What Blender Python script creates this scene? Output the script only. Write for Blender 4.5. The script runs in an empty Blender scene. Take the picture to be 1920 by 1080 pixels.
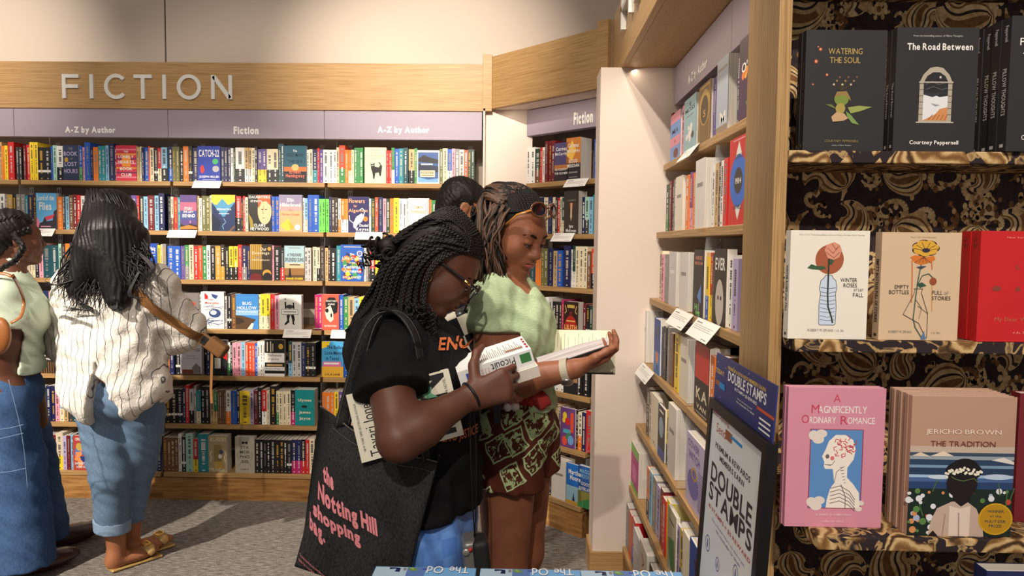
import bpy, math, random
import numpy as np
from mathutils import Vector, Matrix
sc = bpy.context.scene
col = sc.collection
R_ = math.radians

# ------------------------------------------------------------------ camera
CZ, FPX = 1.47, 1350.0
_psi, _th, _rho = R_(1.06), math.atan(81 / 1350), 0.011
_f0 = Vector((-math.sin(_psi), math.cos(_psi), 0)); _r0 = Vector((math.cos(_psi), math.sin(_psi), 0))
CF = _f0 * math.cos(_th) - Vector((0, 0, 1)) * math.sin(_th)
_u0 = _r0.cross(CF)
CU = _u0 * math.cos(_rho) - _r0 * math.sin(_rho)
CR = _r0 * math.cos(_rho) + _u0 * math.sin(_rho)
CAM = Vector((0, 0, CZ))
cd = bpy.data.cameras.new('camera'); cd.sensor_width = 36; cd.lens = FPX / 1920 * 36; cd.clip_start = .05
cam = bpy.data.objects.new('camera', cd); col.objects.link(cam)
cam.matrix_world = Matrix(((CR.x, CU.x, -CF.x, 0), (CR.y, CU.y, -CF.y, 0), (CR.z, CU.z, -CF.z, CZ), (0, 0, 0, 1)))
sc.camera = cam

def ray(px, py): return CF * FPX + CR * (px - 960) + CU * (540 - py)
def at(px, py, Y):
    d = ray(px, py); return CAM + d * (Y / d.y)
def atp(px, py, o, n):
    d = ray(px, py); n = Vector(n); return CAM + d * ((Vector(o) - CAM).dot(n) / d.dot(n))

# ------------------------------------------------------------------ light and exposure
sc.view_settings.view_transform = 'Standard'; sc.view_settings.look = 'None'
sc.view_settings.gamma = 1; sc.view_settings.use_curve_mapping = False
sc.view_settings.exposure = 0.0
w = bpy.data.worlds.new('world'); sc.world = w; w.use_nodes = True
w.node_tree.nodes['Background'].inputs[0].default_value = (1, .93, .86, 1)
w.node_tree.nodes['Background'].inputs[1].default_value = .36
def spot(loc, tgt, e, ang, blend=.5, r=.035, c=(1, .89, .76)):
    l = bpy.data.lights.new('track_spot', 'SPOT'); l.energy = e; l.spot_size = R_(ang); l.spot_blend = blend
    l.shadow_soft_size = r; l.color = c
    o = bpy.data.objects.new('track_spot', l); col.objects.link(o); o.location = loc
    o.rotation_euler = (Vector(tgt) - Vector(loc)).to_track_quat('-Z', 'Y').to_euler()
SPOTS = [((-3.3, .9, 3.5), (-3.45, 4.4, 2.45), 640, 34, 1), ((-.5, .9, 3.5), (-.60, 4.4, 2.42), 760, 34, 1),
         ((-3.2, .2, 3.4), (-1.6, 3.7, .4), 1250, 44), ((-1.2, .2, 3.4), (-1.5, 4.2, 1.5), 230, 44), ((-.1, .6, 3.4), (.0, 3.9, 1.5), 110, 40),
         ((-.3, -1.5, 3.6), (.15, 2.6, 1.0), 300, 40), ((-.6, 1.3, 3.5), (.62, 2.5, 1.3), 190, 55),
         ((.15, -1.2, 3.1), (.85, 1.3, 1.25), 95, 34), ((-1.5, -.6, 3.7), (-.5, 1.9, .9), 110, 40)]
def led(loc, tgt, L_, e):
    l = bpy.data.lights.new('led_strip', 'AREA'); l.shape = 'RECTANGLE'; l.size = L_; l.size_y = .02; l.energy = e; l.color = (1, .84, .66)
    o = bpy.data.objects.new('led_strip', l); col.objects.link(o); d = (Vector(tgt) - Vector(loc)).normalized(); ux = Vector((tgt[1] - loc[1], loc[0] - tgt[0], 0)).normalized()
    y = d.cross(ux); o.matrix_world = Matrix(((ux.x, -y.x, -d.x, loc[0]), (ux.y, -y.y, -d.y, loc[1]), (ux.z, -y.z, -d.z, loc[2]), (0, 0, 0, 1)))
led((.45, 2.3, 2.215), (.75, 2.3, 1.2), 1.7, 1.3); led((.13, 3.80, 2.215), (.32, 3.99, 1.2), .7, .45)
for s in SPOTS: spot(*s)

# ------------------------------------------------------------------ materials
def lin(c): return tuple(((v / 255) / 12.92 if v / 255 <= .04045 else ((v / 255 + .055) / 1.055) ** 2.4) for v in c) + (1,)
_M = {}
def mat(name, c=(200, 200, 200), rough=.6, spec=.35, metal=0, coat=0, alpha=None, trans=0):
    if name in _M: return _M[name]
    m = bpy.data.materials.new(name); m.use_nodes = True
    b = m.node_tree.nodes['Principled BSDF']
    b.inputs['Base Color'].default_value = lin(c); b.inputs['Roughness'].default_value = rough
    b.inputs['Specular IOR Level'].default_value = spec; b.inputs['Metallic'].default_value = metal
    b.inputs['Coat Weight'].default_value = coat; b.inputs['Transmission Weight'].default_value = trans
    _M[name] = m; return m
class NT:
    def __init__(s, m):
        s.t = m.node_tree; s.b = s.t.nodes['Principled BSDF']; s.m = m
        s.tc = s.t.nodes.new('ShaderNodeTexCoord')
    def n(s, typ, **kw):
        x = s.t.nodes.new('ShaderNode' + typ)
        for k, v in kw.items():
            if hasattr(x, k): setattr(x, k, v)
            else: x.inputs[k.replace('_', ' ')].default_value = v
        return x
    def l(s, a, b): s.t.links.new(a, b)
    def map(s, scale=(1, 1, 1), rot=(0, 0, 0), src='Object'):
        m = s.n('Mapping'); m.inputs['Scale'].default_value = scale; m.inputs['Rotation'].default_value = rot
        s.l(s.tc.outputs[src], m.inputs[0]); return m.outputs[0]
    def noise(s, vec, scale=5, detail=3, rough=.5, dist=0):
        x = s.n('TexNoise'); x.inputs['Scale'].default_value = scale; x.inputs['Detail'].default_value = detail
        x.inputs['Roughness'].default_value = rough; x.inputs['Distortion'].default_value = dist
        s.l(vec, x.inputs['Vector']); return x
    def ramp(s, fac, stops, interp='LINEAR'):
        r = s.n('ValToRGB'); r.color_ramp.interpolation = interp; e = r.color_ramp.elements
        while len(e) < len(stops): e.new(.5)
        for i, (p, c) in enumerate(stops): e[i].position = p; e[i].color = lin(c)
        s.l(fac, r.inputs[0]); return r.outputs[0]
    def math(s, op, a, b=None):
        x = s.n('Math', operation=op)
        for i, v in enumerate((a, b)):
            if v is None: continue
            if isinstance(v, (int, float)): x.inputs[i].default_value = v
            else: s.l(v, x.inputs[i])
        return x.outputs[0]
    def mix(s, fac, a, b):
        x = s.n('Mix', data_type='RGBA')
        for i, v in ((0, fac), (6, a), (7, b)):
            if isinstance(v, (int, float)): x.inputs[i].default_value = v
            elif isinstance(v, tuple): x.inputs[i].default_value = lin(v)
            else: s.l(v, x.inputs[i])
        return x.outputs[2]
    def col(s, o): s.l(o, s.b.inputs['Base Color'])
    def bump(s, h, strength=.3, dist=.002):
        x = s.n('Bump'); x.inputs['Strength'].default_value = strength; x.inputs['Distance'].default_value = dist
        s.l(h, x.inputs['Height']); s.l(x.outputs[0], s.b.inputs['Normal'])

def wood(name, scale, base=((182, 142, 88), (205, 165, 108), (150, 112, 64)), rough=.45):
    m = mat(name, rough=rough, spec=.3); n = NT(m)
    v = n.map(scale)
    a = n.noise(v, 1, 4, .6, .6); b = n.noise(n.map(tuple(q * 4 for q in scale)), 1, 3, .6)
    c = n.ramp(a.outputs[0], [(.3, base[0]), (.55, base[1]), (.75, base[2])])
    d = n.ramp(b.outputs[0], [(.35, (150, 120, 84)), (.6, (255, 255, 255))])
    x = n.n('Mix', data_type='RGBA', blend_type='MULTIPLY'); x.inputs[0].default_value = .55
    n.l(c, x.inputs[6]); n.l(d, x.inputs[7]); n.col(x.outputs[2])
    n.bump(b.outputs[0], .12, .001); return m
W_X = wood('oak_grain_along', (1.3, 110, 110), ((178, 140, 90), (196, 158, 106), (160, 122, 76)))
W_Z = wood('oak_grain_upright', (110, 110, 1.5), ((178, 142, 94), (194, 158, 108), (162, 126, 80)))
W_B = wood('oak_plinth_cathedral', (1.6, 14, 14), ((158, 112, 62), (184, 136, 80), (128, 86, 46)))
WALL = mat('greige_paint', (214, 198, 182), .85, .15)
WHITE = mat('warm_white_panel', (224, 208, 195), .7, .2)
BACK = mat('shelf_back_grey', (150, 138, 124), .7, .2)
LILAC = mat('lilac_header', (164, 151, 164), .5, .3)
STEEL = mat('slotted_steel', (190, 184, 176), .4, .5, .6)
DARK = mat('dark_slot', (36, 32, 30), .8)
CARD = mat('white_card', (246, 243, 236), .6)
INK = mat('ink_black', (34, 32, 34), .6)
GINK = mat('ink_grey', (140, 136, 134), .6)
LETTER = mat('white_lettering', (250, 248, 244), .5)
METAL_L = mat('brushed_letter', (222, 219, 212), .45, .5)
PAGE = mat('page_white', (232, 226, 214), .85, .1)
_n = NT(PAGE); _v = _n.noise(_n.map((3, 260, 3)), 1, 2); _n.col(_n.ramp(_v.outputs[0], [(.3, (205, 196, 182)), (.7, (240, 235, 226))]))
BLACKP = mat('black_plastic', (22, 22, 24), .4)
ACR = mat('clear_acrylic', (240, 245, 245), .08, .5); ACR.node_tree.nodes['Principled BSDF'].inputs['Alpha'].default_value = .10

CARPET = mat('carpet_loop', rough=.95, spec=.05); _n = NT(CARPET)
_a = _n.noise(_n.map((22, 190, 1)), 1, 4, .7); _b = _n.noise(_n.map((260, 420, 1)), 1, 2, .6)
_c = _n.ramp(_a.outputs[0], [(.30, (84, 77, 72)), (.48, (140, 133, 126)), (.62, (196, 189, 182)), (.75, (116, 108, 102))])
_d = _n.ramp(_b.outputs[0], [(.35, (120, 115, 110)), (.65, (255, 255, 255))])
_x = _n.n('Mix', data_type='RGBA', blend_type='MULTIPLY'); _x.inputs[0].default_value = .8
_n.l(_c, _x.inputs[6]); _n.l(_d, _x.inputs[7]); _n.col(_x.outputs[2]); _n.bump(_b.outputs[0], .6, .004)

def paisley():
    m = mat('paisley_fabric', rough=.8, spec=.15); n = NT(m)
    v = n.map((1, 1, 1), src='Object')
    w1 = n.noise(v, 9, 1.5, .5)
    sub = n.n('VectorMath', operation='SUBTRACT'); n.l(w1.outputs['Color'], sub.inputs[0]); sub.inputs[1].default_value = (.5, .5, .5)
    sc1 = n.n('VectorMath', operation='SCALE'); n.l(sub.outputs[0], sc1.inputs[0]); sc1.inputs['Scale'].default_value = .17
    ad = n.n('VectorMath', operation='ADD'); n.l(v, ad.inputs[0]); n.l(sc1.outputs[0], ad.inputs[1])
    mp = n.n('Mapping'); mp.inputs['Rotation'].default_value = (0, .6, 0); mp.inputs['Scale'].default_value = (1.35, 1, .8); n.l(ad.outputs[0], mp.inputs[0])
    vo = n.n('TexVoronoi', feature='F1'); vo.inputs['Scale'].default_value = 9.5; n.l(mp.outputs[0], vo.inputs['Vector'])
    ve = n.n('TexVoronoi', feature='DISTANCE_TO_EDGE'); ve.inputs['Scale'].default_value = 9.5; n.l(mp.outputs[0], ve.inputs['Vector'])
    fine = n.noise(v, 70, 2, .6)
    d = n.math('ADD', vo.outputs['Distance'], n.math('MULTIPLY', fine.outputs[0], .10))
    rg = n.math('SINE', n.math('MULTIPLY', d, 21))
    ring = n.ramp(n.math('ADD', n.math('MULTIPLY', rg, .5), .5), [(.0, (66, 48, 36)), (.12, (128, 96, 60)), (.26, (196, 164, 116)), (.62, (206, 176, 128)), (.86, (160, 122, 76)), (1, (120, 86, 52))])
    bg = n.ramp(n.noise(v, 26, 2, .5, 1.5).outputs[0], [(.0, (46, 38, 42)), (.52, (50, 41, 44)), (.56, (186, 152, 104)), (.65, (50, 41, 44))])
    edge = n.math('ADD', ve.outputs['Distance'], n.math('MULTIPLY', n.math('SUBTRACT', w1.outputs[0], .5), .45))
    mk = n.math('GREATER_THAN', edge, .10)
    n.col(n.mix(mk, bg, ring)); return m
PAIS = paisley()
def cloth_p(name, c, c2):
    m = mat(name, c, .85, .12); n = NT(m); a = n.noise(n.map((90, 90, 90)), 1, 3, .7); n.col(n.ramp(a.outputs[0], [(.36, c2), (.62, c)])); return m

# ------------------------------------------------------------------ glyphs (built-in font only)
_G = {}
def glyph(ch, bold):
    k = (ch, bold)
    if k not in _G:
        cu = bpy.data.curves.new('g', 'FONT'); cu.body = ch; cu.size = 1; cu.offset = (0, .022, .05)[int(bold)]; cu.resolution_u = 3
        ob = bpy.data.objects.new('g', cu)
        me = ob.to_mesh()
        vs = [tuple(v.co[:2]) for v in me.vertices]; fs = [tuple(p.vertices) for p in me.polygons]
        ob.to_mesh_clear(); bpy.data.objects.remove(ob); bpy.data.curves.remove(cu)
        if vs:
            x0 = min(v[0] for v in vs); x1 = max(v[0] for v in vs)
            vs = [(x - x0, y) for x, y in vs]
        else: x0, x1 = 0, .28
        _G[k] = (vs, fs, x1 - x0)
    return _G[k]
def text2d(s, bold=False, space=.085):
    V, Fc, x = [], [], 0
    for ch in s:
        if ch == ' ': x += .26; continue
        vs, fs, wd = glyph(ch, bold); b = len(V)
        V += [(vx + x, vy) for vx, vy in vs]; Fc += [tuple(i + b for i in f) for f in fs]; x += wd + space
    return V, Fc

# ------------------------------------------------------------------ mesh builder
class MB:
    def __init__(s): s.v = []; s.f = []; s.m = []; s.ms = []
    def mi(s, m):
        if m not in s.ms: s.ms.append(m)
        return s.ms.index(m)
    def add(s, vs, fs, m):
        b = len(s.v); k = s.mi(m); s.v += [tuple(v) for v in vs]
        for f in fs: s.f.append(tuple(i + b for i in f)); s.m.append(k)
    def box(s, x0, x1, y0, y1, z0, z1, m, M=None):
        vs = [(x0, y0, z0), (x1, y0, z0), (x1, y1, z0), (x0, y1, z0), (x0, y0, z1), (x1, y0, z1), (x1, y1, z1), (x0, y1, z1)]
        if M is not None: vs = [tuple(M @ Vector(v)) for v in vs]
        s.add(vs, [(0, 3, 2, 1), (4, 5, 6, 7), (0, 1, 5, 4), (1, 2, 6, 5), (2, 3, 7, 6), (3, 0, 4, 7)], m)
    def prism(s, pts, a, b, m, axis='z'):
        n = len(pts)
        def p(q, h): return (q[0], q[1], h) if axis == 'z' else ((q[0], h, q[1]) if axis == 'y' else (h, q[0], q[1]))
        s.add([p(q, a) for q in pts] + [p(q, b) for q in pts],
              [tuple(range(n))[::-1], tuple(range(n, 2 * n))] + [(i, (i + 1) % n, n + (i + 1) % n, n + i) for i in range(n)], m)
    def tube(s, pts, r, m, n=8, cap=True, flat=1.0):
        pts = [Vector(p) for p in pts]; N = len(pts)
        rs = r if isinstance(r, (list, tuple)) else [r] * N
        vs = []; up = None
        for i, p in enumerate(pts):
            t = (pts[min(i + 1, N - 1)] - pts[max(i - 1, 0)])
            t = t.normalized() if t.length > 1e-9 else Vector((0, 0, 1))
            if up is None: up = t.orthogonal().normalized()
            up = (up - t * up.dot(t)); up = up.normalized() if up.length > 1e-6 else t.orthogonal().normalized()
            sd = t.cross(up)
            for j in range(n):
                a = 2 * math.pi * j / n; vs.append(p + up * (math.cos(a) * rs[i]) + sd * (math.sin(a) * rs[i] * flat))
        fs = [(i * n + j, i * n + (j + 1) % n, (i + 1) * n + (j + 1) % n, (i + 1) * n + j) for i in range(N - 1) for j in range(n)]
        if cap: fs += [tuple(range(n))[::-1], tuple(range((N - 1) * n, N * n))]
        s.add(vs, fs, m)
    def ribbon(s, pts, width, thick, m, side):
        """strip of given width along pts; side = width direction(s)"""
        pts = [Vector(p) for p in pts]; N = len(pts); vs = []
        for i, p in enumerate(pts):
            t = (pts[min(i + 1, N - 1)] - pts[max(i - 1, 0)]).normalized()
            sd = Vector(side[i] if isinstance(side, list) else side); sd = (sd - t * sd.dot(t)).normalized(); nn = t.cross(sd)
            for a, b in ((-1, -1), (1, -1), (1, 1), (-1, 1)): vs.append(p + sd * (a * width / 2) + nn * (b * thick / 2))
        fs = [(i * 4 + j, i * 4 + (j + 1) % 4, i * 4 + 4 + (j + 1) % 4, i * 4 + 4 + j) for i in range(N - 1) for j in range(4)]
        fs += [(3, 2, 1, 0), tuple(range(4 * N - 4, 4 * N))]
        s.add(vs, fs, m)
    def ball(s, c, r, m, nu=14, nv=9, M=None):
        r = r if isinstance(r, (tuple, list)) else (r, r, r); vs = []
        for i in range(nv + 1):
            a = math.pi * i / nv
            for j in range(nu):
                b = 2 * math.pi * j / nu
                q = Vector((r[0] * math.sin(a) * math.cos(b), r[1] * math.sin(a) * math.sin(b), r[2] * math.cos(a)))
                if M is not None: q = M @ q
                vs.append(Vector(c) + q)
        s.add(vs, [(i * nu + j, (i + 1) * nu + j, (i + 1) * nu + (j + 1) % nu, i * nu + (j + 1) % nu) for i in range(nv) for j in range(nu)], m)
    # flat print in the local x-z plane at depth y, facing -y
    def poly(s, pts, y, m):
        n = len(pts); a = sum(pts[i][0] * pts[(i + 1) % n][1] - pts[(i + 1) % n][0] * pts[i][1] for i in range(n))
        if a < 0: pts = pts[::-1]
        s.add([(p[0], y, p[1]) for p in pts], [tuple(range(n))], m)
    def ell(s, cx, cz, rx, rz, y, m, n=24): s.poly([(cx + rx * math.cos(2 * math.pi * i / n), cz + rz * math.sin(2 * math.pi * i / n)) for i in range(n)], y, m)
    def line(s, pts, wd, y, m):
        for (a, b), (c, d) in zip(pts, pts[1:]):
            L = math.hypot(c - a, d - b) or 1e-6; nx, nz = -(d - b) / L * wd / 2, (c - a) / L * wd / 2
            s.poly([(a + nx, b + nz), (a - nx, b - nz), (c - nx, d - nz), (c + nx, d + nz)], y, m)
    def text(s, t, x0, x1, z0, z1, y, m, bold=False, rot=0, ext=0):
        """text scaled to exactly fill the box (rot quarter turns clockwise)"""
        V, Fc = text2d(t, bold)
        if not V: return
        a = min(v[0] for v in V); b = max(v[0] for v in V); c = min(v[1] for v in V); d = max(v[1] for v in V)
        W, H = max(b - a, 1e-6), max(d - c, 1e-6); out = []
        for u, v in V:
            u = (u - a) / W; v = (v - c) / H
            if rot == 1: u, v = v, 1 - u
            if rot == 2: u, v = 1 - u, 1 - v
            if rot == 3: u, v = 1 - v, u
            out.append((x0 + u * (x1 - x0), y, z0 + v * (z1 - z0)))
        if not ext: s.add(out, Fc, m); return
        n = len(out); back = [(p[0], p[1] + ext, p[2]) for p in out]; cnt = {}
        for f in Fc:
            for i in range(len(f)):
                e = (f[i], f[(i + 1) % len(f)]); cnt[e] = 1
        side = [(e[1], e[0], e[0] + n, e[1] + n) for e in cnt if (e[1], e[0]) not in cnt]
        s.add(out + back, Fc + [tuple(i + n for i in f)[::-1] for f in Fc] + side, m)
    def build(s, name, parent=None, loc=(0, 0, 0), rz=0, smooth=False, M=None):
        me = bpy.data.meshes.new(name); me.from_pydata(s.v, [], s.f)
        for m in s.ms: me.materials.append(m)
        me.polygons.foreach_set('material_index', s.m)
        if smooth: me.polygons.foreach_set('use_smooth', [True] * len(s.f))
        me.update()
        o = bpy.data.objects.new(name, me); col.objects.link(o)
        o.location = loc; o.rotation_euler = (0, 0, rz)
        if M is not None: o.matrix_world = M
        if parent is not None: o.parent = parent
        return o
def bevel(o, wd=.003, seg=2):
    b = o.modifiers.new('bevel', 'BEVEL'); b.width = wd; b.segments = seg; b.limit_method = 'ANGLE'; return o
def tag(o, label=None, cat=None, group=None, kind=None):
    if label: o['label'] = label
    if cat: o['category'] = cat
    if group: o['group'] = group
    if kind: o['kind'] = kind
    return o
def thing(name, label, cat, loc=(0, 0, 0), rz=0, group=None):
    o = bpy.data.objects.new(name, None); col.objects.link(o); o.location = loc; o.rotation_euler = (0, 0, rz)
    o.empty_display_size = .05
    return tag(o, label, cat, group)
def struct(name, mb, **k): return tag(mb.build(name, **k), kind='structure')
def local(o, pts):
    """world points to the local frame of an empty placed with location and z turn"""
    M = Matrix.Translation(o.location) @ Matrix.Rotation(o.rotation_euler[2], 4, 'Z'); I = M.inverted()
    return [I @ Vector(p) for p in pts]
# ------------------------------------------------------------------ room shell
ZS = [1.815, 1.53, 1.25, .97, .704, .43, .158]      # shelf tops, top to bottom
ZSOF = 2.225                                        # underside of the wooden fascia
b = MB(); b.box(-6, 2.2, -2.5, 4.6, -.1, 0, CARPET); struct('floor', b)
b = MB(); b.box(-6, -2.222, 4.44, 4.6, 0, 4.2, WALL); b.box(-2.212, 2.2, 4.44, 4.6, 0, 4.2, WALL); b.box(-2.222, -2.212, 4.455, 4.6, 0, 4.2, DARK); struct('wall_back', b)
b = MB(); b.box(1.0, 1.15, 1.5, 4.44, 0, 4.2, WALL); struct('wall_right', b)
b = MB(); b.box(-.24, .03, 4.09, 4.2, .1, ZSOF, WHITE); b.box(-.245, -.235, 4.05, 4.4, .1, ZSOF, WHITE); struct('wall_corner_filler', b)
b = MB(); b.box(.31, .98, 3.11, 3.29, .124, ZSOF, WHITE); struct('wall_column', b)
b = MB(); b.box(.298, .98, 3.097, 3.3, 0, .124, W_X); struct('baseboard_column', b)

# wooden fascias with their lettering
def fascia(name, label, L, loc, rz, h=.275, t=.025):
    r = thing(name, label, 'fascia', loc, rz)
    b = MB(); b.box(0, L, 0, t, 0, h, W_X); o = bevel(b.build('fascia_board', r), .002); return r
FB = fascia('wooden_fascia', 'long oak fascia board with raised letters over the back wall bookcases', 3.6, (-3.83, 4.11, 2.22), 0, .262)
for ch, a, c in (('F', 115, 147.5), ('I', 167, 174), ('C', 194, 234), ('T', 249.5, 284.5), ('I', 303.5, 311), ('O', 330.5, 376.5), ('N', 395, 435)):
    p = at(a, 139.5, 4.095); q = at(c, 185.5, 4.095); z1 = at(270, 139.5, 4.095).z - 2.22; z0 = at(270, 185, 4.095).z - 2.22
    b = MB(); wd = q.x - p.x; x = p.x + 3.83; H = z1 - z0; s_ = .0205; y = -.013
    def bar(x0, zz0, x1, zz1, w_=s_): 
        L = math.hypot(x1 - x0, zz1 - zz0); nx, nz = -(zz1 - zz0) / L * w_ / 2, (x1 - x0) / L * w_ / 2
        b.prism([(x0 + nx, zz0 + nz), (x0 - nx, zz0 - nz), (x1 - nx, zz1 - nz), (x1 + nx, zz1 + nz)], y, 0, METAL_L, 'y')
    def arc(a0, a1, cx, cz, rx, rz, n=40):
        P = [(cx + (rx) * math.cos(R_(a0 + (a1 - a0) * i / n)), cz + rz * math.sin(R_(a0 + (a1 - a0) * i / n))) for i in range(n + 1)]
        Q = [(cx + (rx - s_) * math.cos(R_(a0 + (a1 - a0) * i / n)), cz + (rz - s_) * math.sin(R_(a0 + (a1 - a0) * i / n))) for i in range(n + 1)]
        for i in range(n): b.prism([P[i], P[i + 1], Q[i + 1], Q[i]], y, 0, METAL_L, 'y')
    h2 = s_ / 2
    if ch == 'F': bar(x + h2, z0, x + h2, z1); bar(x + s_, z1 - h2, x + wd, z1 - h2); bar(x + s_, z0 + H * .5, x + wd * .95, z0 + H * .5)
    if ch == 'I': bar(x + wd / 2, z0, x + wd / 2, z1)
    if ch == 'T': bar(x + wd / 2, z0, x + wd / 2, z1 - s_); bar(x, z1 - h2, x + wd, z1 - h2)
    if ch == 'O': arc(0, 360, x + wd / 2, z0 + H / 2, wd / 2, H / 2 + .003, 48)
    if ch == 'C': arc(42, 318, x + wd * .57, z0 + H / 2, wd * .57, H / 2 + .003)
    if ch == 'N': bar(x + h2, z0, x + h2, z1); bar(x + wd - h2, z0, x + wd - h2, z1); bar(x + h2 + .004, z1 - .006, x + wd - h2 - .004, z0 + .006, .023)
    b.build('letter', FB)
FP = thing('fascia_corner_block', 'narrow oak corner block where the long fascia meets the angled one', 'fascia', (-.25, 4.05, 2.21))
b = MB(); b.box(0, .052, 0, .05, 0, .31, W_X); bevel(b.build('block', FP), .002)
_u = Vector((.7071, -.7071, 0)); _nn = Vector((.7071, .7071, 0)); AO = Vector((-.01, 4.08, 0))
p = AO + _u * -.135 + _nn * -.15
FA = fascia('wooden_fascia', 'plain angled oak fascia board bridging the inside corner', .80, (p.x, p.y, ZSOF), R_(-45), .285)
p = AO + _u * .655 + _nn * -.185
FC = thing('fascia_corner_block', 'oak corner block above the white column at the end of the angled fascia', 'fascia', (p.x, p.y, ZSOF - .005), R_(-45))
b = MB(); b.box(0, .07, 0, .03, 0, .31, W_X); bevel(b.build('block', FC), .002)
FR = fascia('wooden_fascia', 'oak fascia board running toward the camera above the right bookcase', 2.3, (.395, 3.45, ZSOF), R_(-90), .30)
b = MB()
def psz(px, py, X): # pixel on a plane x = X -> (distance along from y=3.45, height above soffit)
    p = atp(px, py, (X, 0, 0), (1, 0, 0)); return 3.45 - p.y, p.z - ZSOF
x0, z0 = psz(1170, 58, .39); x1, _z = psz(1186, 34, .39)
for a in (x0, x1 - .022): b.box(a, a + .022, -.02, 0, z0, z0 + .16, METAL_L)
b.box(x0, x1, -.02, 0, z0 + .07, z0 + .09, METAL_L); b.build('letter', FR)
b = MB(); s_ = .022; y = -.02; cx, rr = x1 + .13, .085
for i in range(40):
    a0, a1 = 2 * math.pi * i / 40, 2 * math.pi * (i + 1) / 40
    b.prism([(cx + rr * math.cos(a0), z0 + .08 + rr * math.sin(a0)), (cx + rr * math.cos(a1), z0 + .08 + rr * math.sin(a1)),
             (cx + (rr - s_) * math.cos(a1), z0 + .08 + (rr - s_) * math.sin(a1)), (cx + (rr - s_) * math.cos(a0), z0 + .08 + (rr - s_) * math.sin(a0))], y, 0, METAL_L, 'y')
b.build('letter', FR)
# soffits behind the fascias (underside is oak)
b = MB(); b.prism([(.42, 1.36), (.995, 1.36), (.995, 3.45), (.42, 3.45)], ZSOF, ZSOF + .03, W_Z); struct('trim_1', b)
q0 = AO + _u * -.12 + _nn * -.12; q1 = AO + _u * .64 + _nn * -.12
b = MB(); b.prism([(q0.x, q0.y), (q1.x, q1.y), (.41, 3.50), (.98, 3.5), (.98, 4.40), (-.2, 4.40)], ZSOF, ZSOF + .03, WHITE); struct('trim_2', b)

# ------------------------------------------------------------------ bookcases
ANG = {'back': (Vector((0, 4.15, 0)), 0.0, .028), 'angled': (AO, R_(-45), .028), 'right': (Vector((.58, 3.1, 0)), R_(-90), .0235)}
def U_axes(u): a = ANG[u][1]; return Vector((math.cos(a), math.sin(a), 0)), Vector((-math.sin(a), math.cos(a), 0))
def yf(u, i): return -ANG[u][2] * i
def px2s(u, px, py, y):
    """pixel -> distance along the unit on its vertical plane at local depth y (and height)"""
    o = ANG[u][0]; ux, un = U_axes(u); p = atp(px, py, o + un * y, un); return (p - o).dot(ux), p.z
def W3(u, x, y, z): o = ANG[u][0]; ux, un = U_axes(u); return o + ux * x + un * y + Vector((0, 0, z))

def bay(u, x0, x1, label, head=None, hy=-.03, zh=2.06, lip=True, nm='bookcase'):
    L = x1 - x0; r = thing(nm, label, 'bookcase', W3(u, x0, 0, 0), ANG[u][1], 'fitted bookcase bays')
    dep = .235
    b = MB(); b.box(0, L, dep, dep + .012, .1, ZSOF - .005, BACK); b.build('back_panel', r)
    for i, z in enumerate(ZS):
        f = yf(u, i); b = MB(); b.box(.008, L - .008, f, dep - .002, z - .026, z, W_X); bevel(b.build('shelf', r), .002)
    b = MB(); b.box(0, L, yf(u, 6) + .005, dep, 0, ZS[6] - .03, W_B); b.build('plinth', r)
    for k, xx in enumerate((.085, L - .085)):
        b = MB(); b.box(xx - .014, xx + .014, dep - .008, dep, .2, zh, STEEL)
        for q in range(38):
            zz = .25 + q * .047
            for dx in (-.006, .006): b.box(xx + dx - .002, xx + dx + .002, dep - .0088, dep - .0078, zz, zz + .022, DARK)
        b.build('slotted_upright', r)
    if head is not None:
        b = MB(); b.box(.0015, L - .0015, hy, hy + .012, zh, ZSOF - .004, LILAC); b.box(.0015, L - .0015, hy + .012, hy + .05, zh, zh + .006, LILAC)
        h = b.build('header_panel', r)
        txt, a, c, z0, z1 = head
        if txt:
            b = MB(); b.text(txt, a - x0, c - x0, z0, z1, hy - .0012, LETTER, 2); b.build('header_lettering', h)
    b = MB()
    for i in range(1, 7):
        f = yf(u, i); zt = ZS[i - 1] - .03; zb = ZS[i]
        b.prism([(f + .004, zb), (dep - .01, zb), (dep - .01, zt), (yf(u, i - 1) + .004, zt)], L - .0045, L - .0015, ACR, 'x')
    b.build('acrylic_divider', r)
    return r
def hd(u, txt, p0, p1, hy):
    a, z1 = px2s(u, *p0, hy); c, z0 = px2s(u, *p1, hy); return (txt, a, c, z0, z1)
BX = [px2s('back', q, 230, -.03)[0] for q in (26, 315, 608, 904)]
bay('back', BX[0] - .9, BX[0], 'bookcase bay at the far left edge, mostly hidden by woman in green tee', ('', 0, 0, 0, 0))
bay('back', BX[0], BX[1], 'bookcase bay with an A-Z by Author header, behind the long-haired woman', hd('back', 'A-Z by Author', (122, 237), (217, 253), -.03))
bay('back', BX[1], BX[2], 'bookcase bay with a Fiction header in the middle of the back wall', hd('back', 'Fiction', (438, 237), (485, 252), -.03))
bay('back', BX[2], BX[3], 'bookcase bay with an A-Z by Author header, behind the dark-haired man', hd('back', 'A-Z by Author', (708, 237), (805, 253), -.03))
bay('angled', .0, .60, 'angled corner bookcase bay with a Fiction header beside the white column', hd('angled', 'Fiction', (1076, 211.5), (1112, 229.5), .01), .01, 2.08)
RX = [px2s('right', 1341, 290, 0)[0]]
t = (px2s('right', 1291, 149, .04), px2s('right', 1327, 105, .04), px2s('right', 1327, 127, .04))
bay('right', 0, RX[0], 'far bay of the right bookcase with an A-Z by Author header', ('A-Z by Author', t[0][0], t[1][0], t[2][1] - .004, t[1][1]), .04, 2.065)
bay('right', RX[0], 1.735, 'near bay of the right bookcase behind the poster stand', ('', 0, 0, 0, 0), .04, 2.065)
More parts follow.
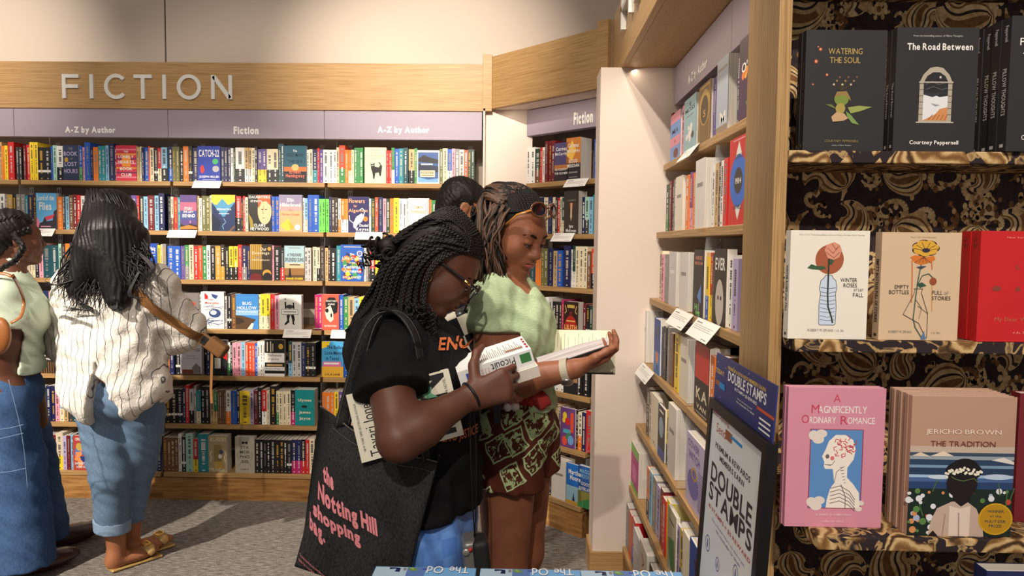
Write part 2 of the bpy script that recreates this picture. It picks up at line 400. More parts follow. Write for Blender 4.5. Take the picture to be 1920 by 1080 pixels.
# ------------------------------------------------------------------ book colours
PC = dict(bk=(27, 26, 29, 'black'), dg=(62, 61, 63, 'dark grey'), gy=(140, 137, 134, 'grey'), lg=(198, 195, 192, 'pale grey'), wh=(240, 237, 230, 'white'),
 cr=(236, 222, 188, 'cream'), tn=(205, 170, 118, 'tan'), br=(118, 80, 52, 'brown'), db=(62, 45, 36, 'dark brown'), rd=(205, 40, 40, 'red'),
 dr=(112, 28, 34, 'maroon'), o_=(240, 126, 34, 'orange'), ro=(224, 78, 40, 'red-orange'), ye=(247, 212, 48, 'yellow'), ol=(112, 110, 60, 'olive'),
 gn=(58, 140, 76, 'green'), lm=(112, 220, 84, 'lime green'), dn=(30, 66, 46, 'dark green'), mt=(168, 215, 196, 'mint'), te=(44, 140, 152, 'teal'),
 dt=(24, 74, 84, 'dark teal'), lb=(140, 190, 220, 'light blue'), bl=(38, 92, 192, 'blue'), nb=(30, 36, 84, 'navy'), pu=(100, 78, 150, 'purple'),
 li=(186, 172, 212, 'lilac'), pk=(236, 160, 176, 'pink'), mg=(186, 38, 108, 'magenta'), go=(202, 156, 58, 'gold'), be=(216, 200, 172, 'beige'))
def bm(c):
    if isinstance(c, str): return mat('book_' + PC[c][3].replace(' ', '_'), PC[c][:3], .42, .4)
    return mat('print_%d_%d_%d' % c, c, .45, .35)
def R(a, b, c, d, k): return ('R', a, b, c, d, k)
def E(a, b, c, d, k): return ('E', a, b, c, d, k)
def P(k, *p): return ('P', k, p)
def L(k, w, *p): return ('L', k, w, p)
def T(s, x, y, w, h, k='wh', b=True): return ('T', s, x, y, w, h, k, b)   # centre, width, height
def paint(mb, els, x0, z0, w, h, y):
    """flat print on a cover, layer by layer; 0..1 cover coordinates"""
    for i, e in enumerate(els):
        yy = y - .00012 - min(.00005, .0011 / len(els)) * (i + 1); X = lambda u: x0 + u * w; Z = lambda v: z0 + v * h
        if e[0] == 'R': mb.poly([(X(e[1]), Z(e[2])), (X(e[3]), Z(e[2])), (X(e[3]), Z(e[4])), (X(e[1]), Z(e[4]))], yy, bm(e[5]))
        if e[0] == 'E': mb.ell(X(e[1]), Z(e[2]), e[3] * w, e[4] * h, yy, bm(e[5]))
        if e[0] == 'P': mb.poly([(X(a), Z(b)) for a, b in e[2]], yy, bm(e[1]))
        if e[0] == 'L': mb.line([(X(a), Z(b)) for a, b in e[3]], e[2] * w, yy, bm(e[1]))
        if e[0] == 'T': mb.text(e[1], X(e[2] - e[4] / 2), X(e[2] + e[4] / 2), Z(e[3] - e[5] / 2), Z(e[3] + e[5] / 2), yy, bm(e[6]), e[7])
def mount(c, *p): return P(c, *p)
_r = random.Random(3)
def scatter(n, cols, s=.05, box=(0, 0, 1, 1)):
    return [E(_r.uniform(box[0] + s, box[2] - s), _r.uniform(box[1] + s * .7, box[3] - s * .7), _r.uniform(.5, 1) * s, _r.uniform(.4, .9) * s * .7, _r.choice(cols)) for _ in range(n)]
def tlines(n, x0, x1, y0, y1, k='gy', h=.008):
    return [R(x0, y1 - (y1 - y0) * i / max(n - 1, 1), x1 - _r.uniform(0, .12) * (x1 - x0), y1 - (y1 - y0) * i / max(n - 1, 1) + h, k) for i in range(n)]
# cover key -> (description, base colour, spine colour, elements)
FD = {
'hour': ('dark navy cover with ornate pale lettering', (44, 52, 78), 'nb', [R(.04, .03, .96, .97, (52, 62, 92)), T('THE', .5, .89, .26, .07, 'gy'), T('BOOK', .5, .75, .88, .12, 'li'), T('OF', .55, .61, .16, .05, 'gy'), T('LOST', .5, .46, .8, .12, 'li'), T('HOURS', .5, .26, .86, .12, 'li'), E(.22, .58, .12, .07, 'go')]),
'lonely': ('red and pink striped cover with white title', (206, 52, 70), 'rd', [R(.0, .08 + i * .13, 1, .12 + i * .13, ((236, 130, 150), (120, 40, 90), (240, 150, 60))[i % 3]) for i in range(7)] + [R(.3, .4, .72, .72, (240, 150, 50)), T('THE', .5, .82, .22, .05), T('LONELY', .5, .68, .76, .085), T('HEARTS', .5, .53, .78, .085), T('BOOK', .5, .34, .6, .085), T('CLUB', .5, .17, .52, .085)]),
'catch': ('bright blue cover with huge white title', (36, 60, 170), 'wh', [T('CATCH-22', .5, .8, .9, .2), E(.78, .57, .13, .08, (70, 190, 110)), E(.8, .36, .15, .09, (186, 184, 186)), P('rd', (.1, .4), (.2, .48), (.26, .42), (.3, .3), (.2, .22), (.12, .28)), T('JOSEPH HELLER', .5, .13, .9, .08), R(.2, .05, .8, .06, 'wh')]),
'oldman': ('teal and orange sunset cover', (34, 92, 112), 'dt', [R(0, .0, 1, .38, (24, 24, 34)), R(0, .3, 1, .42, (226, 116, 52)), E(.5, .41, .16, .09, (244, 190, 120)), T('The', .5, .86, .18, .06), T('OLD MAN', .5, .75, .72, .09, (20, 40, 60)), T('THE SEA', .5, .57, .66, .09, (20, 40, 60)), T('Ernest', .5, .29, .5, .1, (244, 120, 96)), T('Hemingway', .5, .17, .84, .12, (244, 120, 96))]),
'cat': ('cream cover with a black cat', (240, 226, 188), 'cr', [R(.25, .92, .75, .93, 'gy'), T('IF CATS', .5, .85, .4, .03, 'gy'), T('DISAPPEARED FROM', .5, .77, .8, .03, 'gy'), T('THE WORLD', .5, .69, .52, .03, 'gy'), P('bk', (.28, .58), (.33, .53), (.4, .54), (.46, .58), (.48, .46), (.66, .44), (.74, .52), (.66, .56), (.64, .6), (.72, .57), (.82, .48), (.8, .36), (.76, .2), (.7, .2), (.66, .3), (.5, .28), (.46, .12), (.4, .12), (.36, .3), (.3, .4)), E(.35, .49, .02, .012, 'wh'), E(.42, .5, .02, .012, 'wh')]),
'foster': ('white-bordered blue coastal landscape cover', (240, 230, 210), 'cr', [R(.05, .04, .95, .94, (60, 92, 150)), P('bk', (.05, .75), (.3, .86), (.6, .78), (.95, .72), (.95, .6), (.05, .66)), P((36, 46, 70), (.05, .6), (.95, .52), (.95, .34), (.05, .4)), R(.18, .56, .7, .6, 'wh'), P((120, 170, 220), (.05, .04), (.95, .04), (.95, .16), (.5, .12), (.05, .2)), R(.14, .2, .8, .4, (238, 214, 178)), T('FOSTER', .47, .33, .56, .07, 'db'), R(.2, .24, .74, .26, 'br')]),
'flies': ('sky blue cover with a white scrawled title', (100, 176, 226), 'lb', [P((52, 48, 56), (.0, .0), (1, 0), (1, .55), (.86, .5), (.8, .25), (.5, .22), (.42, .36), (.3, .2), (.1, .16)), P((214, 70, 90), (.4, .34), (.9, .42), (.8, .3), (.5, .24)), P((230, 130, 150), (0, .35), (.16, .2), (.1, .05), (0, .02)), T('Lord of the', .48, .87, .8, .14), T('Flies', .45, .64, .6, .22), R(.2, .06, .7, .09, 'pk')]),
'story': ('purple dusk cover with white capitals', (92, 70, 132), 'pu', [R(0, .55, 1, .8, (186, 100, 130)), R(0, .3, 1, .56, (70, 80, 140)), P((60, 40, 36), (0, 0), (1, 0), (1, .16), (.6, .2), (.3, .14), (0, .2)), P((200, 130, 60), (0, .1), (.5, .16), (1, .1), (1, .05), (0, .04)), T('STORY', .5, .62, .5, .08), T('SHE LEFT', .5, .53, .6, .05), T('BEHIND', .52, .42, .76, .09), E(.6, .25, .03, .04, 'pk')]),
'sidd': ('blue mountain cover with a yellow sky', (40, 62, 110), 'nb', [R(0, .72, 1, 1, (240, 206, 60)), P((80, 150, 190), (0, .8), (.2, .7), (.45, .9), (.7, .72), (1, .82), (1, .4), (0, .4)), P((28, 48, 92), (0, .78), (.3, .55), (.5, .35), (.75, .6), (1, .8), (1, 0), (0, 0)), P((20, 30, 60), (0, .5), (.4, .25), (.3, 0), (0, 0)), T('SIDDHARTHA', .52, .6, .62, .05), R(.3, .47, .74, .49, 'wh'), L('lb', .02, (.5, .35), (.6, .25), (.45, .15), (.5, .05)), P('br', (.7, .0), (.95, .16), (.98, .1), (.8, 0))]),
'sparta': ('dark cover with a line-drawn face and red hair', (36, 36, 34), 'bk', [E(.72, .55, .3, .36, (240, 196, 150)), P((226, 92, 44), (.4, .98), (.98, .99), (.98, .7), (.8, .82), (.6, .8), (.46, .62)), L('db', .015, (.7, .7), (.62, .5), (.7, .48)), E(.78, .6, .05, .014, 'db'), E(.62, .6, .05, .014, 'db'), L('dr', .02, (.62, .36), (.72, .37)), P((160, 140, 50), (.02, .5), (.2, .3), (.24, .1), (.1, .1)), T('DAUGHTERS', .5, .93, .9, .07), T('OF SPARTA', .36, .82, .5, .06), T('CLAIRE', .5, .17, .5, .08), T('HEYWOOD', .5, .07, .8, .08)]),
'elin': ('dusky lilac and peach cover with yellow towels', (150, 140, 170), 'li', [R(0, 0, 1, .56, (226, 176, 130)), R(0, .56, 1, .72, (190, 160, 160)), P((240, 200, 70), (.05, .18), (.4, .36), (.65, .1), (.3, .02)), P((220, 170, 50), (.4, .3), (.66, .12), (.5, .04)), T('Elin', .5, .86, .3, .1), T('Hilderbrand', .5, .73, .88, .1), T('The', .5, .58, .14, .04, (214, 90, 60)), T('Perfect Couple', .5, .46, .76, .07, (214, 90, 60)), E(.8, .13, .12, .075, 'wh')]),
'algernon': ('navy cover with a white mouse and orange title', (44, 40, 92), 'nb', [T('Flowers', .42, .88, .76, .12, (246, 170, 120)), T('for', .35, .74, .16, .07, (246, 170, 120)), T('Algernon', .48, .6, .9, .12, (246, 170, 120)), P('wh', (.3, .32), (.4, .44), (.66, .54), (.78, .44), (.66, .3), (.46, .22), (.36, .1), (.26, .14), (.24, .26)), L('wh', .035, (.74, .46), (.8, .6), (.68, .68), (.55, .62)), L('wh', .03, (.26, .26), (.08, .34), (.06, .48)), E(.84, .38, .11, .07, 'o_'), T('Daniel', .76, .2, .42, .08), T('Keyes', .68, .08, .6, .12)]),
'demon': ('white cover with scrolling grey line border', (244, 242, 236), 'wh', [L('gy', .02, (.06, .05), (.06, .95), (.94, .95), (.94, .05)), L('nb', .016, (.12, .88), (.2, .8), (.1, .7), (.16, .6)), L('nb', .016, (.88, .88), (.8, .8), (.9, .7), (.84, .6)), L('gy', .016, (.4, .9), (.5, .84), (.6, .9)), T('DEMON', .5, .74, .42, .09, (206, 150, 70)), T('COPPERHEAD', .5, .6, .72, .09, (206, 150, 70)), L('gy', .02, (.2, .4), (.4, .3), (.3, .2), (.6, .16))]),
'haig': ('plain blue cover with white script', (30, 74, 176), 'bl', [T('Matt Haig', .5, .84, .8, .14), R(.45, .72, .9, .74, 'wh'), R(.4, .64, .9, .67, 'lb'), E(.4, .3, .3, .18, (40, 100, 200))]),
'even': ('black and gold curtain cover', (52, 40, 30), 'db', [R(0, .3, .55, 1, (190, 150, 62))] + [R(.06 + i * .09, .3, .09 + i * .09, 1, (140, 104, 40)) for i in range(6)] + [T('Our', .62, .87, .32, .09, 'be'), T('Evenings', .5, .75, .8, .1, 'be'), E(.9, .88, .08, .055, 'go'), T('Alan', .4, .64, .3, .06, 'gy'), T('Hollinghurst', .5, .56, .8, .06, 'be'), P('dr', (0, 0), (.55, 0), (.5, .16), (.2, .2), (0, .14)), E(.78, .18, .2, .12, (210, 150, 60)), E(.8, .1, .2, .12, 'bk')]),
'suns': ('pale blue to desert brown gradient cover', (170, 200, 208), 'lb', [R(0, 0, 1, .36, (150, 108, 62)), R(0, .36, 1, .5, (216, 190, 150)), R(0, .02, 1, .16, (90, 62, 40)), T('A THOUSAND', .5, .74, .7, .09, 'db'), T('SPLENDID SUNS', .5, .6, .94, .11, 'db'), R(.26, .44, .8, .47, 'db'), P('bk', (.2, .1), (.24, .34), (.3, .36), (.36, .1)), T('KHALED HOSSEINI', .5, .06, .84, .06, 'ye'), R(.2, .93, .8, .95, 'gy')]),
'octopus': ('busy blue yellow and red illustrated cover', (44, 92, 180), 'te', scatter(34, ['ye', 'rd', (70, 150, 90), (40, 60, 120), 'o_', (90, 160, 220)], .14, (0, 0, 1, .8)) + [T('The', .5, .74, .2, .06), T('Life Cycle', .5, .62, .84, .1), T('of the', .5, .51, .26, .05), T('Common', .52, .4, .78, .1), T('Octopus', .52, .27, .76, .1), E(.83, .76, .12, .08, 'wh'), E(.83, .76, .09, .06, (110, 120, 170)), T('EMMA KNIGHT', .5, .11, .8, .06, 'cr'), R(.15, .93, .9, .945, 'cr')]),
'khnight': ('navy cover reading KRI and HAN in pale blue', (32, 44, 86), 'nb', [T('KRISTIN', .5, .72, .8, .09, 'lb'), T('HANNAH', .5, .58, .8, .09, 'lb'), R(.3, .84, .7, .86, 'gy'), E(.6, .2, .3, .14, (50, 60, 110))]),
'lesmis': ('dark crowd and red flag cover', (66, 62, 66), 'bk', [R(0, .55, 1, 1, (130, 122, 120)), P('bk', (.05, .75), (.3, .95), (.4, .7), (.2, .62)), P('rd', (.3, .78), (.46, .76), (.42, .66), (.3, .68)), P((190, 80, 60), (.66, .76), (.86, .72), (.8, .62), (.68, .64))] + scatter(22, ['db', 'br', 'bk', 'tn'], .1, (.05, .3, .95, .66)) + [R(0, 0, 1, .3, (34, 32, 38)), T('LES', .5, .44, .2, .05), T('MISERABLES', .55, .36, .8, .06)]),
'misw': ('white cover with blue and red ink sketches', (238, 236, 230), 'wh', [P('rd', (.16, .98), (.32, .88), (.3, .8), (.16, .8)), P((60, 80, 140), (.45, .95), (.75, .9), (.66, .8), (.5, .86)), T('Les', .42, .79, .2, .05, 'rd'), T('Miserables', .48, .7, .6, .06, 'rd'), E(.6, .42, .26, .12, (56, 76, 130)), E(.54, .44, .14, .06, 'wh')] + [L((70, 90, 140), .02, (_r.random(), _r.uniform(.04, .3)), (_r.random(), _r.uniform(.04, .3)), (_r.random(), _r.uniform(.04, .3))) for _ in range(9)] + [L((70, 90, 140), .016, (_r.random(), _r.uniform(.5, .66)), (_r.random(), _r.uniform(.5, .66))) for _ in range(5)]),
'bug': ('sky and sea cliff photo cover with white title', (66, 140, 214), 'bl', [R(0, .4, 1, .55, (150, 196, 230)), T('BUG', .5, .74, .4, .09), T('HOLLOW', .5, .61, .86, .09), T('MICHELLE HUNEVEN', .5, .5, .82, .03), P((90, 66, 44), (0, 0), (.6, 0), (.7, .14), (.9, .28), (.3, .38), (0, .4)), P((60, 46, 34), (0, .12), (.4, .2), (.3, .3), (0, .34)), P((236, 226, 210), (.5, 0), (.72, 0), (.8, .16), (.7, .18))]),
'mots': ('white cover with a black figure behind a banner', (230, 228, 220), 'wh', [L('bk', .07, (.28, .8), (.3, .6)), L('bk', .06, (.64, .78), (.66, .6)), E(.28, .88, .04, .03, 'gy'), E(.48, .66, .16, .06, (60, 60, 60)), R(.12, .44, .84, .58, 'wh'), L('bk', .014, (.12, .44), (.84, .44), (.84, .58), (.12, .58), (.12, .44)), R(.2, .5, .76, .53, 'gy'), P('bk', (.34, .43), (.5, .43), (.44, .3), (.46, .22), (.26, .12), (.24, .17), (.36, .26)), P('bk', (.52, .43), (.66, .43), (.7, .3), (.66, .2), (.7, .13), (.6, .16), (.58, .28))]),
'crazy': ('salmon red cover with a black-haired lady profile', (222, 92, 72), 'ro', [P('bk', (.2, .78), (.4, .92), (.75, .92), (.94, .76), (.9, .5), (.7, .45), (.5, .5), (.25, .6)), P((240, 226, 200), (.24, .62), (.5, .7), (.66, .5), (.68, .3), (.5, .22), (.26, .34), (.18, .5)), E(.3, .55, .1, .06, 'bk'), T('CRAZY RICH', .55, .82, .6, .05), T('ASIANS', .55, .73, .4, .05), E(.55, .42, .05, .06, 'bk'), T('KEVIN KWAN', .5, .12, .7, .05)]),
'four': ('black cover with gold wheat', (40, 32, 28), 'bk', [R(.25, .9, .75, .92, 'gy'), T('KRISTIN', .42, .78, .6, .07, 'go'), T('HANNAH', .42, .65, .66, .07, 'go'), T('THE', .45, .5, .14, .05, 'wh'), T('FOUR WINDS', .5, .4, .84, .06, 'wh')] + [L((150, 104, 52), .03, (.06 + i * .12, .0), (.12 + i * .11, .32)) for i in range(8)]),
'john': ('white cover with a grey barn', (216, 214, 222), 'wh', [T('JOHN', .5, .84, .6, .08, (80, 80, 100)), T('IRVING', .5, .71, .84, .08, (80, 80, 100)), T('A Prayer', .5, .54, .4, .05, 'gy', False), T('for Owen Meany', .5, .47, .7, .05, 'gy', False), P((130, 126, 122), (.55, .06), (.55, .22), (.74, .34), (.96, .22), (.96, .06)), R(.08, .04, .6, .16, (130, 70, 50)), R(0, 0, 1, .05, (110, 90, 60))]),
'dirt': ('black cover with a red slash and white card', (32, 32, 34), 'bk', [P('rd', (.6, .76), (.98, .84), (.98, .44), (.66, .5)), R(.02, .2, .48, .5, (226, 224, 214)), R(.3, .84, .6, .87, 'gy')]),
'remains': ('black and white banded cover with a gold seal', (32, 32, 30), 'wh', [R(0, .38, 1, .64, 'wh'), R(0, .0, 1, .08, 'wh'), R(0, .16, 1, .26, 'wh'), R(.12, .68, .17, .94, 'be'), R(.28, .66, .34, .96, 'be'), R(.4, .68, .44, .9, 'be'), E(.82, .82, .12, .075, 'go'), T('The Remains', .5, .58, .72, .07, 'gy'), T('of the Day', .45, .47, .56, .07, 'gy'), T('Kazuo Ishiguro', .5, .21, .88, .05, 'gy'), R(.1, .28, .9, .34, 'tn')]),
'belles': ('blue and yellow script cover', (70, 160, 210), 'lb', [P('ye', (0, 1), (0, .8), (.3, .86), (.4, 1)), R(0, 0, 1, .3, (236, 180, 60)), T('The Belles', .6, .84, .76, .1, 'nb'), T('Little Mercies', .6, .68, .9, .1, 'nb'), T('in Texas', .5, .53, .6, .1, 'nb'), R(.05, .3, .9, .44, (226, 120, 170)), R(.1, .36, .8, .41, 'wh'), T('LYLA LANE', .5, .08, .7, .06, 'db')]),
'ulysses': ('thick teal cover with cream italic words', (22, 140, 142), 'te', [T('Ulysses', .5, .7, .7, .1, 'cr'), E(.42, .53, .08, .035, 'bk'), E(.54, .53, .08, .035, 'bk'), T('James', .5, .36, .6, .1, 'cr'), T('Joyce', .5, .19, .58, .11, 'cr')]),
'orbital': ('red and blue planets cover', (180, 70, 60), 'nb', scatter(18, [(40, 60, 130), (226, 110, 60), (90, 120, 190), (236, 150, 90)], .2) + [E(.36, .68, .17, .11, (196, 170, 80)), T('ORBITAL', .5, .9, .7, .08), T('SAMANTHA', .5, .2, .8, .07), T('HARVEY', .55, .1, .7, .07)]),
'allfours': ('olive-grey cover with hand-lettered sides', (176, 160, 120), 'db', [P((210, 170, 90), (.3, .1), (.8, .1), (.7, .6), (.4, .6)), R(.3, .3, .7, .76, (150, 130, 80)), T('ALL FOURS', .5, .9, .86, .1, 'cr'), E(.68, .56, .1, .06, (70, 90, 110)), E(.62, .44, .1, .06, 'wh'), T('MIRANDA', .45, .08, .8, .09, 'cr'), L('cr', .05, (.1, .3), (.16, .42), (.08, .5), (.18, .6)), L('cr', .05, (.9, .3), (.84, .42), (.92, .5), (.86, .6))]),
'meta': ('grey cover with spiky black lettering', (170, 164, 146), 'be', [T('M', .5, .84, .3, .08, 'dg'), T('ETA', .5, .71, .4, .08, 'dg'), T('MOR', .5, .58, .5, .08, 'dg'), T('PHO', .5, .45, .5, .08, 'dg'), T('SIS', .5, .32, .36, .08, 'dg'), L('dg', .015, (.2, .6), (.1, .5), (.2, .35)), L('dg', .015, (.8, .6), (.9, .5), (.8, .35)), L('dg', .015, (.3, .3), (.2, .2)), L('dg', .015, (.7, .3), (.8, .2)), T('KAFKA', .5, .1, .4, .04, 'dg')]),
# angled bay
'nocountry': ('dusky purple western cover', (84, 76, 120), 'dr', [R(0, 0, 1, .3, (50, 44, 50)), R(0, .3, 1, .42, (190, 120, 60)), T('Cormac', .5, .84, .8, .1), T('McCarthy', .5, .7, .9, .1), T('NO COUNTRY', .5, .3, .9, .06), T('FOR OLD MEN', .5, .2, .9, .06)]),
'blood': ('fiery orange sunset cover', (210, 130, 60), 'o_', [R(0, 0, 1, .4, (48, 42, 46)), P((250, 200, 90), (0, .6), (.4, .95), (.7, .7), (.4, .45)), T('Cormac', .5, .82, .8, .1), T('McCarthy', .5, .68, .9, .1), T('BLOOD', .5, .45, .6, .08), T('MERIDIAN', .5, .34, .84, .08), R(.2, .16, .8, .2, 'gy'), R(.2, .06, .8, .08, 'gy')]),
'ian': ('tall dark brown cover with a lit pen', (66, 56, 48), 'db', [T('ATONEMENT', .5, .78, .6, .04, 'gy'), P((210, 110, 60), (.4, .72), (.62, .72), (.55, .5), (.46, .5)), P((226, 200, 160), (.47, .72), (.54, .72), (.56, .4), (.5, .3), (.44, .4)), T('Ian', .5, .18, .28, .07), T('McEwan', .5, .08, .7, .08)]),
'lilith': ('black and red ornate cover', (52, 26, 20), 'bk', [E(.5, .35, .42, .3, (176, 40, 26)), T('LILITH', .5, .36, .86, .12, (240, 190, 110)), R(.2, .5, .8, .53, (240, 190, 110)), R(.25, .84, .75, .92, (196, 170, 80)), L((220, 190, 120), .04, (.1, .9), (.2, .75), (.08, .7)), L((220, 190, 120), .04, (.9, .9), (.8, .75), (.92, .7)), E(.5, .7, .1, .06, 'dr')]),
'moby': ('black and brown whale classic cover', (34, 34, 38), 'bk', [R(.05, .3, .95, .95, (176, 132, 96)), E(.5, .6, .3, .1, (110, 80, 60))]),
'shapes': ('purple cover with bright cut-out shapes', (110, 66, 130), 'pu', [E(.3, .8, .14, .09, 'ye'), E(.5, .66, .16, .1, 'rd'), E(.24, .68, .1, .07, 'ye'), R(.2, .36, .7, .46, (80, 170, 190)), E(.72, .2, .2, .12, (110, 170, 220)), E(.3, .16, .18, .12, (226, 80, 60)), R(.7, .4, .9, .9, (226, 80, 40)), P('gn', (.4, .2), (.7, .34), (.6, .4), (.36, .26))]),
'mar1': ('bright blue coastal cover with white name', (30, 110, 200), 'bl', [R(0, 0, 1, .45, (150, 190, 210)), T('Martha', .55, .8, .8, .12), T('Moore', .6, .66, .7, .12), P('nb', (.4, .04), (.5, .3), (.6, .04)), R(0, 0, 1, .08, 'go')]),
'mar2': ('blue valley landscape cover', (46, 100, 176), 'bl', [R(0, 0, 1, .4, (150, 146, 70)), T('MAGGIE', .5, .88, .8, .1, 'lb'), T('MOORE', .5, .76, .7, .1, 'lb'), T('GOOD', .5, .58, .6, .08), T('RIVERLAND', .5, .46, .86, .08), P('gn', (0, .1), (1, .3), (1, .0), (0, 0))]),
# right bookcase
'morn': ('pink and blue watercolour cover', (120, 160, 220), 'dr', [R(0, .3, 1, .5, (232, 150, 170)), R(0, .8, 1, 1, (232, 150, 170)), T('MIA', .5, .62, .6, .1, 'nb'), T('A', .5, .4, .2, .08, 'rd'), E(.6, .14, .24, .1, 'dr')]),
'imo': ('pale teal bird cover', (150, 190, 196), 'lg', [T('I', .5, .88, .08, .08, 'bk'), T('MOSS', .5, .78, .8, .08, 'bk'), R(.2, .66, .8, .68, 'gy')] + scatter(9, ['wh', 'dg', 'wh'], .12, (.1, .1, .9, .55))),
'gold': ('ornate gold arch cover', (120, 92, 40), 'db', [E(.5, .6, .42, .3, (186, 152, 70)), E(.5, .56, .32, .24, (70, 56, 30)), L('go', .03, (.1, .05), (.1, .95), (.9, .95), (.9, .05)), T('S', .5, .5, .2, .12, 'go')]),
'greyfog': ('grey-blue misty cover', (176, 188, 200), 'lg', [R(.1, .84, .9, .88, 'gy'), T('M', .6, .2, .5, .16, 'wh'), R(0, 0, 1, .1, (150, 130, 110))]),
'omal': ('purple cover with gold flowers', (70, 44, 76), 'pu', scatter(12, [(236, 170, 60), (236, 130, 60)], .1, (.05, .4, .95, .95)) + [T("O'", .3, .64, .3, .12), T('H', .8, .8, .3, .12), P('gn', (.4, .2), (.8, .3), (.6, .1))]),
'1984': ('red cover with a blue eye-like oval', (210, 40, 36), 'rd', [P('wh', (.5, .95), (.95, .5), (.5, .05), (.05, .5)), E(.5, .5, .44, .3, (40, 110, 210)), E(.5, .5, .22, .15, 'bk'), T('1984', .5, .5, .3, .07), T('GEORGE', .5, .78, .4, .05, 'dg'), T('ORWELL', .5, .2, .42, .05, 'dg'), R(.2, .96, .8, .975, 'pk')]),
'haruki': ('black cover with a green letter', (28, 30, 34), 'dn', [T('HARUKI', .5, .88, .7, .06, (226, 150, 120)), T('MURAKAMI', .5, .8, .8, .05, (226, 150, 120)), P((90, 140, 210), (.4, .3), (.8, .5), (.8, .2)), T('H', .3, .14, .26, .09, 'lm'), T('M', .5, .05, .4, .07, 'lm')]),
'plain1': ('pale cover with a thick page block', (226, 220, 212), 'wh', [R(.2, .6, .8, .66, 'gy')]),
'plain2': ('off-white cover with a very thick page block', (222, 216, 206), 'cr', [R(.2, .6, .8, .66, 'gy')]),
'plain3': ('cream cover with a loose page block', (232, 224, 204), 'cr', [R(.2, .6, .8, .66, 'gy')]),
'plain4': ('pale grey cover with fanned pages', (212, 207, 206), 'gy', [R(.2, .6, .8, .66, 'wh')]),
'face': ('black and white face photo cover', (40, 38, 38), 'bk', [E(.5, .3, .34, .3, (200, 190, 178)), T('EVER', .5, .8, .8, .16, 'wh'), E(.4, .36, .06, .03, 'bk'), E(.62, .36, .06, .03, 'bk')]),
'kaik': ('black and red cover with bold white letters', (30, 26, 28), 'rd', [R(0, .5, 1, 1, (206, 46, 36)), T('KA', .5, .3, .8, .16, 'cr'), T('VAN', .5, .12, .7, .07, 'cr'), R(.1, .02, .9, .05, 'gy')]),
'lilac': ('lilac cover with ink lettering', (196, 184, 216), 'li', [E(.4, .34, .3, .2, (120, 110, 180)), T('COVER', .4, .88, .6, .1, (110, 90, 160)), T('WITCH', .44, .72, .6, .12, (110, 90, 160)), E(.46, .5, .16, .09, 'go'), E(.46, .5, .1, .06, (120, 110, 180))] + tlines(14, .68, .92, .1, .6, 'pu', .012)),
'pinkgrn': ('pink and green cover', (196, 60, 140), 'pk', [R(0, .8, 1, 1, (130, 200, 90)), R(0, 0, 1, .12, (130, 200, 90)), E(.5, .4, .3, .2, (226, 120, 170))]),
'greenleaf': ('grey-green cover with a leaf shape', (180, 176, 140), 'ye', [P((70, 130, 60), (.1, .5), (.8, .6), (.9, .1), (.3, .1)), R(.2, .8, .8, .83, 'dg')]),
'bluefun': ('blue cover with an orange bird', (60, 130, 200), 'bl', [R(0, .4, 1, 1, (36, 70, 150)), E(.55, .3, .2, .11, (236, 130, 50)), E(.6, .34, .04, .03, 'rd'), P('nb', (.3, .8), (.9, .9), (.7, .6)), T('A', .6, .12, .4, .1, 'nb')]),
'blackwhale': ('black and cream illustrated cover', (40, 40, 44), 'bk', [E(.5, .6, .34, .2, (150, 170, 190)), R(0, 0, 1, .2, (70, 90, 160)), R(.2, .88, .8, .92, 'wh')]),
'creampl': ('cream cover with small dark capitals', (228, 216, 190), 'be', [T('VL', .5, .1, .3, .05, 'dg')]),
'sketch': ('cream cover with brush drawings', (222, 208, 190), 'be', [L('dr', .05, (.3, .8), (.6, .7), (.4, .6)), L('dr', .05, (.3, .5), (.7, .4), (.3, .3), (.6, .2)), L('bk', .03, (.2, .2), (.5, .1))]),
}
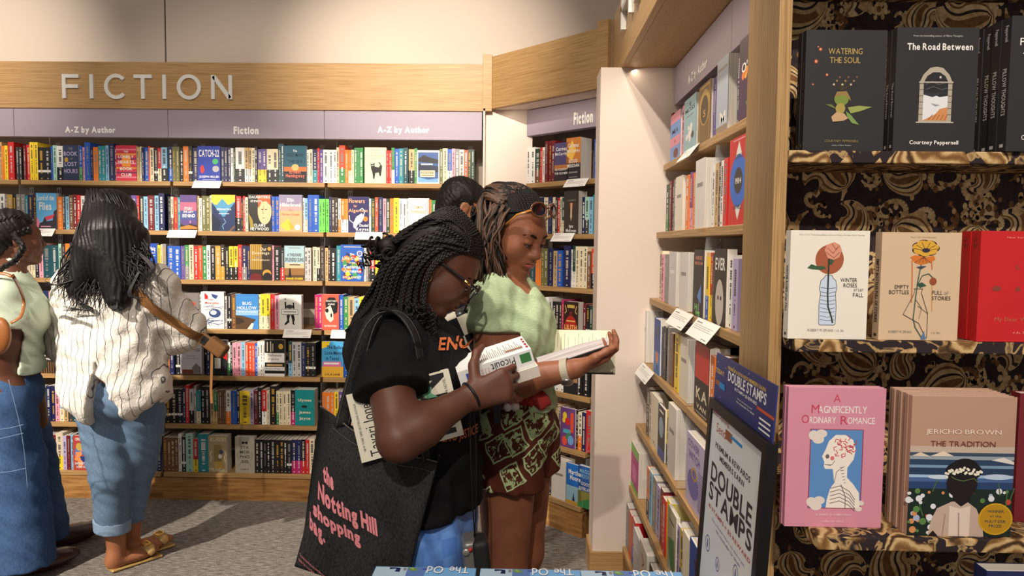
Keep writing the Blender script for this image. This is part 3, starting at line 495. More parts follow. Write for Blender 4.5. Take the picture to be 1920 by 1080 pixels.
# ------------------------------------------------------------------ shelved books, left to right per shelf
# tokens: @px sets the cursor; <px><colour>[/lower colour or =white band][^tall|v short]; _px gap; F:cover:px[:height mm[:thickness mm]]; Z:px1 = books hidden behind people
BACK_ROWS = [
 "@0 4tn^ 6o_ 6ye 11rd^ _4 5dg 5dg _4 5dr 7rd 8ye^ 7ye 13bk= 11bk= 4bl 7mt 13wh/bk F:hour:29 6bl/gn 4pk 11bl^ 6nb 9o_ 6te 7te 6lb 11nb^ 4dr F:lonely:38 5tn 4cr 5nb 8bl 3ro 7cr 7bk= 7rd/cr 11lb/bk _3 7nb/bl 6ol 7ol 7bk 10o_ 7bk= 11nb F:catch:42:203:30 _1 6nb 6nb 6nb 5wh 4dn 17wh/bk 7tn/wh 6tn/wh 6cr 5bk 9pu/ye 8pu/ye 11cr/bk 11cr/bk 5dt^ 6dt^ F:oldman:42:210:25 5wh 6cr 9nb/te 4rd 7pu 10wh 9wh 6wh 5be 11ro/gn^ 6o_ 6o_/cr 5cr 5gn 5gn 7gn _3 F:cat:40 5rd 5rd 6gn/wh 8bl 8te 9dt _1 11tn/bk 5gn F:foster:42:190 6ol 9be 8bl/wh 6pk 8gy 9lg 7ro 6dn 6dn",
 "@0 10wh 5gy 10go/bk 7bk 8gy 8gy 5te 10nb= 7db F:flies:38:208 _1 9o_ 5dg 7lb 8br 7dr 7rd 8wh Z:262 8bk 8lb 12dr 8lb 11nb^ _6 6bk 5cr/br 7rd 6te F:story:31:205 4tn 5wh 7ol 8ol 4cr F:sidd:44:208 10rd/bk 4bk 4rd 6cr F:sparta:43:212 7bl 8bl F:elin:43:212 4wh 6lb/cr 9bl^ 12bl 6lm 6lm 7lm 5nb 6db 6db 5wh/o_ 7o_/wh 7o_/wh F:algernon:39:205 4wh 7dn 6ro 9nb 6pk 7dn 7o_ 10ye 7wh 7wh 4wh F:demon:38:200 5o_ Z:894 7lb 6lb",
 "@-12 Z:45 9rd/cr 6cr 6cr 7bk 8pk 14dt 15dt 6mt 8db Z:266 F:haig:30:205 6ye 3cr 7gy _3 12bl 12bl 8pu 8gn/gy 9be 8rd 8ro 8gn 7wh 9bk 10go 7db/go 9bk 8ye/bk 8ye/bk 8rd 9nb/gy 7nb F:even:40:206 4pk 11bk 9bk/rd F:suns:37:200 6lg 6lg _4 7cr 6be/bk 9db 6tn 4db 12bk 8te F:octopus:43:210 4wh 5gy 3dg 10rd/bk Z:905",
 "@-12 Z:56 9lb 4ro F:khnight:24:205 Z:336 F:lesmis:38:205 4wh F:misw:43:212 5lg 8bk= 9br F:bug:42:200 4cr 9ye/cr 9ye/cr 8rd 9pk F:mots:42:200:30 _24 7mg 7mg F:crazy:32:205:45 8bl 9gn Z:905",
 "@-12 Z:55 7nb 7nb F:four:36:206 Z:330 9bk= F:john:40:205:30 _8 8nb 8dn F:dirt:24:205 5wh/gn 4bk 8pk 8pk 8lb 6ro 6ro 6ro 5bl 5wh 5wh 4wh F:remains:37:210:30 _7 7dt/lb 8lg 9lg 8nb 9bk= 10bk= _12 F:belles:40:205 Z:905",
 "@-12 Z:50 8nb/dn 9nb 10dn/go 11dn 8nb 8nb 8pk 8lb/cr 8tn 9dg Z:294 9nb _7 11bk= 11bk= 10bk= 6nb 7rd^ 9lg/bk 5gy^ 8te/cr 7bk^ 10bk^ 7tn 7gn/tn 4br 4br 4br 4br 9wh/o_ 11bl 5nb 20ye 7li 7dr 8bk^ 9rd/wh 6be 12bk^ 5cr/gn 7cr 7cr 8cr 9bk/mg F:ulysses:36:205:75 _14 7o_ 8o_ 8o_ 8ye Z:900",
 "@-12 Z:80 6bl 6bl 6bl 8dr 13be/ye^ 7li 7dr 6lb F:orbital:31:200 Z:284 10bk= 10nb _2 8br 7br 7br 7br 6wh^ 8bk= 14mt^ 9rd/ye 20te^ F:allfours:35:212:60 _15 F:meta:36:208:40 8bk 8bk 6bk 7bk 9bk 9bk 7bk 6bk 9bk= 9nb/mg 9nb/mg 8bk/rd 7rd 10cr Z:900"]
ANG_ROWS = [
 "@986 8wh 8wh 10dn/br 4rd 5wh 6dr^ 6dr^ 7dr^ F:nocountry:22:203:20 F:blood:24:222:90 _26 6bl 6bl",
 "@1000 Z:1018 9cr 8nb 5cr 4dg 5rd 4cr 5dt/cr F:ian:22:225:70 _10 6nb 8mt/dg 7lb 5te 7ol/ye 6pu 8gy",
 "@986 Z:1003 5o_ 6o_ 6ol 6ol 10nb 8tn 10bl _2 13nb^ 3wh 6dn/wh^ 7cr^ 7cr^ 8cr^ 7br 8ro/bk 8ro/bk 4dn",
 "@1000 Z:1020 7wh^ 7lg/bk^ 6bk 6bk 6bk 5mg^ F:lilith:22:208:45 _13 6dr 7bk/wh 5dn",
 "@1010 Z:1040 8wh 9wh F:moby:22:205:20 12bk^ 13bk^",
 "@1010 Z:1030 6mt 7tn 8be F:shapes:27:205:20 4bk 8cr/o_ 8nb 12rd^",
 "@1000 Z:1026 8bk F:plain2:16:205:70 _12 F:mar1:22:205:15 F:mar2:22:210:25 8bk"]
RIGHT_ROWS = [
 "@1255 3dr F:morn:18:186:10 4pk 3rd F:imo:22:196:14 5gy F:gold:22:198:30 6pu 5pk F:greyfog:20:226:70 _16 5nb F:omal:36:226:50",
 "@1247 5dn/gn 4dr 5bk 6gy F:plain3:5:200:70 _12 6o_ 4pu/pk 4mg/pk 6or F:plain1:4:225:80 _24 5wh 7tn 5db 5wh 7rd 6rd F:1984:36:235:20",
 "@1233 5cr 5pk 4gy 4gy 4dg/o_ F:plain4:4:200:80 _16 F:plain1:3:200:80 _18 6dn F:haruki:14:210:40 5tn/gn 6ye/bl 6rd/ye 7bk F:face:14:215:30 7br 9wh 10li",
 "@1203 F:plain1:8:225:70 _16 F:bluefun:6:215:50 8nb 6bk 5gy 7br _4 8ye 5wh F:plain3:5:205:70 _20 5nb F:kaik:26:215:60 8o_ 9br",
 "@1210 6db 5be F:creampl:14:200:16 F:blackwhale:12:190:12 7ye/bk F:plain2:12:235:120 _24 F:lilac:36:210:30",
 "@1183 F:pinkgrn:14:190:90 _14 5o_/bk 5lb 7gy 7li 6dr 7rd 7ye F:greenleaf:14:205:14 7li 8ye/dg F:creampl:14:210:12 F:bluefun:26:225:40",
 "@1172 5gy 6ro 6rd/bl F:plain4:12:185:20 F:sketch:14:200:50 _3 10bk 9dg 10be 10bk"]
SHELFW = ['top', 'second', 'third', 'fourth', 'fifth', 'sixth', 'bottom']
ORD = 'first second third fourth fifth sixth seventh eighth ninth tenth eleventh twelfth thirteenth fourteenth fifteenth sixteenth seventeenth eighteenth nineteenth twentieth'.split()
PROW = {'back': [343, 434, 524, 614, 706, 797, 888], 'angled': [340, 437, 535, 640, 740, 840, 950], 'right': [300, 435, 570, 700, 830, 950, 1050]}
hid = random.Random(11)
BOOKS = []
def parse(u, rows):
    for i, row in enumerate(rows):
        cur = 0; y = yf(u, i) + .014; ent = []
        def sx(px):
            py = PROW[u][i]
            if u == 'back': py = at(px, 500, 4).z * 0 + PROW[u][i]
            return px2s(u, px, py, y)[0]
        for tok in row.split():
            if tok[0] == '@': cur = float(tok[1:])
            elif tok[0] == '_': cur += float(tok[1:])
            elif tok[0] == 'Z':
                e = float(tok[2:])
                while cur < e - 4:
                    w_ = min(hid.uniform(7, 13), e - cur)
                    ent.append(dict(u=u, i=i, a=sx(cur), b=sx(cur + w_), y=y, c=hid.choice('bk bk dg wh cr cr nb nb dr rd bl lb dt gy db be tn o_ ye gn pk pu'.split()), c2=None, band=0, h=hid.uniform(.185, .207), hid=1, px=w_)); cur += w_
                cur = e
            elif tok[0] == 'F':
                q = tok.split(':'); w_ = float(q[2])
                ent.append(dict(u=u, i=i, a=sx(cur), b=sx(cur + w_), y=y - .004, face=q[1], h=(float(q[3]) if len(q) > 3 else 204) / 1000, t=(float(q[4]) if len(q) > 4 else 24) / 1000, px=w_, hid=0)); cur += w_
            else:
                k = 0
                while tok[k].isdigit(): k += 1
                w_ = float(tok[:k]); c = tok[k:k + 2]; rest = tok[k + 2:]
                if c == 'or': c = 'o_'
                h = .196 + hid.uniform(-.008, .008)
                if ent and ent[-1].get('c') == c and ent[-1].get('h') and not ent[-1].get('hid'): h = ent[-1]['h']
                elif '^' in rest: h = .216 + hid.uniform(-.004, .006)
                c2 = rest[rest.index('/') + 1:][:2] if '/' in rest else None
                ent.append(dict(u=u, i=i, a=sx(cur), b=sx(cur + w_), y=y + hid.uniform(0, .006), c=c, c2=c2, band='=' in rest, h=h, px=w_, hid=0)); cur += w_
        fi = [k for k, e in enumerate(ent) if 'face' in e]
        for k, e in enumerate(ent):
            if 'face' in e:
                d = FD[e['face']][0]
                e['label'] = 'face-out book, %s, on the %s %sshelf' % (d, SHELFW[i], {'back': '', 'angled': 'corner ', 'right': 'right-hand '}[u]); continue
            if not fi:
                e['label'] = '%s spine-out book, %s from the left on the %s angled-bay shelf' % (PC[e['c']][3], ORD[k], SHELFW[i]); continue
            n = min(fi, key=lambda q: (abs(q - k), q)); dist = abs(n - k); side = 'left' if k < n else 'right'
            nm = PC[e['c']][3] + (' and ' + PC[e['c2']][3] if e.get('c2') else '')
            de = FD[ent[n]['face']][0]
            if sum(r_.count(':' + ent[n]['face'] + ':') for r_ in BACK_ROWS + ANG_ROWS + RIGHT_ROWS) > 1: de += ' on the %s shelf' % SHELFW[i]
            for n_, de in ((nm, de), (PC[e['c']][3], de), (PC[e['c']][3], FD[ent[n]['face']][0]), (PC[e['c']][3], de.split(' with ')[0] + ' on the %s shelf' % SHELFW[i]), (PC[e['c']][3].split()[-1], ' '.join(de.split(' ')[:7]))):
                lab = '%s spine-out book, %s %s of the %s' % (n_, ORD[min(dist, 20) - 1], side, de)
                if len(lab.split()) <= 16: break
            e['label'] = lab
        BOOKS.extend(ent)
parse('back', BACK_ROWS); parse('angled', ANG_ROWS); parse('right', RIGHT_ROWS)

LIGHTC = {'wh', 'cr', 'lg', 'ye', 'be', 'mt', 'lb', 'pk', 'li', 'lm', 'tn'}
def spine_mesh(mb, x0, w_, y, z, h, d, e, rr):
    c = bm(e['c']); t = min(.0011, w_ * .12)
    mb.box(x0, x0 + w_, y, y + t, z, z + h, c)
    mb.box(x0, x0 + t, y + t, y + d, z, z + h, c); mb.box(x0 + w_ - t, x0 + w_, y + t, y + d, z, z + h, c)
    mb.box(x0 + t, x0 + w_ - t, y + t, y + d - .001, z + .001, z + h - .0015, PAGE)
    if w_ < .004: return
    yy = y - .0003
    if e.get('c2'): mb.poly([(x0, z), (x0 + w_, z), (x0 + w_, z + h * .38), (x0, z + h * .38)], yy, bm(e['c2']))
    if e.get('band'): mb.poly([(x0, z + .045), (x0 + w_, z + .045), (x0 + w_, z + .058), (x0, z + .058)], yy, bm('wh'))
    ink = bm('dg') if e['c'] in LIGHTC else bm(rr.choice(['wh', 'lg', 'be', 'go', 'gy', 'lg']))
    yy -= .0003; lw = w_ * rr.uniform(.28, .46); cx = x0 + w_ / 2
    zt = z + h * rr.uniform(.88, .94); zb = z + h * rr.uniform(.42, .6)
    while zt > zb:                                     # letter-like marks of a spine title
        s = rr.uniform(.003, .0062)
        mb.poly([(cx - lw / 2, zt - s), (cx + lw / 2, zt - s), (cx + lw / 2, zt), (cx - lw / 2, zt)], yy, ink) if rr.random() < .82 else None
        zt -= s + .0016
    ink2 = ink if not e.get('c2') else (bm('dg') if e['c2'] in LIGHTC else bm('wh'))
    zt = zb - .008; zb2 = z + h * rr.uniform(.14, .22)
    while zt > zb2:
        s = rr.uniform(.002, .004)
        mb.poly([(cx - lw / 3, zt - s), (cx + lw / 3, zt - s), (cx + lw / 3, zt), (cx - lw / 3, zt)], yy, ink2) if rr.random() < .8 else None
        zt -= s + .0013
    mb.poly([(cx - lw * .3, z + .007), (cx + lw * .3, z + .007), (cx + lw * .3, z + .013), (cx - lw * .3, z + .013)], yy, ink2)
SPINE_TXT = {}
def face_book(e, x0, y, z, root, w_=None):
    """a face-out book with its page block and printed front"""
    d, base, sp, els = FD[e['face']]; w_ = e['b'] - e['a'] if w_ is None else w_; h, t = e['h'], e['t']
    c = bm(base); k = .0012
    b = MB(); b.box(0, w_, 0, k, 0, h, c); b.box(0, w_, t - k, t, 0, h, c); b.box(0, k, k, t - k, 0, h, bm(sp)); paint(b, els, 0, 0, w_, h, 0); b.build('cover', root)
    b = MB(); b.box(k, w_ - .0015, k, t - k, .001, h - .0015, PAGE); b.build('page_block', root)
KEEP = sorted([e for e in BOOKS if not e['hid']], key=lambda e: -e['px'] * e['h'] * (2.2 if e['u'] == 'right' else 1))
for k, e in enumerate(KEEP): e['ind'] = k < 268 or 'face' in e
stuff = MB(); bk = random.Random(5); seen = {}
for e in BOOKS:
    u, z = e['u'], ZS[e['i']] + .0007; a, c_ = e['a'], e['b']
    if 'face' in e:
        if u == 'right': c_ = max(c_, a + .125)
        if u == 'angled': c_ = max(c_, a + .10)
        lab = e['label']; seen[lab] = seen.get(lab, 0) + 1
        r = thing('book', lab, 'book', W3(u, a, e['y'], z), ANG[u][1], 'face-out books on the wall shelves')
        face_book(e, a, 0, 0, r, c_ - a); continue
    g = min(.0005, (c_ - a) * .06); wd = c_ - a - g; dp = bk.uniform(.125, .14)
    if e.get('ind'):
        b = MB(); spine_mesh(b, 0, wd, 0, 0, e['h'], dp, e, bk)
        o = b.build('book', None, W3(u, a, e['y'], z), ANG[u][1])
        seen[e['label']] = seen.get(e['label'], 0) + 1
        tag(o, e['label'], 'book', 'spine-out books on the wall shelves')
    else:
        m0 = MB(); spine_mesh(m0, a, wd, e['y'], z, e['h'], dp, e, bk)
        o_ = ANG[u][0]; ux, un = U_axes(u)
        base = len(stuff.v); stuff.v += [tuple(o_ + ux * v[0] + un * v[1] + Vector((0, 0, v[2]))) for v in m0.v]
        for f, mi in zip(m0.f, m0.m): stuff.f.append(tuple(q + base for q in f)); stuff.m.append(stuff.mi(m0.ms[mi]))
so = stuff.build('shelved_books'); tag(so, 'remaining slim spine-out books filling the gaps on the wall shelves', 'books', None, 'stuff')
DUP = [k for k, v in seen.items() if v > 1]
print('BOOKS', len(BOOKS), 'kept', sum(1 for e in BOOKS if e.get('ind')), 'dup labels', DUP, 'long', [k for k in seen if len(k.split()) > 16])
# ------------------------------------------------------------------ shelf cards
def card(u, i, px0, px1, label, h=.052, rows=3):
    y = yf(u, i) - .002; a = px2s(u, px0, PROW[u][i], y)[0]; c = px2s(u, px1, PROW[u][i], y)[0]
    r = thing('shelf_card', label, 'card', W3(u, a, y, ZS[i] + .001), ANG[u][1], 'white review cards on the shelf edges')
    L = c - a; M = Matrix.Rotation(R_(-38), 4, 'X')
    b = MB(); b.box(0, L, -.0006, 0, -h, .004, CARD, M); b.build('card', r)
    b = MB(); m = MB()
    m.poly([(L * .08, -.010), (L * .34, -.010), (L * .34, -.0065), (L * .08, -.0065)], -.001, GINK)
    for k in range(rows): m.poly([(L * .08, -.018 - .006 * k), (L * (.9 - .1 * (k % 2)), -.018 - .006 * k), (L * (.9 - .1 * (k % 2)), -.0168 - .006 * k), (L * .08, -.0168 - .006 * k)], -.001, GINK)
    m.poly([(L * .7, -h + .006), (L * .92, -h + .006), (L * .92, -h + .0085), (L * .7, -h + .0085)], -.001, GINK)
    b.add([M @ Vector(v) for v in m.v], m.f, GINK); b.build('card_print', r)
    b = MB(); b.box(.005, L - .005, .0, .003, -.022, .004, ACR); b.build('card_holder', r)
card('back', 0, 364, 416, 'white shelf card under the bright blue cover on the top shelf')
card('back', 1, 317, 370, 'white shelf card under the purple dusk cover on the second shelf')
card('back', 1, 667, 718, 'white shelf card under the white mouse cover on the second shelf')
card('back', 1, 70, 104, 'white shelf card under the sky blue cover beside the braided woman')
card('back', 3, 533, 585, 'white shelf card under the black figure cover on the fourth shelf')
card('back', 3, 622, 660, 'white shelf card under the salmon red cover on the fourth shelf')
card('back', 3, 60, 84, 'white shelf card between the green tee and the striped shirt')
card('angled', 0, 1063, 1104, 'white shelf card under the fiery orange cover in the corner bay')
card('angled', 1, 1039, 1078, 'white shelf card under the dark brown pen cover in the corner bay')
card('right', 0, 1284, 1310, 'white shelf card on the top shelf of the right bookcase')
card('right', 2, 1268, 1300, 'farther of the two white shelf cards on the third right-hand shelf', .06)
card('right', 2, 1309, 1351, 'nearer of the two white shelf cards on the third right-hand shelf', .06)
card('right', 3, 1205, 1226, 'white shelf card on the fourth right-hand shelf by the white column', .055)
# empty acrylic easel on the fourth shelf
a0 = px2s('back', 590, 614, yf('back', 3) + .03)[0]
r = thing('display_easel', 'empty clear acrylic book easel beside the black figure cover', 'easel', W3('back', a0, yf('back', 3) + .03, ZS[3] + .001))
b = MB(); M = Matrix.Rotation(R_(-14), 4, 'X'); EAS = mat('frosted_acrylic', (225, 228, 226), .3, .5); EAS.node_tree.nodes['Principled BSDF'].inputs['Alpha'].default_value = .55
for q in ((0, .05, .0, .004, 0, .19), (0, .05, -.03, 0, 0, .004)): b.box(*q, EAS, M)
b.build('backrest', r); b = MB(); b.prism([(0, 0), (.004, 0), (.05, .0), (.046, 0)], 0, .003, EAS); b.box(0, .05, .055, .058, 0, .1, EAS); b.build('strut', r)

# ------------------------------------------------------------------ paisley display fixture
PX0 = .4071
PDK = cloth_p('paisley_ground', (68, 56, 58), (52, 44, 46)); PTN = cloth_p('paisley_tan', (226, 192, 140), (186, 150, 102)); PBR = cloth_p('paisley_brown', (146, 106, 66), (116, 82, 52)); PLT = cloth_p('paisley_light', (240, 212, 164), (210, 176, 128))
r = thing('display_fixture', 'paisley-lined display case with an oak side panel at the right of the photo', 'display case', (PX0, 1.2, 0))
b = MB(); b.box(0, .0212, 0, .165, 0, 2.9, W_Z); bevel(b.build('side_panel', r), .0015)
b = MB(); b.box(.0212, 1.1, .16, .18, .05, 2.9, PDK)
pr = random.Random(17); cells = []
def comma(cx, cz, a, rot, flip, layers=((1, 1, PTN), (.84, .97, PBR), (.72, .94, PLT), (.5, .84, PDK), (.38, .78, PTN), (.2, .6, PBR))):
    for q, (ws, sl, m_) in enumerate(layers):
        Lf, Rt = [], []; x = z = 0.0; N = 20; h_ = 0
        for k in range(N + 1):
            s_ = k / N * sl; h_ = max(0, s_ - .28) ** 1.15 * 3.6 * flip
            if k: x += math.sin(h_) * 3.1 * a * sl / N; z += math.cos(h_) * 3.1 * a * sl / N
            w_ = (math.sqrt(max(0, 1 - (1 - s_ / .3) ** 2)) if s_ < .3 else (1 - (s_ - .3) / .7) ** .85) * a * ws
            Lf.append((x - math.cos(h_) * w_, z + math.sin(h_) * w_)); Rt.append((x + math.cos(h_) * w_, z - math.sin(h_) * w_))
        c_, s2 = math.cos(rot), math.sin(rot); T2 = lambda p: (cx + c_ * p[0] - s2 * (p[1] - a * (.9 - q * .04)), cz + s2 * p[0] + c_ * (p[1] - a * (.9 - q * .04)))
        for k in range(N): b.poly([T2(Lf[k]), T2(Rt[k]), T2(Rt[k + 1]), T2(Lf[k + 1])], .1597 - .00012 * q - .00001 * pr.random(), m_)
def scroll(cx, cz, a, rot, flip, m_):
    h_ = rot; x, z = cx, cz; P_ = []
    for k in range(16): x += math.cos(h_) * a / 9; z += math.sin(h_) * a / 9; h_ += flip * (.08 + .03 * k); P_.append((x, z))
    for k in range(15):
        w_ = a * .075 * math.sin(math.pi * (k + 1) / 17) + .0012; b.line([P_[k], P_[k + 1]], w_ * 2, .15985 - .00001 * pr.random(), m_)
        if k % 3 == 1: b.ell(P_[k][0] - math.sin(h_) * a * .22, P_[k][1] + math.cos(h_) * a * .22, a * .085, a * .12, .15982, pr.choice([PTN, PLT, PBR]), 10)
for _t in range(5000):
    x, z = pr.uniform(.03, .75), pr.uniform(.78, 2.15); a = pr.uniform(.022, .042)
    if all((x - q[0]) ** 2 + (z - q[1]) ** 2 > (1.42 * (a + q[2])) ** 2 for q in cells): cells.append((x, z, a))
for x, z, a in cells: comma(x, z, a * 1.12, pr.uniform(0, 6.28), pr.choice((-1, 1)))
for _t in range(700): scroll(pr.uniform(.03, .78), pr.uniform(.78, 2.15), pr.uniform(.03, .06), pr.uniform(0, 6.28), pr.choice((-1, 1)), pr.choice([PTN, PTN, PBR, PLT]))
for _t in range(420): b.ell(pr.uniform(.03, .8), pr.uniform(.78, 2.15), pr.uniform(.002, .005), pr.uniform(.003, .007), .1599, pr.choice([PTN, PBR]), 8)
b.v = [(max(v[0], .0215), v[1], v[2]) for v in b.v]; b.build('back_panel', r)
for z, y in ((1.63, .0), (1.325, -.055), (1.052, -.17), (.80, -.19), (1.94, .02)):
    b = MB(); b.box(.0225, 1.1, y, .159, z - .020, z, PAIS); bevel(b.build('shelf', r), .002)
b = MB(); b.box(.0225, 1.1, -.19, .159, .05, .3, PAIS); b.build('plinth', r)

GR = 'books in the paisley display case'
def disp_book(label, key, px0, px1, z, Y, h, t, els, base, n=1, spine=None, spcol='wh', spl=None):
    """front copy plus n-1 copies right behind it, each a book of its own"""
    x0 = at(px0, 500, Y).x; x1 = at(px1, 500, Y).x; w_ = x1 - x0; k = .0012
    for q in range(n):
        lab = label if q == 0 else (spl or 'copy') % (ORD[q] if n > 2 else 'only')
        r = thing('book', lab, 'book', (x0 + (-.001 if q % 2 else .001) * (q > 0), Y + q * (t + .0012), z + .0006), 0, GR)
        b = MB(); b.box(0, w_, 0, k, 0, h, bm(base)); b.box(0, w_, t - k, t, 0, h, bm(base)); b.box(0, k, k, t - k, 0, h, bm(base))
        if q == 0: paint(b, els, 0, 0, w_, h, 0)
        cb = b; b = MB(); b.box(k, w_ - .002, k, t - k, .001, h - .001, PAGE); b.build('page_block', r)
        if spine and q < 9:
            b = MB()
            for txt, v0, v1 in spine: b.text(txt, t * .28, t * .72, h * v0, h * v1, -.0004, bm(spcol), True, 1)
            if key != 'red': b.poly([(t * .3, h * .03), (t * .7, h * .03), (t * .7, h * .055), (t * .3, h * .055)], -.0004, bm(spcol))
            for f_, mi in zip(b.f, b.m): cb.add([(b.v[i][1], t - b.v[i][0], b.v[i][2]) for i in f_], [tuple(range(len(f_)))], b.ms[mi])
        cb.build('cover', r)
CH = (46, 45, 47)
gl = (120, 140, 62)
wat = [T('WATERING', .49, .825, .42, .048, (190, 160, 90), False), T('THE SOUL', .49, .752, .38, .048, (190, 160, 90), False)]
wat += [E(x, y, s * 1.8, s * 1.2, (120, 60, 44)) for x, y, s in ((.18, .84, .014), (.13, .74, .016), (.27, .63, .012), (.1, .55, .008))] + [E(x, y, s, s * .7, (240, 150, 110)) for x, y, s in ((.18, .84, .014), (.13, .74, .016), (.27, .63, .012), (.1, .55, .008), (.15, .86, .008))]
wat += [L((70, 60, 44), .008, (.46, .5), (.36 + i * .035, .54 + .03 * (i % 3))) for i in range(8)] + [E(.36 + i * .035, .55 + .03 * (i % 3), .013, .009, ((200, 186, 150), (150, 120, 80), (120, 84, 60))[i % 3]) for i in range(9)]
wat += [P((104, 118, 60), (.26, .385), (.34, .385), (.42, .34), (.34, .36)), P((150, 160, 84), (.54, .36), (.68, .375), (.84, .365), (.7, .33), (.58, .31)), P((120, 150, 84), (.52, .33), (.58, .30), (.69, .215), (.6, .23), (.54, .28)), E(.46, .43, .09, .058, gl), P((150, 120, 70), (.37, .44), (.40, .49), (.52, .495), (.56, .45), (.58, .41), (.5, .46), (.42, .455)), E(.45, .35, .06, .045, (170, 150, 80)), P((196, 160, 120), (.34, .28), (.4, .32), (.5, .31), (.55, .27), (.5, .25), (.36, .24))]
wat += [T('COURTNEY PEPPERNELL', .48, .08, .42, .02, (150, 130, 84), False), T('Author of Pillow Thoughts', .48, .043, .24, .013, 'lg', False)]
disp_book('black book with a leafy green sprout figure, leftmost on top paisley shelf', 'wat', 1497, 1646, 1.63, 1.207, .195, .0145, wat, CH, 2, [('Watering the Soul', .3, .75)], (120, 104, 70), '%s copy behind the black sprout-figure book at the display end')
road = [T('From the bestselling author of Pillow Thoughts', .5, .93, .6, .018, 'lg', False), T('The Road Between', .53, .845, .8, .055, 'wh')]
road += [P((176, 166, 150), (.30, .24), (.30, .56), (.34, .62), (.42, .675), (.5, .685), (.58, .675), (.66, .62), (.70, .56), (.70, .24)), P((40, 40, 44), (.35, .25), (.35, .56), (.39, .61), (.46, .64), (.54, .64), (.61, .61), (.65, .56), (.65, .25)), P((226, 226, 230), (.35, .25), (.35, .46), (.44, .47), (.55, .44), (.65, .45), (.65, .25)), P((50, 52, 58), (.35, .46), (.46, .44), (.6, .47), (.65, .45), (.65, .475), (.35, .475)), P((206, 140, 90), (.35, .25), (.5, .3), (.56, .345), (.65, .36), (.65, .25)), P((150, 150, 156), (.44, .39), (.56, .375), (.5, .365))]
road += [L((86, 84, 90), .01, (.37, .54), (.45, .57), (.53, .54), (.63, .56)), L((86, 84, 90), .01, (.37, .5), (.47, .525), (.57, .5), (.64, .515)), E(.55, .6, .014, .01, 'lg'), R(.27, .232, .73, .24, (196, 188, 174)), R(.29, .555, .71, .565, (190, 180, 164))]
road += [L((120, 112, 100), .005, (.30, .3 + .05 * i), (.35, .3 + .05 * i)) for i in range(6)] + [L((120, 112, 100), .005, (.65, .3 + .05 * i), (.70, .3 + .05 * i)) for i in range(6)] + [L((150, 90, 50), .006, (.42 + .05 * i, .255), (.47 + .045 * i, .3)) for i in range(5)] + [T('Courtney Peppernell', .5, .068, .6, .042, 'wh')]
disp_book('charcoal book with a stone archway picture, middle of the top paisley shelf', 'road', 1664, 1815, 1.63, 1.207, .200, .0145, road, CH, 2, [('The Road Between', .28, .56)], 'lg', '%s copy behind the charcoal archway book')
pil = [T('PILLOW', .36, .81, .5, .055, 'wh', False), T('THOUGHTS', .5, .7, .7, .055, 'wh', False), T('COURTNEY PEPPERNELL', .5, .1, .64, .034, 'wh', False), E(.3, .14, .012, .008, 'wh'), E(.3, .06, .012, .008, 'lg')]
disp_book('charcoal book reading PILLOW at the right edge of the top paisley shelf', 'pil', 1874, 2030, 1.63, 1.19, .214, .0225, pil, CH, 4, [('PILLOW THOUGHTS', .27, .62), ('Peppernell', .82, .94)], 'lg', '%s book of the dark row behind the PILLOW cover')
# second shelf
wr = [T('New York Times bestselling authors of Empty Bottles Full of Stories', .52, .957, .82, .016, (120, 116, 108), False), E(.50, .735, .18, .135, (168, 92, 62))]
bt = [(.39, .14), (.385, .3), (.4, .42), (.385, .47), (.4, .54), (.44, .565), (.46, .59), (.54, .59), (.55, .565), (.59, .54), (.605, .47), (.59, .42), (.605, .3), (.6, .14), (.58, .13), (.41, .13)]
wr += [P((206, 220, 240), *bt), L('dg', .007, *bt, bt[0])] + [L('dg', .005, (.4, .18 + i * .037), (.5, .172 + i * .037 - .008 * (i % 2)), (.59, .18 + i * .037)) for i in range(9)]
wr += [L((50, 62, 48), .02, (.49, .74), (.49, .42), (.5, .3), (.55, .2), (.565, .15)), P((60, 92, 66), (.22, .655), (.27, .69), (.33, .675), (.44, .67), (.46, .65), (.38, .64), (.28, .645))]
wr += [P((220, 150, 126), (.43, .82), (.46, .87), (.55, .895), (.62, .87), (.65, .82), (.62, .755), (.55, .73), (.47, .75)), L((120, 60, 50), .006, (.47, .84), (.54, .79), (.6, .85)), L((120, 60, 50), .006, (.45, .8), (.55, .75), (.62, .8)), L((120, 60, 50), .006, (.52, .88), (.57, .83), (.62, .86)), P((64, 90, 62), (.5, .735), (.56, .73), (.53, .69), (.5, .69))]
wr += [T('WINTER', .75, .548, .21, .036, 'dg', False), T('ROSES', .77, .5, .17, .036, 'dg', False), T('after', .88, .463, .125, .032, 'gy', False), T('FALL', .875, .412, .13, .036, 'dg', False), T('ROBERT M. DRAKE / r.h. Sin', .48, .083, .46, .022, 'gy', False)]
disp_book('white book with a rose in a water bottle, left on the middle paisley shelf', 'win', 1481, 1629, 1.325, 1.15, .1725, .021, wr, (238, 232, 218), 1, [('WINTER ROSES after FALL', .25, .68)], 'dg')
eb = [T('New York Times Bestseller', .52, .955, .32, .016, (140, 120, 100), False)]
import math as _m
def petals(cx, cy, rx, ry, n, c, a0=0): return [E(cx + rx * .55 * _m.cos(a0 + 2 * _m.pi * i / n), cy + ry * .55 * _m.sin(a0 + 2 * _m.pi * i / n), rx * .5, ry * .5, c) for i in range(n)]
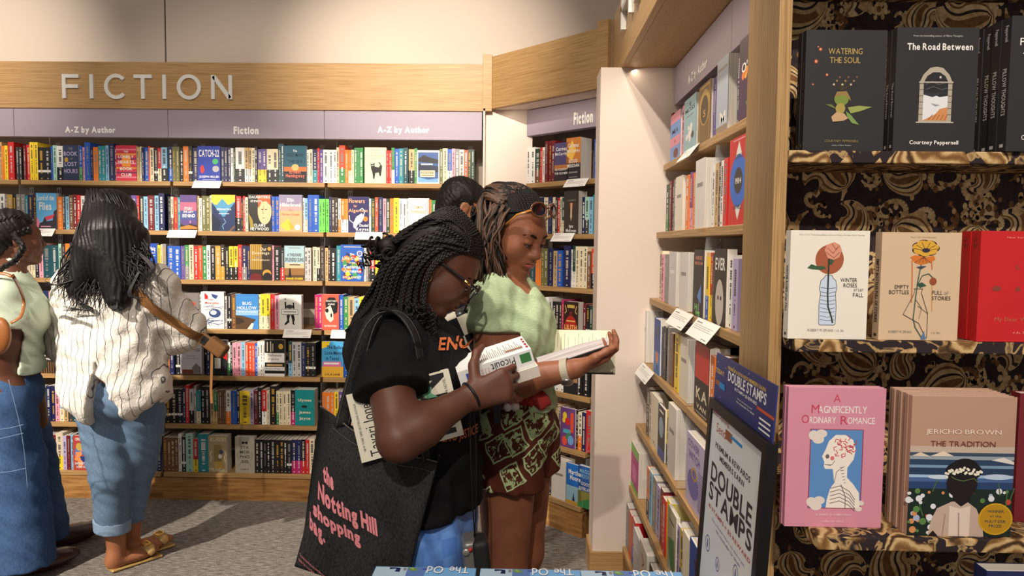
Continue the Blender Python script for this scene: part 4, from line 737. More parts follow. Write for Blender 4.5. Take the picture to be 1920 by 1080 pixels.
eb += petals(.55, .855, .17, .075, 7, 'db') + petals(.55, .855, .16, .07, 7, (222, 170, 60), .2) + [P((214, 120, 50), (.36, .77), (.42, .79), (.55, .775), (.66, .785), (.68, .75), (.6, .72), (.5, .70), (.42, .72))] + [L('db', .006, (.55, .83), (.55 + .15 * _m.cos(a), .85 + .06 * _m.sin(a))) for a in (0, .6, 1.2, 1.9, 2.5, 3.1)] + [L('db', .005, (.53, .775), (.42 + i * .05, .72)) for i in range(5)] + [E(.555, .835, .05, .02, (50, 44, 60)), L((206, 110, 56), .012, (.385, .74), (.395, .6), (.4, .35)), L((206, 110, 56), .012, (.63, .74), (.64, .66)), L((206, 140, 56), .008, (.65, .52), (.66, .27))]
eb += [L((70, 96, 84), .014, (.5, .7), (.47, .56), (.45, .4), (.43, .2), (.46, .12), (.55, .02)), L((70, 96, 84), .012, (.47, .52), (.52, .6), (.6, .62), (.66, .58)), E(.66, .55, .045, .035, (150, 80, 50)), P((54, 84, 66), (.45, .52), (.52, .54), (.58, .51), (.5, .49)), P((60, 70, 90), (.44, .68), (.5, .69), (.57, .69), (.5, .66))]
eb += [L('dg', .007, (.44, .48), (.42, .42), (.3, .24), (.5, .16), (.6, .02)), L('dg', .007, (.53, .48), (.52, .44), (.61, .25), (.61, .02)), L('dg', .006, (.42, .48), (.54, .48)), L('dg', .005, (.48, .32), (.61, .25)), L('dg', .005, (.45, .38), (.53, .3), (.5, .2)), P((90, 120, 160), (.53, .01), (.6, .01), (.57, .09))]
eb += [T('EMPTY', .27, .495, .18, .036, 'dg', False), T('BOTTLES', .235, .447, .25, .036, 'dg', False), T('FULL', .72, .445, .13, .036, 'dg', False), T('of', .83, .445, .055, .034, 'gy', False), T('STORIES', .77, .395, .235, .036, 'dg', False), T('ROBERT M. DRAKE', .27, .08, .29, .022, 'gy', False), T('r.h. Sin', .72, .075, .11, .02, 'gy', False)]
disp_book('tan book with a dripping yellow poppy, middle of the middle paisley shelf', 'emp', 1652, 1801, 1.325, 1.15, .171, .021, eb, (216, 188, 156), 1, [('EMPTY BOTTLES FULL OF STORIES', .16, .75)], 'dg')
rd = [T('New York Times bestselling', .62, .94, .6, .018, (240, 170, 150), False), E(.47, .675, .03, .022, (150, 60, 50)), E(.48, .68, .022, .016, (202, 34, 38))]
rd += [P((140, 64, 54), (.16, .49), (.22, .51), (.28, .49), (.26, .46), (.18, .46)), P((140, 64, 54), (.44, .46), (.48, .51), (.52, .46)), P((140, 64, 54), (.64, .46), (.68, .51), (.72, .46)), T('My Dear Wildflower', .56, .2, .7, .045, (190, 110, 70), False), T('r.h. Sin', .55, .085, .2, .02, (240, 170, 150), False)]
disp_book('red book at the right end of the middle paisley shelf', 'red', 1837, 1990, 1.325, 1.145, .1745, .0235, rd, (202, 34, 38), 2, [('r.h. Sin', .85, .95)], (150, 60, 50), '%s second red copy just behind the front red book')
# third shelf
pk = [T('A', .5, .925, .075, .055, (196, 66, 92), False), T('AGNIFICENTLY', .56, .845, .50, .05, 'wh', False), T('RDINARY', .36, .768, .27, .046, 'wh', False), T('OMANCE', .755, .768, .28, .046, 'wh', False), T('M', .28, .848, .08, .06, (196, 66, 92), False), T('O', .18, .775, .075, .06, (196, 66, 92), False), T('R', .58, .77, .075, .06, (196, 66, 92), False)]
pk += [R(.235, .135, .785, .705, (150, 60, 80)), R(.245, .14, .775, .70, (92, 140, 200))]
cl = (226, 214, 206)
for ox, oy, k in ((.30, .66, 1), (.30, .18, 1), (.75, .165, .6)):
    pk += [E(ox - .03 * k, oy, .05 * k, .035 * k, cl), E(ox + .05 * k, oy + .012, .06 * k, .03 * k, cl), E(ox + .02 * k, oy - .03, .06 * k, .03 * k, cl)]
sk = (240, 230, 220)
pk += [P(sk, (.42, .14), (.43, .2), (.46, .28), (.5, .32), (.48, .42), (.40, .42), (.385, .44), (.39, .47), (.365, .51), (.40, .56), (.43, .62), (.5, .665), (.6, .665), (.68, .63), (.71, .56), (.69, .49), (.63, .43), (.63, .36), (.70, .31), (.76, .25), (.77, .14))]
pk += [L((120, 110, 110), .006, (.5, .32), (.52, .4), (.6, .44)), L((120, 110, 110), .006, (.40, .45), (.47, .45), (.5, .48)), E(.42, .51, .02, .016, (110, 100, 100)), L((110, 100, 100), .006, (.39, .452), (.46, .445))] + [L((110, 100, 100), .007, (.46, .28 - i * .027), (.56, .3 - i * .027), (.66, .26 - i * .025), (.72, .2 - i * .02)) for i in range(5)] + [L((110, 100, 100), .006, (.55 + .01 * i, .43 - .022 * i), (.59 + .005 * i, .435 - .022 * i)) for i in range(6)] + [L((110, 100, 100), .007, (.57, .31), (.62, .22), (.62, .14))]
_r.seed(5)
for i in range(26):
    a = _r.uniform(0, 6.28); q = _r.random() ** .5; x, y = .57 + .12 * q * _m.cos(a), .575 + .07 * q * _m.sin(a); a2 = _r.uniform(0, 6.28)
    pk += [L((206, 74, 88), .007, (x, y), (x + .03 * _m.cos(a2), y + .02 * _m.sin(a2)), (x + .05 * _m.cos(a2 + .8), y + .035 * _m.sin(a2 + .8)))]
pk += [E(.47, .5, .02, .014, (226, 110, 120)), T('a poetry collection', .5, .09, .36, .026, (244, 214, 224), False), T('celia martinez', .5, .045, .22, .02, (244, 200, 214), False)]
disp_book('pink poetry book with a skeleton bust picture, lowest paisley shelf', 'pink', 1487, 1672, 1.052, 1.066, .211, .009, pk, (212, 142, 164), 2, None, 'wh', '%s pink copy directly behind the skeleton bust book')
tr = [R(0, 0, 1, .645, (46, 62, 84))]
for v0, v1, c in ((.6, .645, (196, 176, 160)), (.575, .6, (60, 78, 100)), (.55, .575, (150, 160, 170)), (.51, .55, (44, 66, 96)), (.49, .51, (120, 150, 180)), (.44, .49, (40, 60, 92)), (.42, .44, (160, 190, 220)), (.39, .42, (70, 100, 150)), (.34, .39, (40, 66, 110)), (.0, .34, (26, 40, 34))): tr += [R(0, v0, 1, v1, c)]
tr += [P((224, 200, 180), (.02, .575), (.1, .6), (.2, .57)), P((230, 210, 190), (.2, .575), (.32, .61), (.42, .575)), P((224, 216, 210), (.78, .55), (.9, .57), (1, .54), (1, .52)), E(.3, .425, .12, .016, (200, 214, 230)), E(.85, .43, .14, .02, (190, 206, 230))]
_r.seed(9)
for i in range(110):
    x, y = _r.random(), _r.uniform(.02, .33)
    if .26 < x < .66 and y < .3: continue
    c = _r.choice([(226, 226, 232), (226, 226, 232), (200, 70, 50), (70, 110, 60), (90, 130, 70), (214, 140, 90), (170, 180, 210)])
    s = _r.uniform(.014, .034); tr += [E(x, y, s, s * .72, c)] if c[1] > 120 or c[0] > 150 else [L(c, .01, (x, y), (x + _r.uniform(-.05, .05), y + .09))]
tr += [P((196, 170, 156), (.2, 0), (.23, .12), (.28, .2), (.42, .25), (.56, .255), (.66, .2), (.72, .1), (.74, 0)), P((226, 206, 192), (.4, .0), (.4, .22), (.5, .2), (.6, .22), (.6, 0)), L((160, 136, 124), .012, (.34, .0), (.36, .16)), L((160, 136, 124), .012, (.5, .0), (.49, .17)), P((34, 24, 22), (.0 + .2, 0), (.25, .04), (.3, .0)), P((28, 20, 20), (.43, .26), (.42, .32), (.6, .32), (.6, .26), (.51, .215)), E(.51, .38, .15, .105, (30, 22, 22)), E(.52, .47, .175, .075, (26, 20, 24)), E(.53, .5, .13, .06, (26, 20, 24))]
for i in range(34):
    u_ = i / 33; x = .35 + .34 * u_; y = .445 + .03 * _m.sin(u_ * 3.14) + _r.uniform(-.022, .022); tr += [E(x, y, .013, .009, (236, 230, 210))]
tr += [L((90, 110, 60), .008, (.4, .43), (.45, .41), (.52, .4), (.62, .42), (.66, .39)), E(.845, .13, .165, .115, (206, 160, 30)), E(.845, .13, .150, .104, (188, 140, 24)), T('WINNER', .845, .185, .16, .02, 'dg'), T('of the', .845, .15, .11, .018, 'dg'), T('PULITZER', .845, .112, .2, .02, 'dg'), T('PRIZE', .845, .08, .12, .02, 'dg')]
tr += [T('JERICHO BROWN', .5, .745, .72, .042, (240, 222, 206), False), T('THE TRADITION', .5, .665, .62, .038, (110, 62, 50), False)]
disp_book('brown-topped book of a dark figure with a flower crown before the sea', 'trad', 1722, 1921, 1.052, 1.04, .206, .0085, tr, (184, 146, 126), 7, None, 'wh', '%s brown copy in the row behind the flower crown book')
disp_book('maroon book at the right frame edge of the lowest paisley shelf', 'mar', 1926, 2080, 1.052, 1.10, .2, .02, [R(.1, .5, .9, .6, 'go')], (120, 36, 44), 1)
disp_book('dark blue book in the bottom right corner below the lowest paisley shelf', 'low', 1880, 2060, .80, 1.03, .205, .03, [R(.1, .5, .9, .6, 'lb')], (40, 46, 96), 1)

# ------------------------------------------------------------------ poster stand
TA = R_(3.0); PO = at(1334, 744, 1.40); pn = Vector((math.cos(TA), 0, -math.sin(TA)))
PS = thing('poster_stand', 'black framed poster stand reading DOUBLE STAMPS with a blue header card', 'sign', PO)
PS.rotation_euler = (-TA, 0, R_(-90))
PMI = (Matrix.Translation(PO) @ PS.rotation_euler.to_matrix().to_4x4()).inverted()
def pq(px, py): q = PMI @ atp(px, py, PO, pn); return q.x, q.z
def ptxt(mb, s, a, c, hpx, m, y=-.00030, bold=True):
    """text between left pixel a and right pixel c (both at mid height), hpx tall at its left end"""
    x0, z0 = pq(*a); x1, z1 = pq(*c); zc = (z0 + z1) / 2; _x, zh = pq(a[0], a[1] + hpx); h = abs(z0 - zh)
    mb.text(s, x0, x1, zc - h / 2, zc + h / 2, y, m, bold)
PW = .335; PH = .62
FRAME = mat('black_frame', (20, 19, 20), .35, .4); POST = mat('poster_paper', (226, 228, 228), .35, .4); NAVY = mat('card_navy', (42, 52, 118), .4, .4); ORG = mat('card_orange', (214, 92, 50), .45)
b = MB()
for q in ((0, .018, -PH, 0), (PW - .018, PW, -PH, 0), (.018, PW - .018, -.018, 0), (.018, PW - .018, -PH, -PH + .018)): b.box(q[0], q[1], -.004, .014, q[2], q[3], FRAME)
b.build('frame', PS)
b = MB(); b.box(.018, PW - .018, 0, .004, -PH + .018, -.018, POST); SLT = (60, 58, 62); RDT = (178, 84, 76); BLT = (84, 100, 150); SK = mat('print_slate', SLT, .5); RD = mat('print_brick', RDT, .5); BL = mat('print_slate_blue', BLT, .5)
ptxt(b, 'Good Opening', (1336, 766), (1367, 800), 15, RD, bold=False); ptxt(b, 'Send', (1344, 800), (1361, 815), 18, RD, bold=False)
ptxt(b, 'PREMIUM & REWARDS', (1341, 843), (1408, 888), 11, SK); ptxt(b, 'MEMBERS EARN', (1349, 868), (1396, 898), 11, SK)
ptxt(b, 'DOUBLE', (1333, 893), (1411, 955), 38, SK); ptxt(b, 'STAMPS', (1329, 930), (1411, 1000), 36, SK)
ptxt(b, '10 STAMPS = $5 REWARD', (1328, 960), (1408, 1038), 9, RD); ptxt(b, "Not a Member? Now's the time to join.", (1334, 986), (1398, 1048), 6, BL, bold=False); ptxt(b, 'Ask a bookseller for details.', (1341, 1005), (1389, 1050), 6, BL, bold=False)
def pcirc(px, py, r): 
    x, z = pq(px, py)
    for i in range(28):
        a0, a1 = 2 * math.pi * i / 28, 2 * math.pi * (i + 1) / 28
        b.poly([(x + r * math.cos(a0), z + r * math.sin(a0)), (x + r * math.cos(a1), z + r * math.sin(a1)), (x + r * .86 * math.cos(a1), z + r * .86 * math.sin(a1)), (x + r * .86 * math.cos(a0), z + r * .86 * math.sin(a0))], -.00030, BL)
    b.text('&', x - r * .35, x + r * .35, z - r * .5, z + r * .5, -.00030, BL, True)
pcirc(1327, 1018, .0155); pcirc(1345, 1058, .0125); pcirc(1379, 1075, .014)
x0, z1 = pq(1361, 804); x1, z0 = pq(1372, 833); b.poly([(x0, z0), (x1, z0), (x1, z1), (x0, z1)], -.00028, mat('card_brown', (150, 92, 62), .5))
x0, z1 = pq(1371, 816); x1, z0 = pq(1391, 848); b.poly([(x0, z0 + .006), (x1, z0 + .006), (x1, z1), (x0, z1)], -.00034, mat('card_sky', (50, 140, 206), .5)); b.text('&', x1 - .014, x1 - .004, z0 + .012, z0 + .028, -.0004, LETTER)
b.build('poster', PS)
b = MB(); b.box(0, PW, .004, .0065, .001, .088, NAVY); yy = .0037
YL = mat('print_yellow', (236, 196, 96), .5)
ptxt(b, 'TODAY!', (1339, 694), (1354, 700), 9, YL, yy); ptxt(b, 'PREMIUM & REWARDS MEMBERS EARN', (1361, 695), (1432, 724), 7, YL, yy); ptxt(b, 'DOUBLE STAMPS', (1361, 710), (1433, 742), 20, LETTER, yy); ptxt(b, '10 STAMPS = $5 REWARD', (1373, 734), (1415, 752), 7, LETTER, yy)
ptxt(b, "Now's the time to join!", (1378, 752), (1406, 762), 4, LETTER, yy, False); ptxt(b, 'Ask a bookseller for details', (1376, 758), (1410, 770), 4, LETTER, yy, False)
x0, z1 = pq(1413, 765); x1, z0 = pq(1446, 798); b.poly([(x0, z0 + .012), (x0 + .008, (z0 + z1) / 2 + .006), (x0, z1), (x1, z1), (x1, z0 + .012)], yy, ORG)
for k in range(3): b.poly([(x0 + .02, z1 - .012 - k * .008), (x1 - .012, z1 - .012 - k * .008), (x1 - .012, z1 - .009 - k * .008), (x0 + .02, z1 - .009 - k * .008)], yy - .0004, LETTER)
x0, z1 = pq(1339, 710); x1, z0 = pq(1347, 725); b.poly([(x0, z0), (x1, z0), (x1, z1), (x0, z1)], yy, mat('card_brown', (150, 92, 62), .5)); x0, z1 = pq(1346, 715); x1, z0 = pq(1355, 733); b.poly([(x0, z0), (x1, z0), (x1, z1), (x0, z1)], yy - .0004, mat('card_sky', (50, 140, 206), .5))
for px, py in ((1343, 678), (1357, 690), (1346, 744), (1400, 700), (1372, 690)): x0, z0 = pq(px, py); b.ell(x0, z0, .0013, .0013, yy, LETTER, 8)
b.build('header_card', PS)
b = MB(); b.box(PW / 2 - .012, PW / 2 + .012, .016, .03, -1.165, -.04, FRAME); b.build('pole', PS)
b = MB(); M = Matrix.Rotation(TA, 4, 'X')
b.box(PW / 2 - .10, PW / 2 + .10, -.13, .06, -1.1745, -1.160, FRAME, M); bevel(b.build('base', PS), .004)

# ------------------------------------------------------------------ near table with three jacketed books
r = thing('display_table', 'low oak display table at the bottom of the frame', 'table', (-.32, .72, 0))
TT = .787
b = MB(); b.box(0, .655, 0, .70, TT - .03, TT, W_X); bevel(b.build('tabletop', r), .003)
for x in (.03, .575):
    for y in (.03, .62): b = MB(); b.box(x, x + .05, y, y + .05, 0, TT - .031, W_Z); b.build('leg', r)
OD = [R(0, 0, 1, 1, (120, 176, 226)), R(0, .0, .32, 1, (178, 204, 226)), R(.32, 0, .5, 1, (96, 128, 190)), P('nb', (.14, .99), (.2, .985), (.25, .97), (.24, .9), (.2, .95), (.14, .93)), P('nb', (.21, .93), (.25, .95), (.25, .85), (.2, .86)), P((110, 150, 80), (.32, .97), (.36, 1), (.40, .98), (.43, .9), (.36, .88)), P((170, 196, 130), (.34, .97), (.37, .98), (.39, .92)), E(.5, .95, .03, .03, (70, 90, 170)),
      ('TR', 'The', .74, .93, .985, .80), ('TR', 'Od', .52, .68, .985, .78), R(.28, .9, .31, .98, 'gy')]
JB = mat('jacket_blue', (120, 176, 226), .25, .5, coat=.4)
for k, (a, c, lb_) in enumerate(((705, 893, 'left of the three blue jacketed books lying on the near table'), (901, 1087, 'middle of the three blue jacketed books lying on the near table'), (1088, 1277, 'right of the three blue jacketed books lying on the near table'))):
    x0, x1 = at(a, 1068, 1.40).x, at(c, 1068, 1.40).x; w_ = x1 - x0; dp = .145; t = .036
    r = thing('book', lb_, 'book', (x0, 1.402 - dp, TT + t + .0006), 0, 'blue jacketed books on the near table'); r.rotation_euler = (R_(-90), 0, 0)
    b = MB(); b.box(0, w_, 0, .002, 0, dp, JB); b.box(0, w_, t - .002, t, 0, dp, JB); b.box(0, w_, .002, t - .002, dp - .002, dp, JB); 
    cb = b; b = MB(); b.box(.003, w_ - .003, .002, t - .002, .003, dp - .002, PAGE); b.build('page_block', r)
    b = cb; els = [e for e in OD if e[0] != 'TR']; paint(b, els, .001, .002, w_ - .002, dp - .004, -.0002)
    for e in OD:
        if e[0] == 'TR': b.text(e[1], e[2] * w_, e[3] * w_, e[5] * dp, e[4] * dp, -.0035, LETTER, False, 2)
    b.build('cover', r)
# ------------------------------------------------------------------ organic surfaces: smooth unions of tapered limbs and ellipsoids, meshed once
V3 = lambda p: np.array(p, float)
def cone(a, b, ra, rb, k=.02): return ('c', V3(a), V3(b), ra, rb, k)
def ell(c, r, k=.02, R=None): return ('e', V3(c), np.array(r, float), np.eye(3) if R is None else np.array(R, float), k)
def rbox(c, r, rd, k=.01, R=None): return ('b', V3(c), np.array(r, float), np.eye(3) if R is None else np.array(R, float), rd, k)
def sub(p): return ('-', p)
def cut(pt, n, k=.004): return ('h', V3(pt), V3(n) / np.linalg.norm(V3(n)), k)      # keep the side against n
def prim_d(p, X):
    t = p[0]
    if t == 'c':
        ba = p[2] - p[1]; L = ba @ ba + 1e-12; h = np.clip(((X - p[1]) @ ba) / L, 0, 1)
        return np.sqrt((((X - p[1]) - h[:, None] * ba) ** 2).sum(1)) - (p[3] + (p[4] - p[3]) * h)
    if t == 'e':
        q = (X - p[1]) @ p[3]; k0 = np.sqrt(((q / p[2]) ** 2).sum(1)); k1 = np.sqrt(((q / p[2] ** 2) ** 2).sum(1)) + 1e-9
        return k0 * (k0 - 1) / k1
    if t == 'b':
        q = np.abs((X - p[1]) @ p[3]) - p[2] + p[4]
        return np.sqrt((np.maximum(q, 0) ** 2).sum(1)) + np.minimum(q.max(1), 0) - p[4]
    if t == 'h': return (X - p[1]) @ p[2]
    if t == '-': return prim_d(p[1], X)
def prim_k(p): return p[1][-1] if p[0] == '-' else p[-1]
def smin(a, b, k):
    h = np.maximum(k - np.abs(a - b), 0) / k
    return np.minimum(a, b) - h * h * k * .25
def sdf(prims, X):
    d = np.full(len(X), 9.0)
    for p in prims:
        di = prim_d(p, X); k = max(prim_k(p), 1e-4)
        d = -smin(-d, di, k) if p[0] == '-' else (-smin(-d, -di, k) if p[0] == 'h' else smin(d, di, k))
    return d
def bounds(prims):
    lo, hi = np.full(3, 1e9), np.full(3, -1e9)
    for p in prims:
        if p[0] == 'c': r = max(p[3], p[4]); a = np.minimum(p[1], p[2]) - r; b = np.maximum(p[1], p[2]) + r
        elif p[0] == 'e' or p[0] == 'b': r = np.abs(p[3]) @ p[2]; a = p[1] - r; b = p[1] + r
        else: continue
        lo = np.minimum(lo, a); hi = np.maximum(hi, b)
    return lo - .03, hi + .03
def sdf_mesh(prims, res, noise=None, smooth=1):
    lo, hi = bounds(prims); n = np.ceil((hi - lo) / res).astype(int) + 1; G = np.ones(n, np.float32); B = 14
    ax = [lo[i] + res * np.arange(n[i]) for i in range(3)]
    st = [np.arange(0, n[i], B) for i in range(3)]
    bc = np.array(np.meshgrid(*[lo[i] + res * (st[i] + B / 2) for i in range(3)], indexing='ij')).reshape(3, -1).T
    Rb = res * B * .8661; D = np.array([prim_d(p, bc) for p in prims]); sg = np.array([p[0] in '-h' for p in prims])
    d = sdf(prims, bc); ij = np.array(np.meshgrid(*st, indexing='ij')).reshape(3, -1).T
    for q in range(len(bc)):
        i, j, k = ij[q]; sl = (slice(i, i + B), slice(j, j + B), slice(k, k + B))
        if d[q] > Rb * 1.6 + .03: continue
        if d[q] < -Rb * 2.2 - .03: G[sl] = -1; continue
        use = [prims[m] for m in range(len(prims)) if (sg[m] or D[m, q] < Rb * 1.7 + .08)]
        if all(p[0] in '-h' for p in use): continue
        X = np.array(np.meshgrid(ax[0][sl[0]], ax[1][sl[1]], ax[2][sl[2]], indexing='ij')); sh = X.shape[1:]; X = X.reshape(3, -1).T
        v = sdf(use, X)
        if noise is not None: v = v + noise(X)
        G[sl] = v.reshape(sh)
    S = G < 0; C = [(a, b, c) for a in (0, 1) for b in (0, 1) for c in (0, 1)]; m1 = n - 1
    cnt = np.zeros(m1, np.int8)
    for a, b, c in C: cnt += S[a:a + m1[0], b:b + m1[1], c:c + m1[2]]
    act = (cnt > 0) & (cnt < 8); I = np.argwhere(act); idx = np.full(m1, -1, np.int64); idx[act] = np.arange(len(I))
    vals = np.stack([G[I[:, 0] + a, I[:, 1] + b, I[:, 2] + c] for a, b, c in C], 1); Ca = np.array(C, float)
    pos = np.zeros((len(I), 3)); num = np.zeros(len(I))
    for e in range(8):
        for f in range(e + 1, 8):
            if np.abs(Ca[e] - Ca[f]).sum() != 1: continue
            va, vb = vals[:, e], vals[:, f]; x = (va < 0) != (vb < 0); t = np.where(x, va / np.where(x, va - vb, 1), 0)
            pos += x[:, None] * (Ca[e] + t[:, None] * (Ca[f] - Ca[e])); num += x
    P = lo + res * (I + pos / num[:, None]); Q = []
    for axx in range(3):
        b_, c_ = (axx + 1) % 3, (axx + 2) % 3
        s0 = [slice(0, None)] * 3; s1 = [slice(0, None)] * 3; s0[axx] = slice(0, -1); s1[axx] = slice(1, None)
        ch = S[tuple(s0)] != S[tuple(s1)]; E_ = np.argwhere(ch); E_ = E_[(E_[:, b_] > 0) & (E_[:, c_] > 0) & (E_[:, b_] < m1[b_]) & (E_[:, c_] < m1[c_])]
        def g(db, dc): q = E_.copy(); q[:, b_] -= db; q[:, c_] -= dc; return idx[q[:, 0], q[:, 1], q[:, 2]]
        quad = np.stack([g(1, 1), g(0, 1), g(0, 0), g(1, 0)], 1)
        fl = ~S[E_[:, 0], E_[:, 1], E_[:, 2]]; quad[fl] = quad[fl][:, ::-1]; Q.append(quad)
    Q = np.concatenate(Q); Q = Q[(Q >= 0).all(1)]
    for _ in range(smooth):
        acc = np.zeros_like(P); w_ = np.zeros(len(P))
        for a in range(4):
            i, j = Q[:, a], Q[:, (a + 1) % 4]
            for c in range(3): acc[:, c] += np.bincount(i, P[j, c], len(P)) + np.bincount(j, P[i, c], len(P))
            w_ += np.bincount(i, minlength=len(P)) + np.bincount(j, minlength=len(P))
        P = P * .5 + .5 * acc / np.maximum(w_, 1)[:, None]
    return P, Q
def mesh_np(name, P, Q, mats, parent=None, midx=None):
    me = bpy.data.meshes.new(name); n, m = len(P), len(Q)
    me.vertices.add(n); me.vertices.foreach_set('co', P.astype(np.float32).ravel())
    me.loops.add(4 * m); me.loops.foreach_set('vertex_index', Q.astype(np.int32).ravel())
    me.polygons.add(m); me.polygons.foreach_set('loop_start', np.arange(0, 4 * m, 4, dtype=np.int32)); me.polygons.foreach_set('loop_total', np.full(m, 4, np.int32))
    me.polygons.foreach_set('use_smooth', np.ones(m, bool))
    for q in mats: me.materials.append(q)
    if midx is not None: me.polygons.foreach_set('material_index', midx.astype(np.int32))
    me.update(calc_edges=True); me.validate()
    o = bpy.data.objects.new(name, me); col.objects.link(o)
    if parent is not None: o.parent = parent; o.matrix_parent_inverse = Matrix.Translation(parent.location).inverted() if not any(parent.rotation_euler) else (Matrix.Translation(parent.location) @ parent.rotation_euler.to_matrix().to_4x4()).inverted()
    return o
def organic(name, prims, res, m, parent=None, noise=None, smooth=1):
    P, Q = sdf_mesh(prims, res, noise, smooth); return mesh_np(name, P, Q, m if isinstance(m, list) else [m], parent)
def wbuild(mb, name, parent, smooth=True):
    """build a mesh given in world coordinates under a placed parent"""
    o = mb.build(name, None, smooth=smooth); o.parent = parent; o.matrix_parent_inverse = Matrix.Translation(parent.location).inverted(); return o
def trace(prims, X, dr, off=.0015, reach=.4):
    """slide points along dr onto the surface (for prints on cloth)"""
    X = np.array(X, float); dr = np.array(dr, float); dr /= np.linalg.norm(dr); t = np.zeros(len(X))
    for _ in range(60): t += np.clip(sdf(prims, X + t[:, None] * dr) - off, -.05, .05) * .8
    t = np.where(np.abs(t) < reach, t, 0); return X + t[:, None] * dr
def folds(specs):
    """cloth folds: sum of gentle directed waves (direction, wavelength, depth, warp)"""
    S = [(V3(d) / np.linalg.norm(V3(d)) * 2 * math.pi / wl, amp, V3(w_) * 2 * math.pi) for d, wl, amp, w_ in specs]
    def f(X):
        v = 0
        for kd, a, w_ in S: v = v + a * np.sin(X @ kd + 1.6 * np.sin(X @ w_) + .9 * np.sin((X[:, [1, 2, 0]]) @ w_ * 1.7))
        return v
    return f
def frame(f, roll=0):
    """head axes: columns right(x), forward(y), up(z)"""
    f = Vector(f).normalized(); r = f.cross(Vector((0, 0, 1))).normalized(); u = r.cross(f)
    if roll: q = Matrix.Rotation(roll, 3, f); r, u = q @ r, q @ u
    return np.array([[r.x, f.x, u.x], [r.y, f.y, u.y], [r.z, f.z, u.z]])
class Head:
    """head prims in a head frame; O is the point between the ears at eye height minus 1 cm"""
    def __init__(s, O, f, roll=0, sc_=1.0, male=False):
        s.O = V3(O); s.R = frame(f, roll); s.s = sc_; s.male = male
    def w(s, *p): return s.O + s.R @ (V3(p) * s.s)
    def e(s, c, r, k=.02): return ell(s.w(*c), np.array(r) * s.s, k * s.s, s.R)
    def c(s, a, b, ra, rb, k=.015): return cone(s.w(*a), s.w(*b), ra * s.s, rb * s.s, k * s.s)
    def prims(s, lips=1.0, nose=1.0, jaw=1.0):
        P = [s.e((0, -.014, .043), (.073, .092, .083)), s.e((0, .034, .004), (.063, .060, .082), .03), s.e((0, .040, -.060), (.050 * jaw, .046, .046), .03),
             s.c((-.026, .066, -.088), (.026, .066, -.088), .015, .015, .03), s.e((0, .080, -.088), (.02, .015, .017), .02)]
        for q in (-1, 1):
            P += [s.e((q * .040, .058, -.024), (.026, .026, .028), .03), s.e((q * .05, .02, -.05), (.022, .03, .036), .03)]
        P += [s.c((-.034, .079, .030), (.034, .079, .030), .010, .010, .022)]
        for q in (-1, 1): P += [sub(s.e((q * .032, .103, .010), (.019, .018, .012), .014))]
        P += [s.c((0, .088, .022), (0, .104, -.018), .008, .0105, .014), s.e((0, .108, -.024), (.0145 * nose, .0125, .0115), .010)]
        for q in (-1, 1): P += [s.e((q * .0135 * nose, .098, -.027), (.0095 * nose, .011, .009), .008)]
        for q in (-1, 1): P += [sub(s.e((q * .0075 * nose, .104, -.0365), (.0042, .005, .004), .003))]
        P += [s.e((0, .088, -.052), (.029, .015, .017), .016), s.e((0, .0985, -.0475), (.019 * lips, .0085, .0062), .006), s.e((0, .0965, -.0600), (.017 * lips, .0088, .0072), .006),
              sub(s.c((-.020, .100, -.0535), (.020, .100, -.0535), .0026, .0026, .004)), sub(s.e((0, .107, -.039), (.0035, .006, .007), .004)), sub(s.e((0, .098, -.0715), (.016, .006, .005), .008))]
        for q in (-1, 1):
            P += [s.e((q * .0315, .0835, .010), (.0155, .0125, .0125), .005)]       # closed-looking lids over the eyeball
            P += [s.e((q * .0735, -.010, -.002), (.0085, .020, .031), .008), sub(s.e((q * .0835, -.006, .003), (.0065, .0115, .018), .006)), s.e((q * .077, .001, -.024), (.006, .007, .008), .005), s.e((q * .079, -.004, -.006), (.004, .005, .006), .004)]
        return P
    def details(s, root, skin_dark, lipc, eye_open=.35, brow=(30, 22, 20)):
        """eyes, lids, brows and lips as child meshes"""
        for q in (-1, 1):
            b = MB(); c = s.w(q * .0315, .0826, .0066); b.ball(c, .0121 * s.s, mat('eye_white', (214, 205, 198), .25, .5), 16, 10)
            i = s.w(q * .0315, .0902, .0012); b.ball(i, .0056 * s.s, mat('iris_dark', (34, 22, 18), .15, .6), 12, 8); wbuild(b, 'eye', root)
            pts = [s.w(q * (.0315 + .0165 * math.cos(a)), .0835 + .0125 * math.sin(a) ** .6 - .001, .0055 - .0015 * math.sin(a)) for a in np.linspace(0.05, math.pi - .05, 9)]
            b = MB(); b.tube(pts, .0013 * s.s, mat('lash_dark', (20, 15, 14), .6), 5); wbuild(b, 'eyelash', root)
            pts = [s.w(q * x, y, z) for x, y, z in ((.013, .0945, .0255), (.022, .0950, .0300), (.033, .0920, .0330), (.043, .0845, .0318), (.053, .0740, .0265))]
            b = MB(); b.tube(pts, [.0026 * s.s, .0040 * s.s, .0040 * s.s, .0032 * s.s, .0014 * s.s], mat('brow_%d' % brow[0], brow, .85, .1), 6, flat=.8); wbuild(b, 'eyebrow', root)
        def lip(z, up):
            xs = np.linspace(-.0195, .0195, 11); return [s.w(x, .1030 - 9.5 * x * x, z + (up * (.0020 - 5.2 * x * x) if up > 0 else -.0006 + 5.5 * x * x)) for x in xs]
        rr = [.0012, .0026, .0036, .0043, .0045, .0041, .0045, .0043, .0036, .0026, .0012]
        for z, up, kk in ((-.0495, 1, .95), (-.0582, -1, 1.25)):
            b = MB(); b.tube(lip(z, up), [r * kk * s.s for r in rr], mat('lip_%d_%d' % lipc[:2], lipc, .35, .5), 8); wbuild(b, 'lip', root)

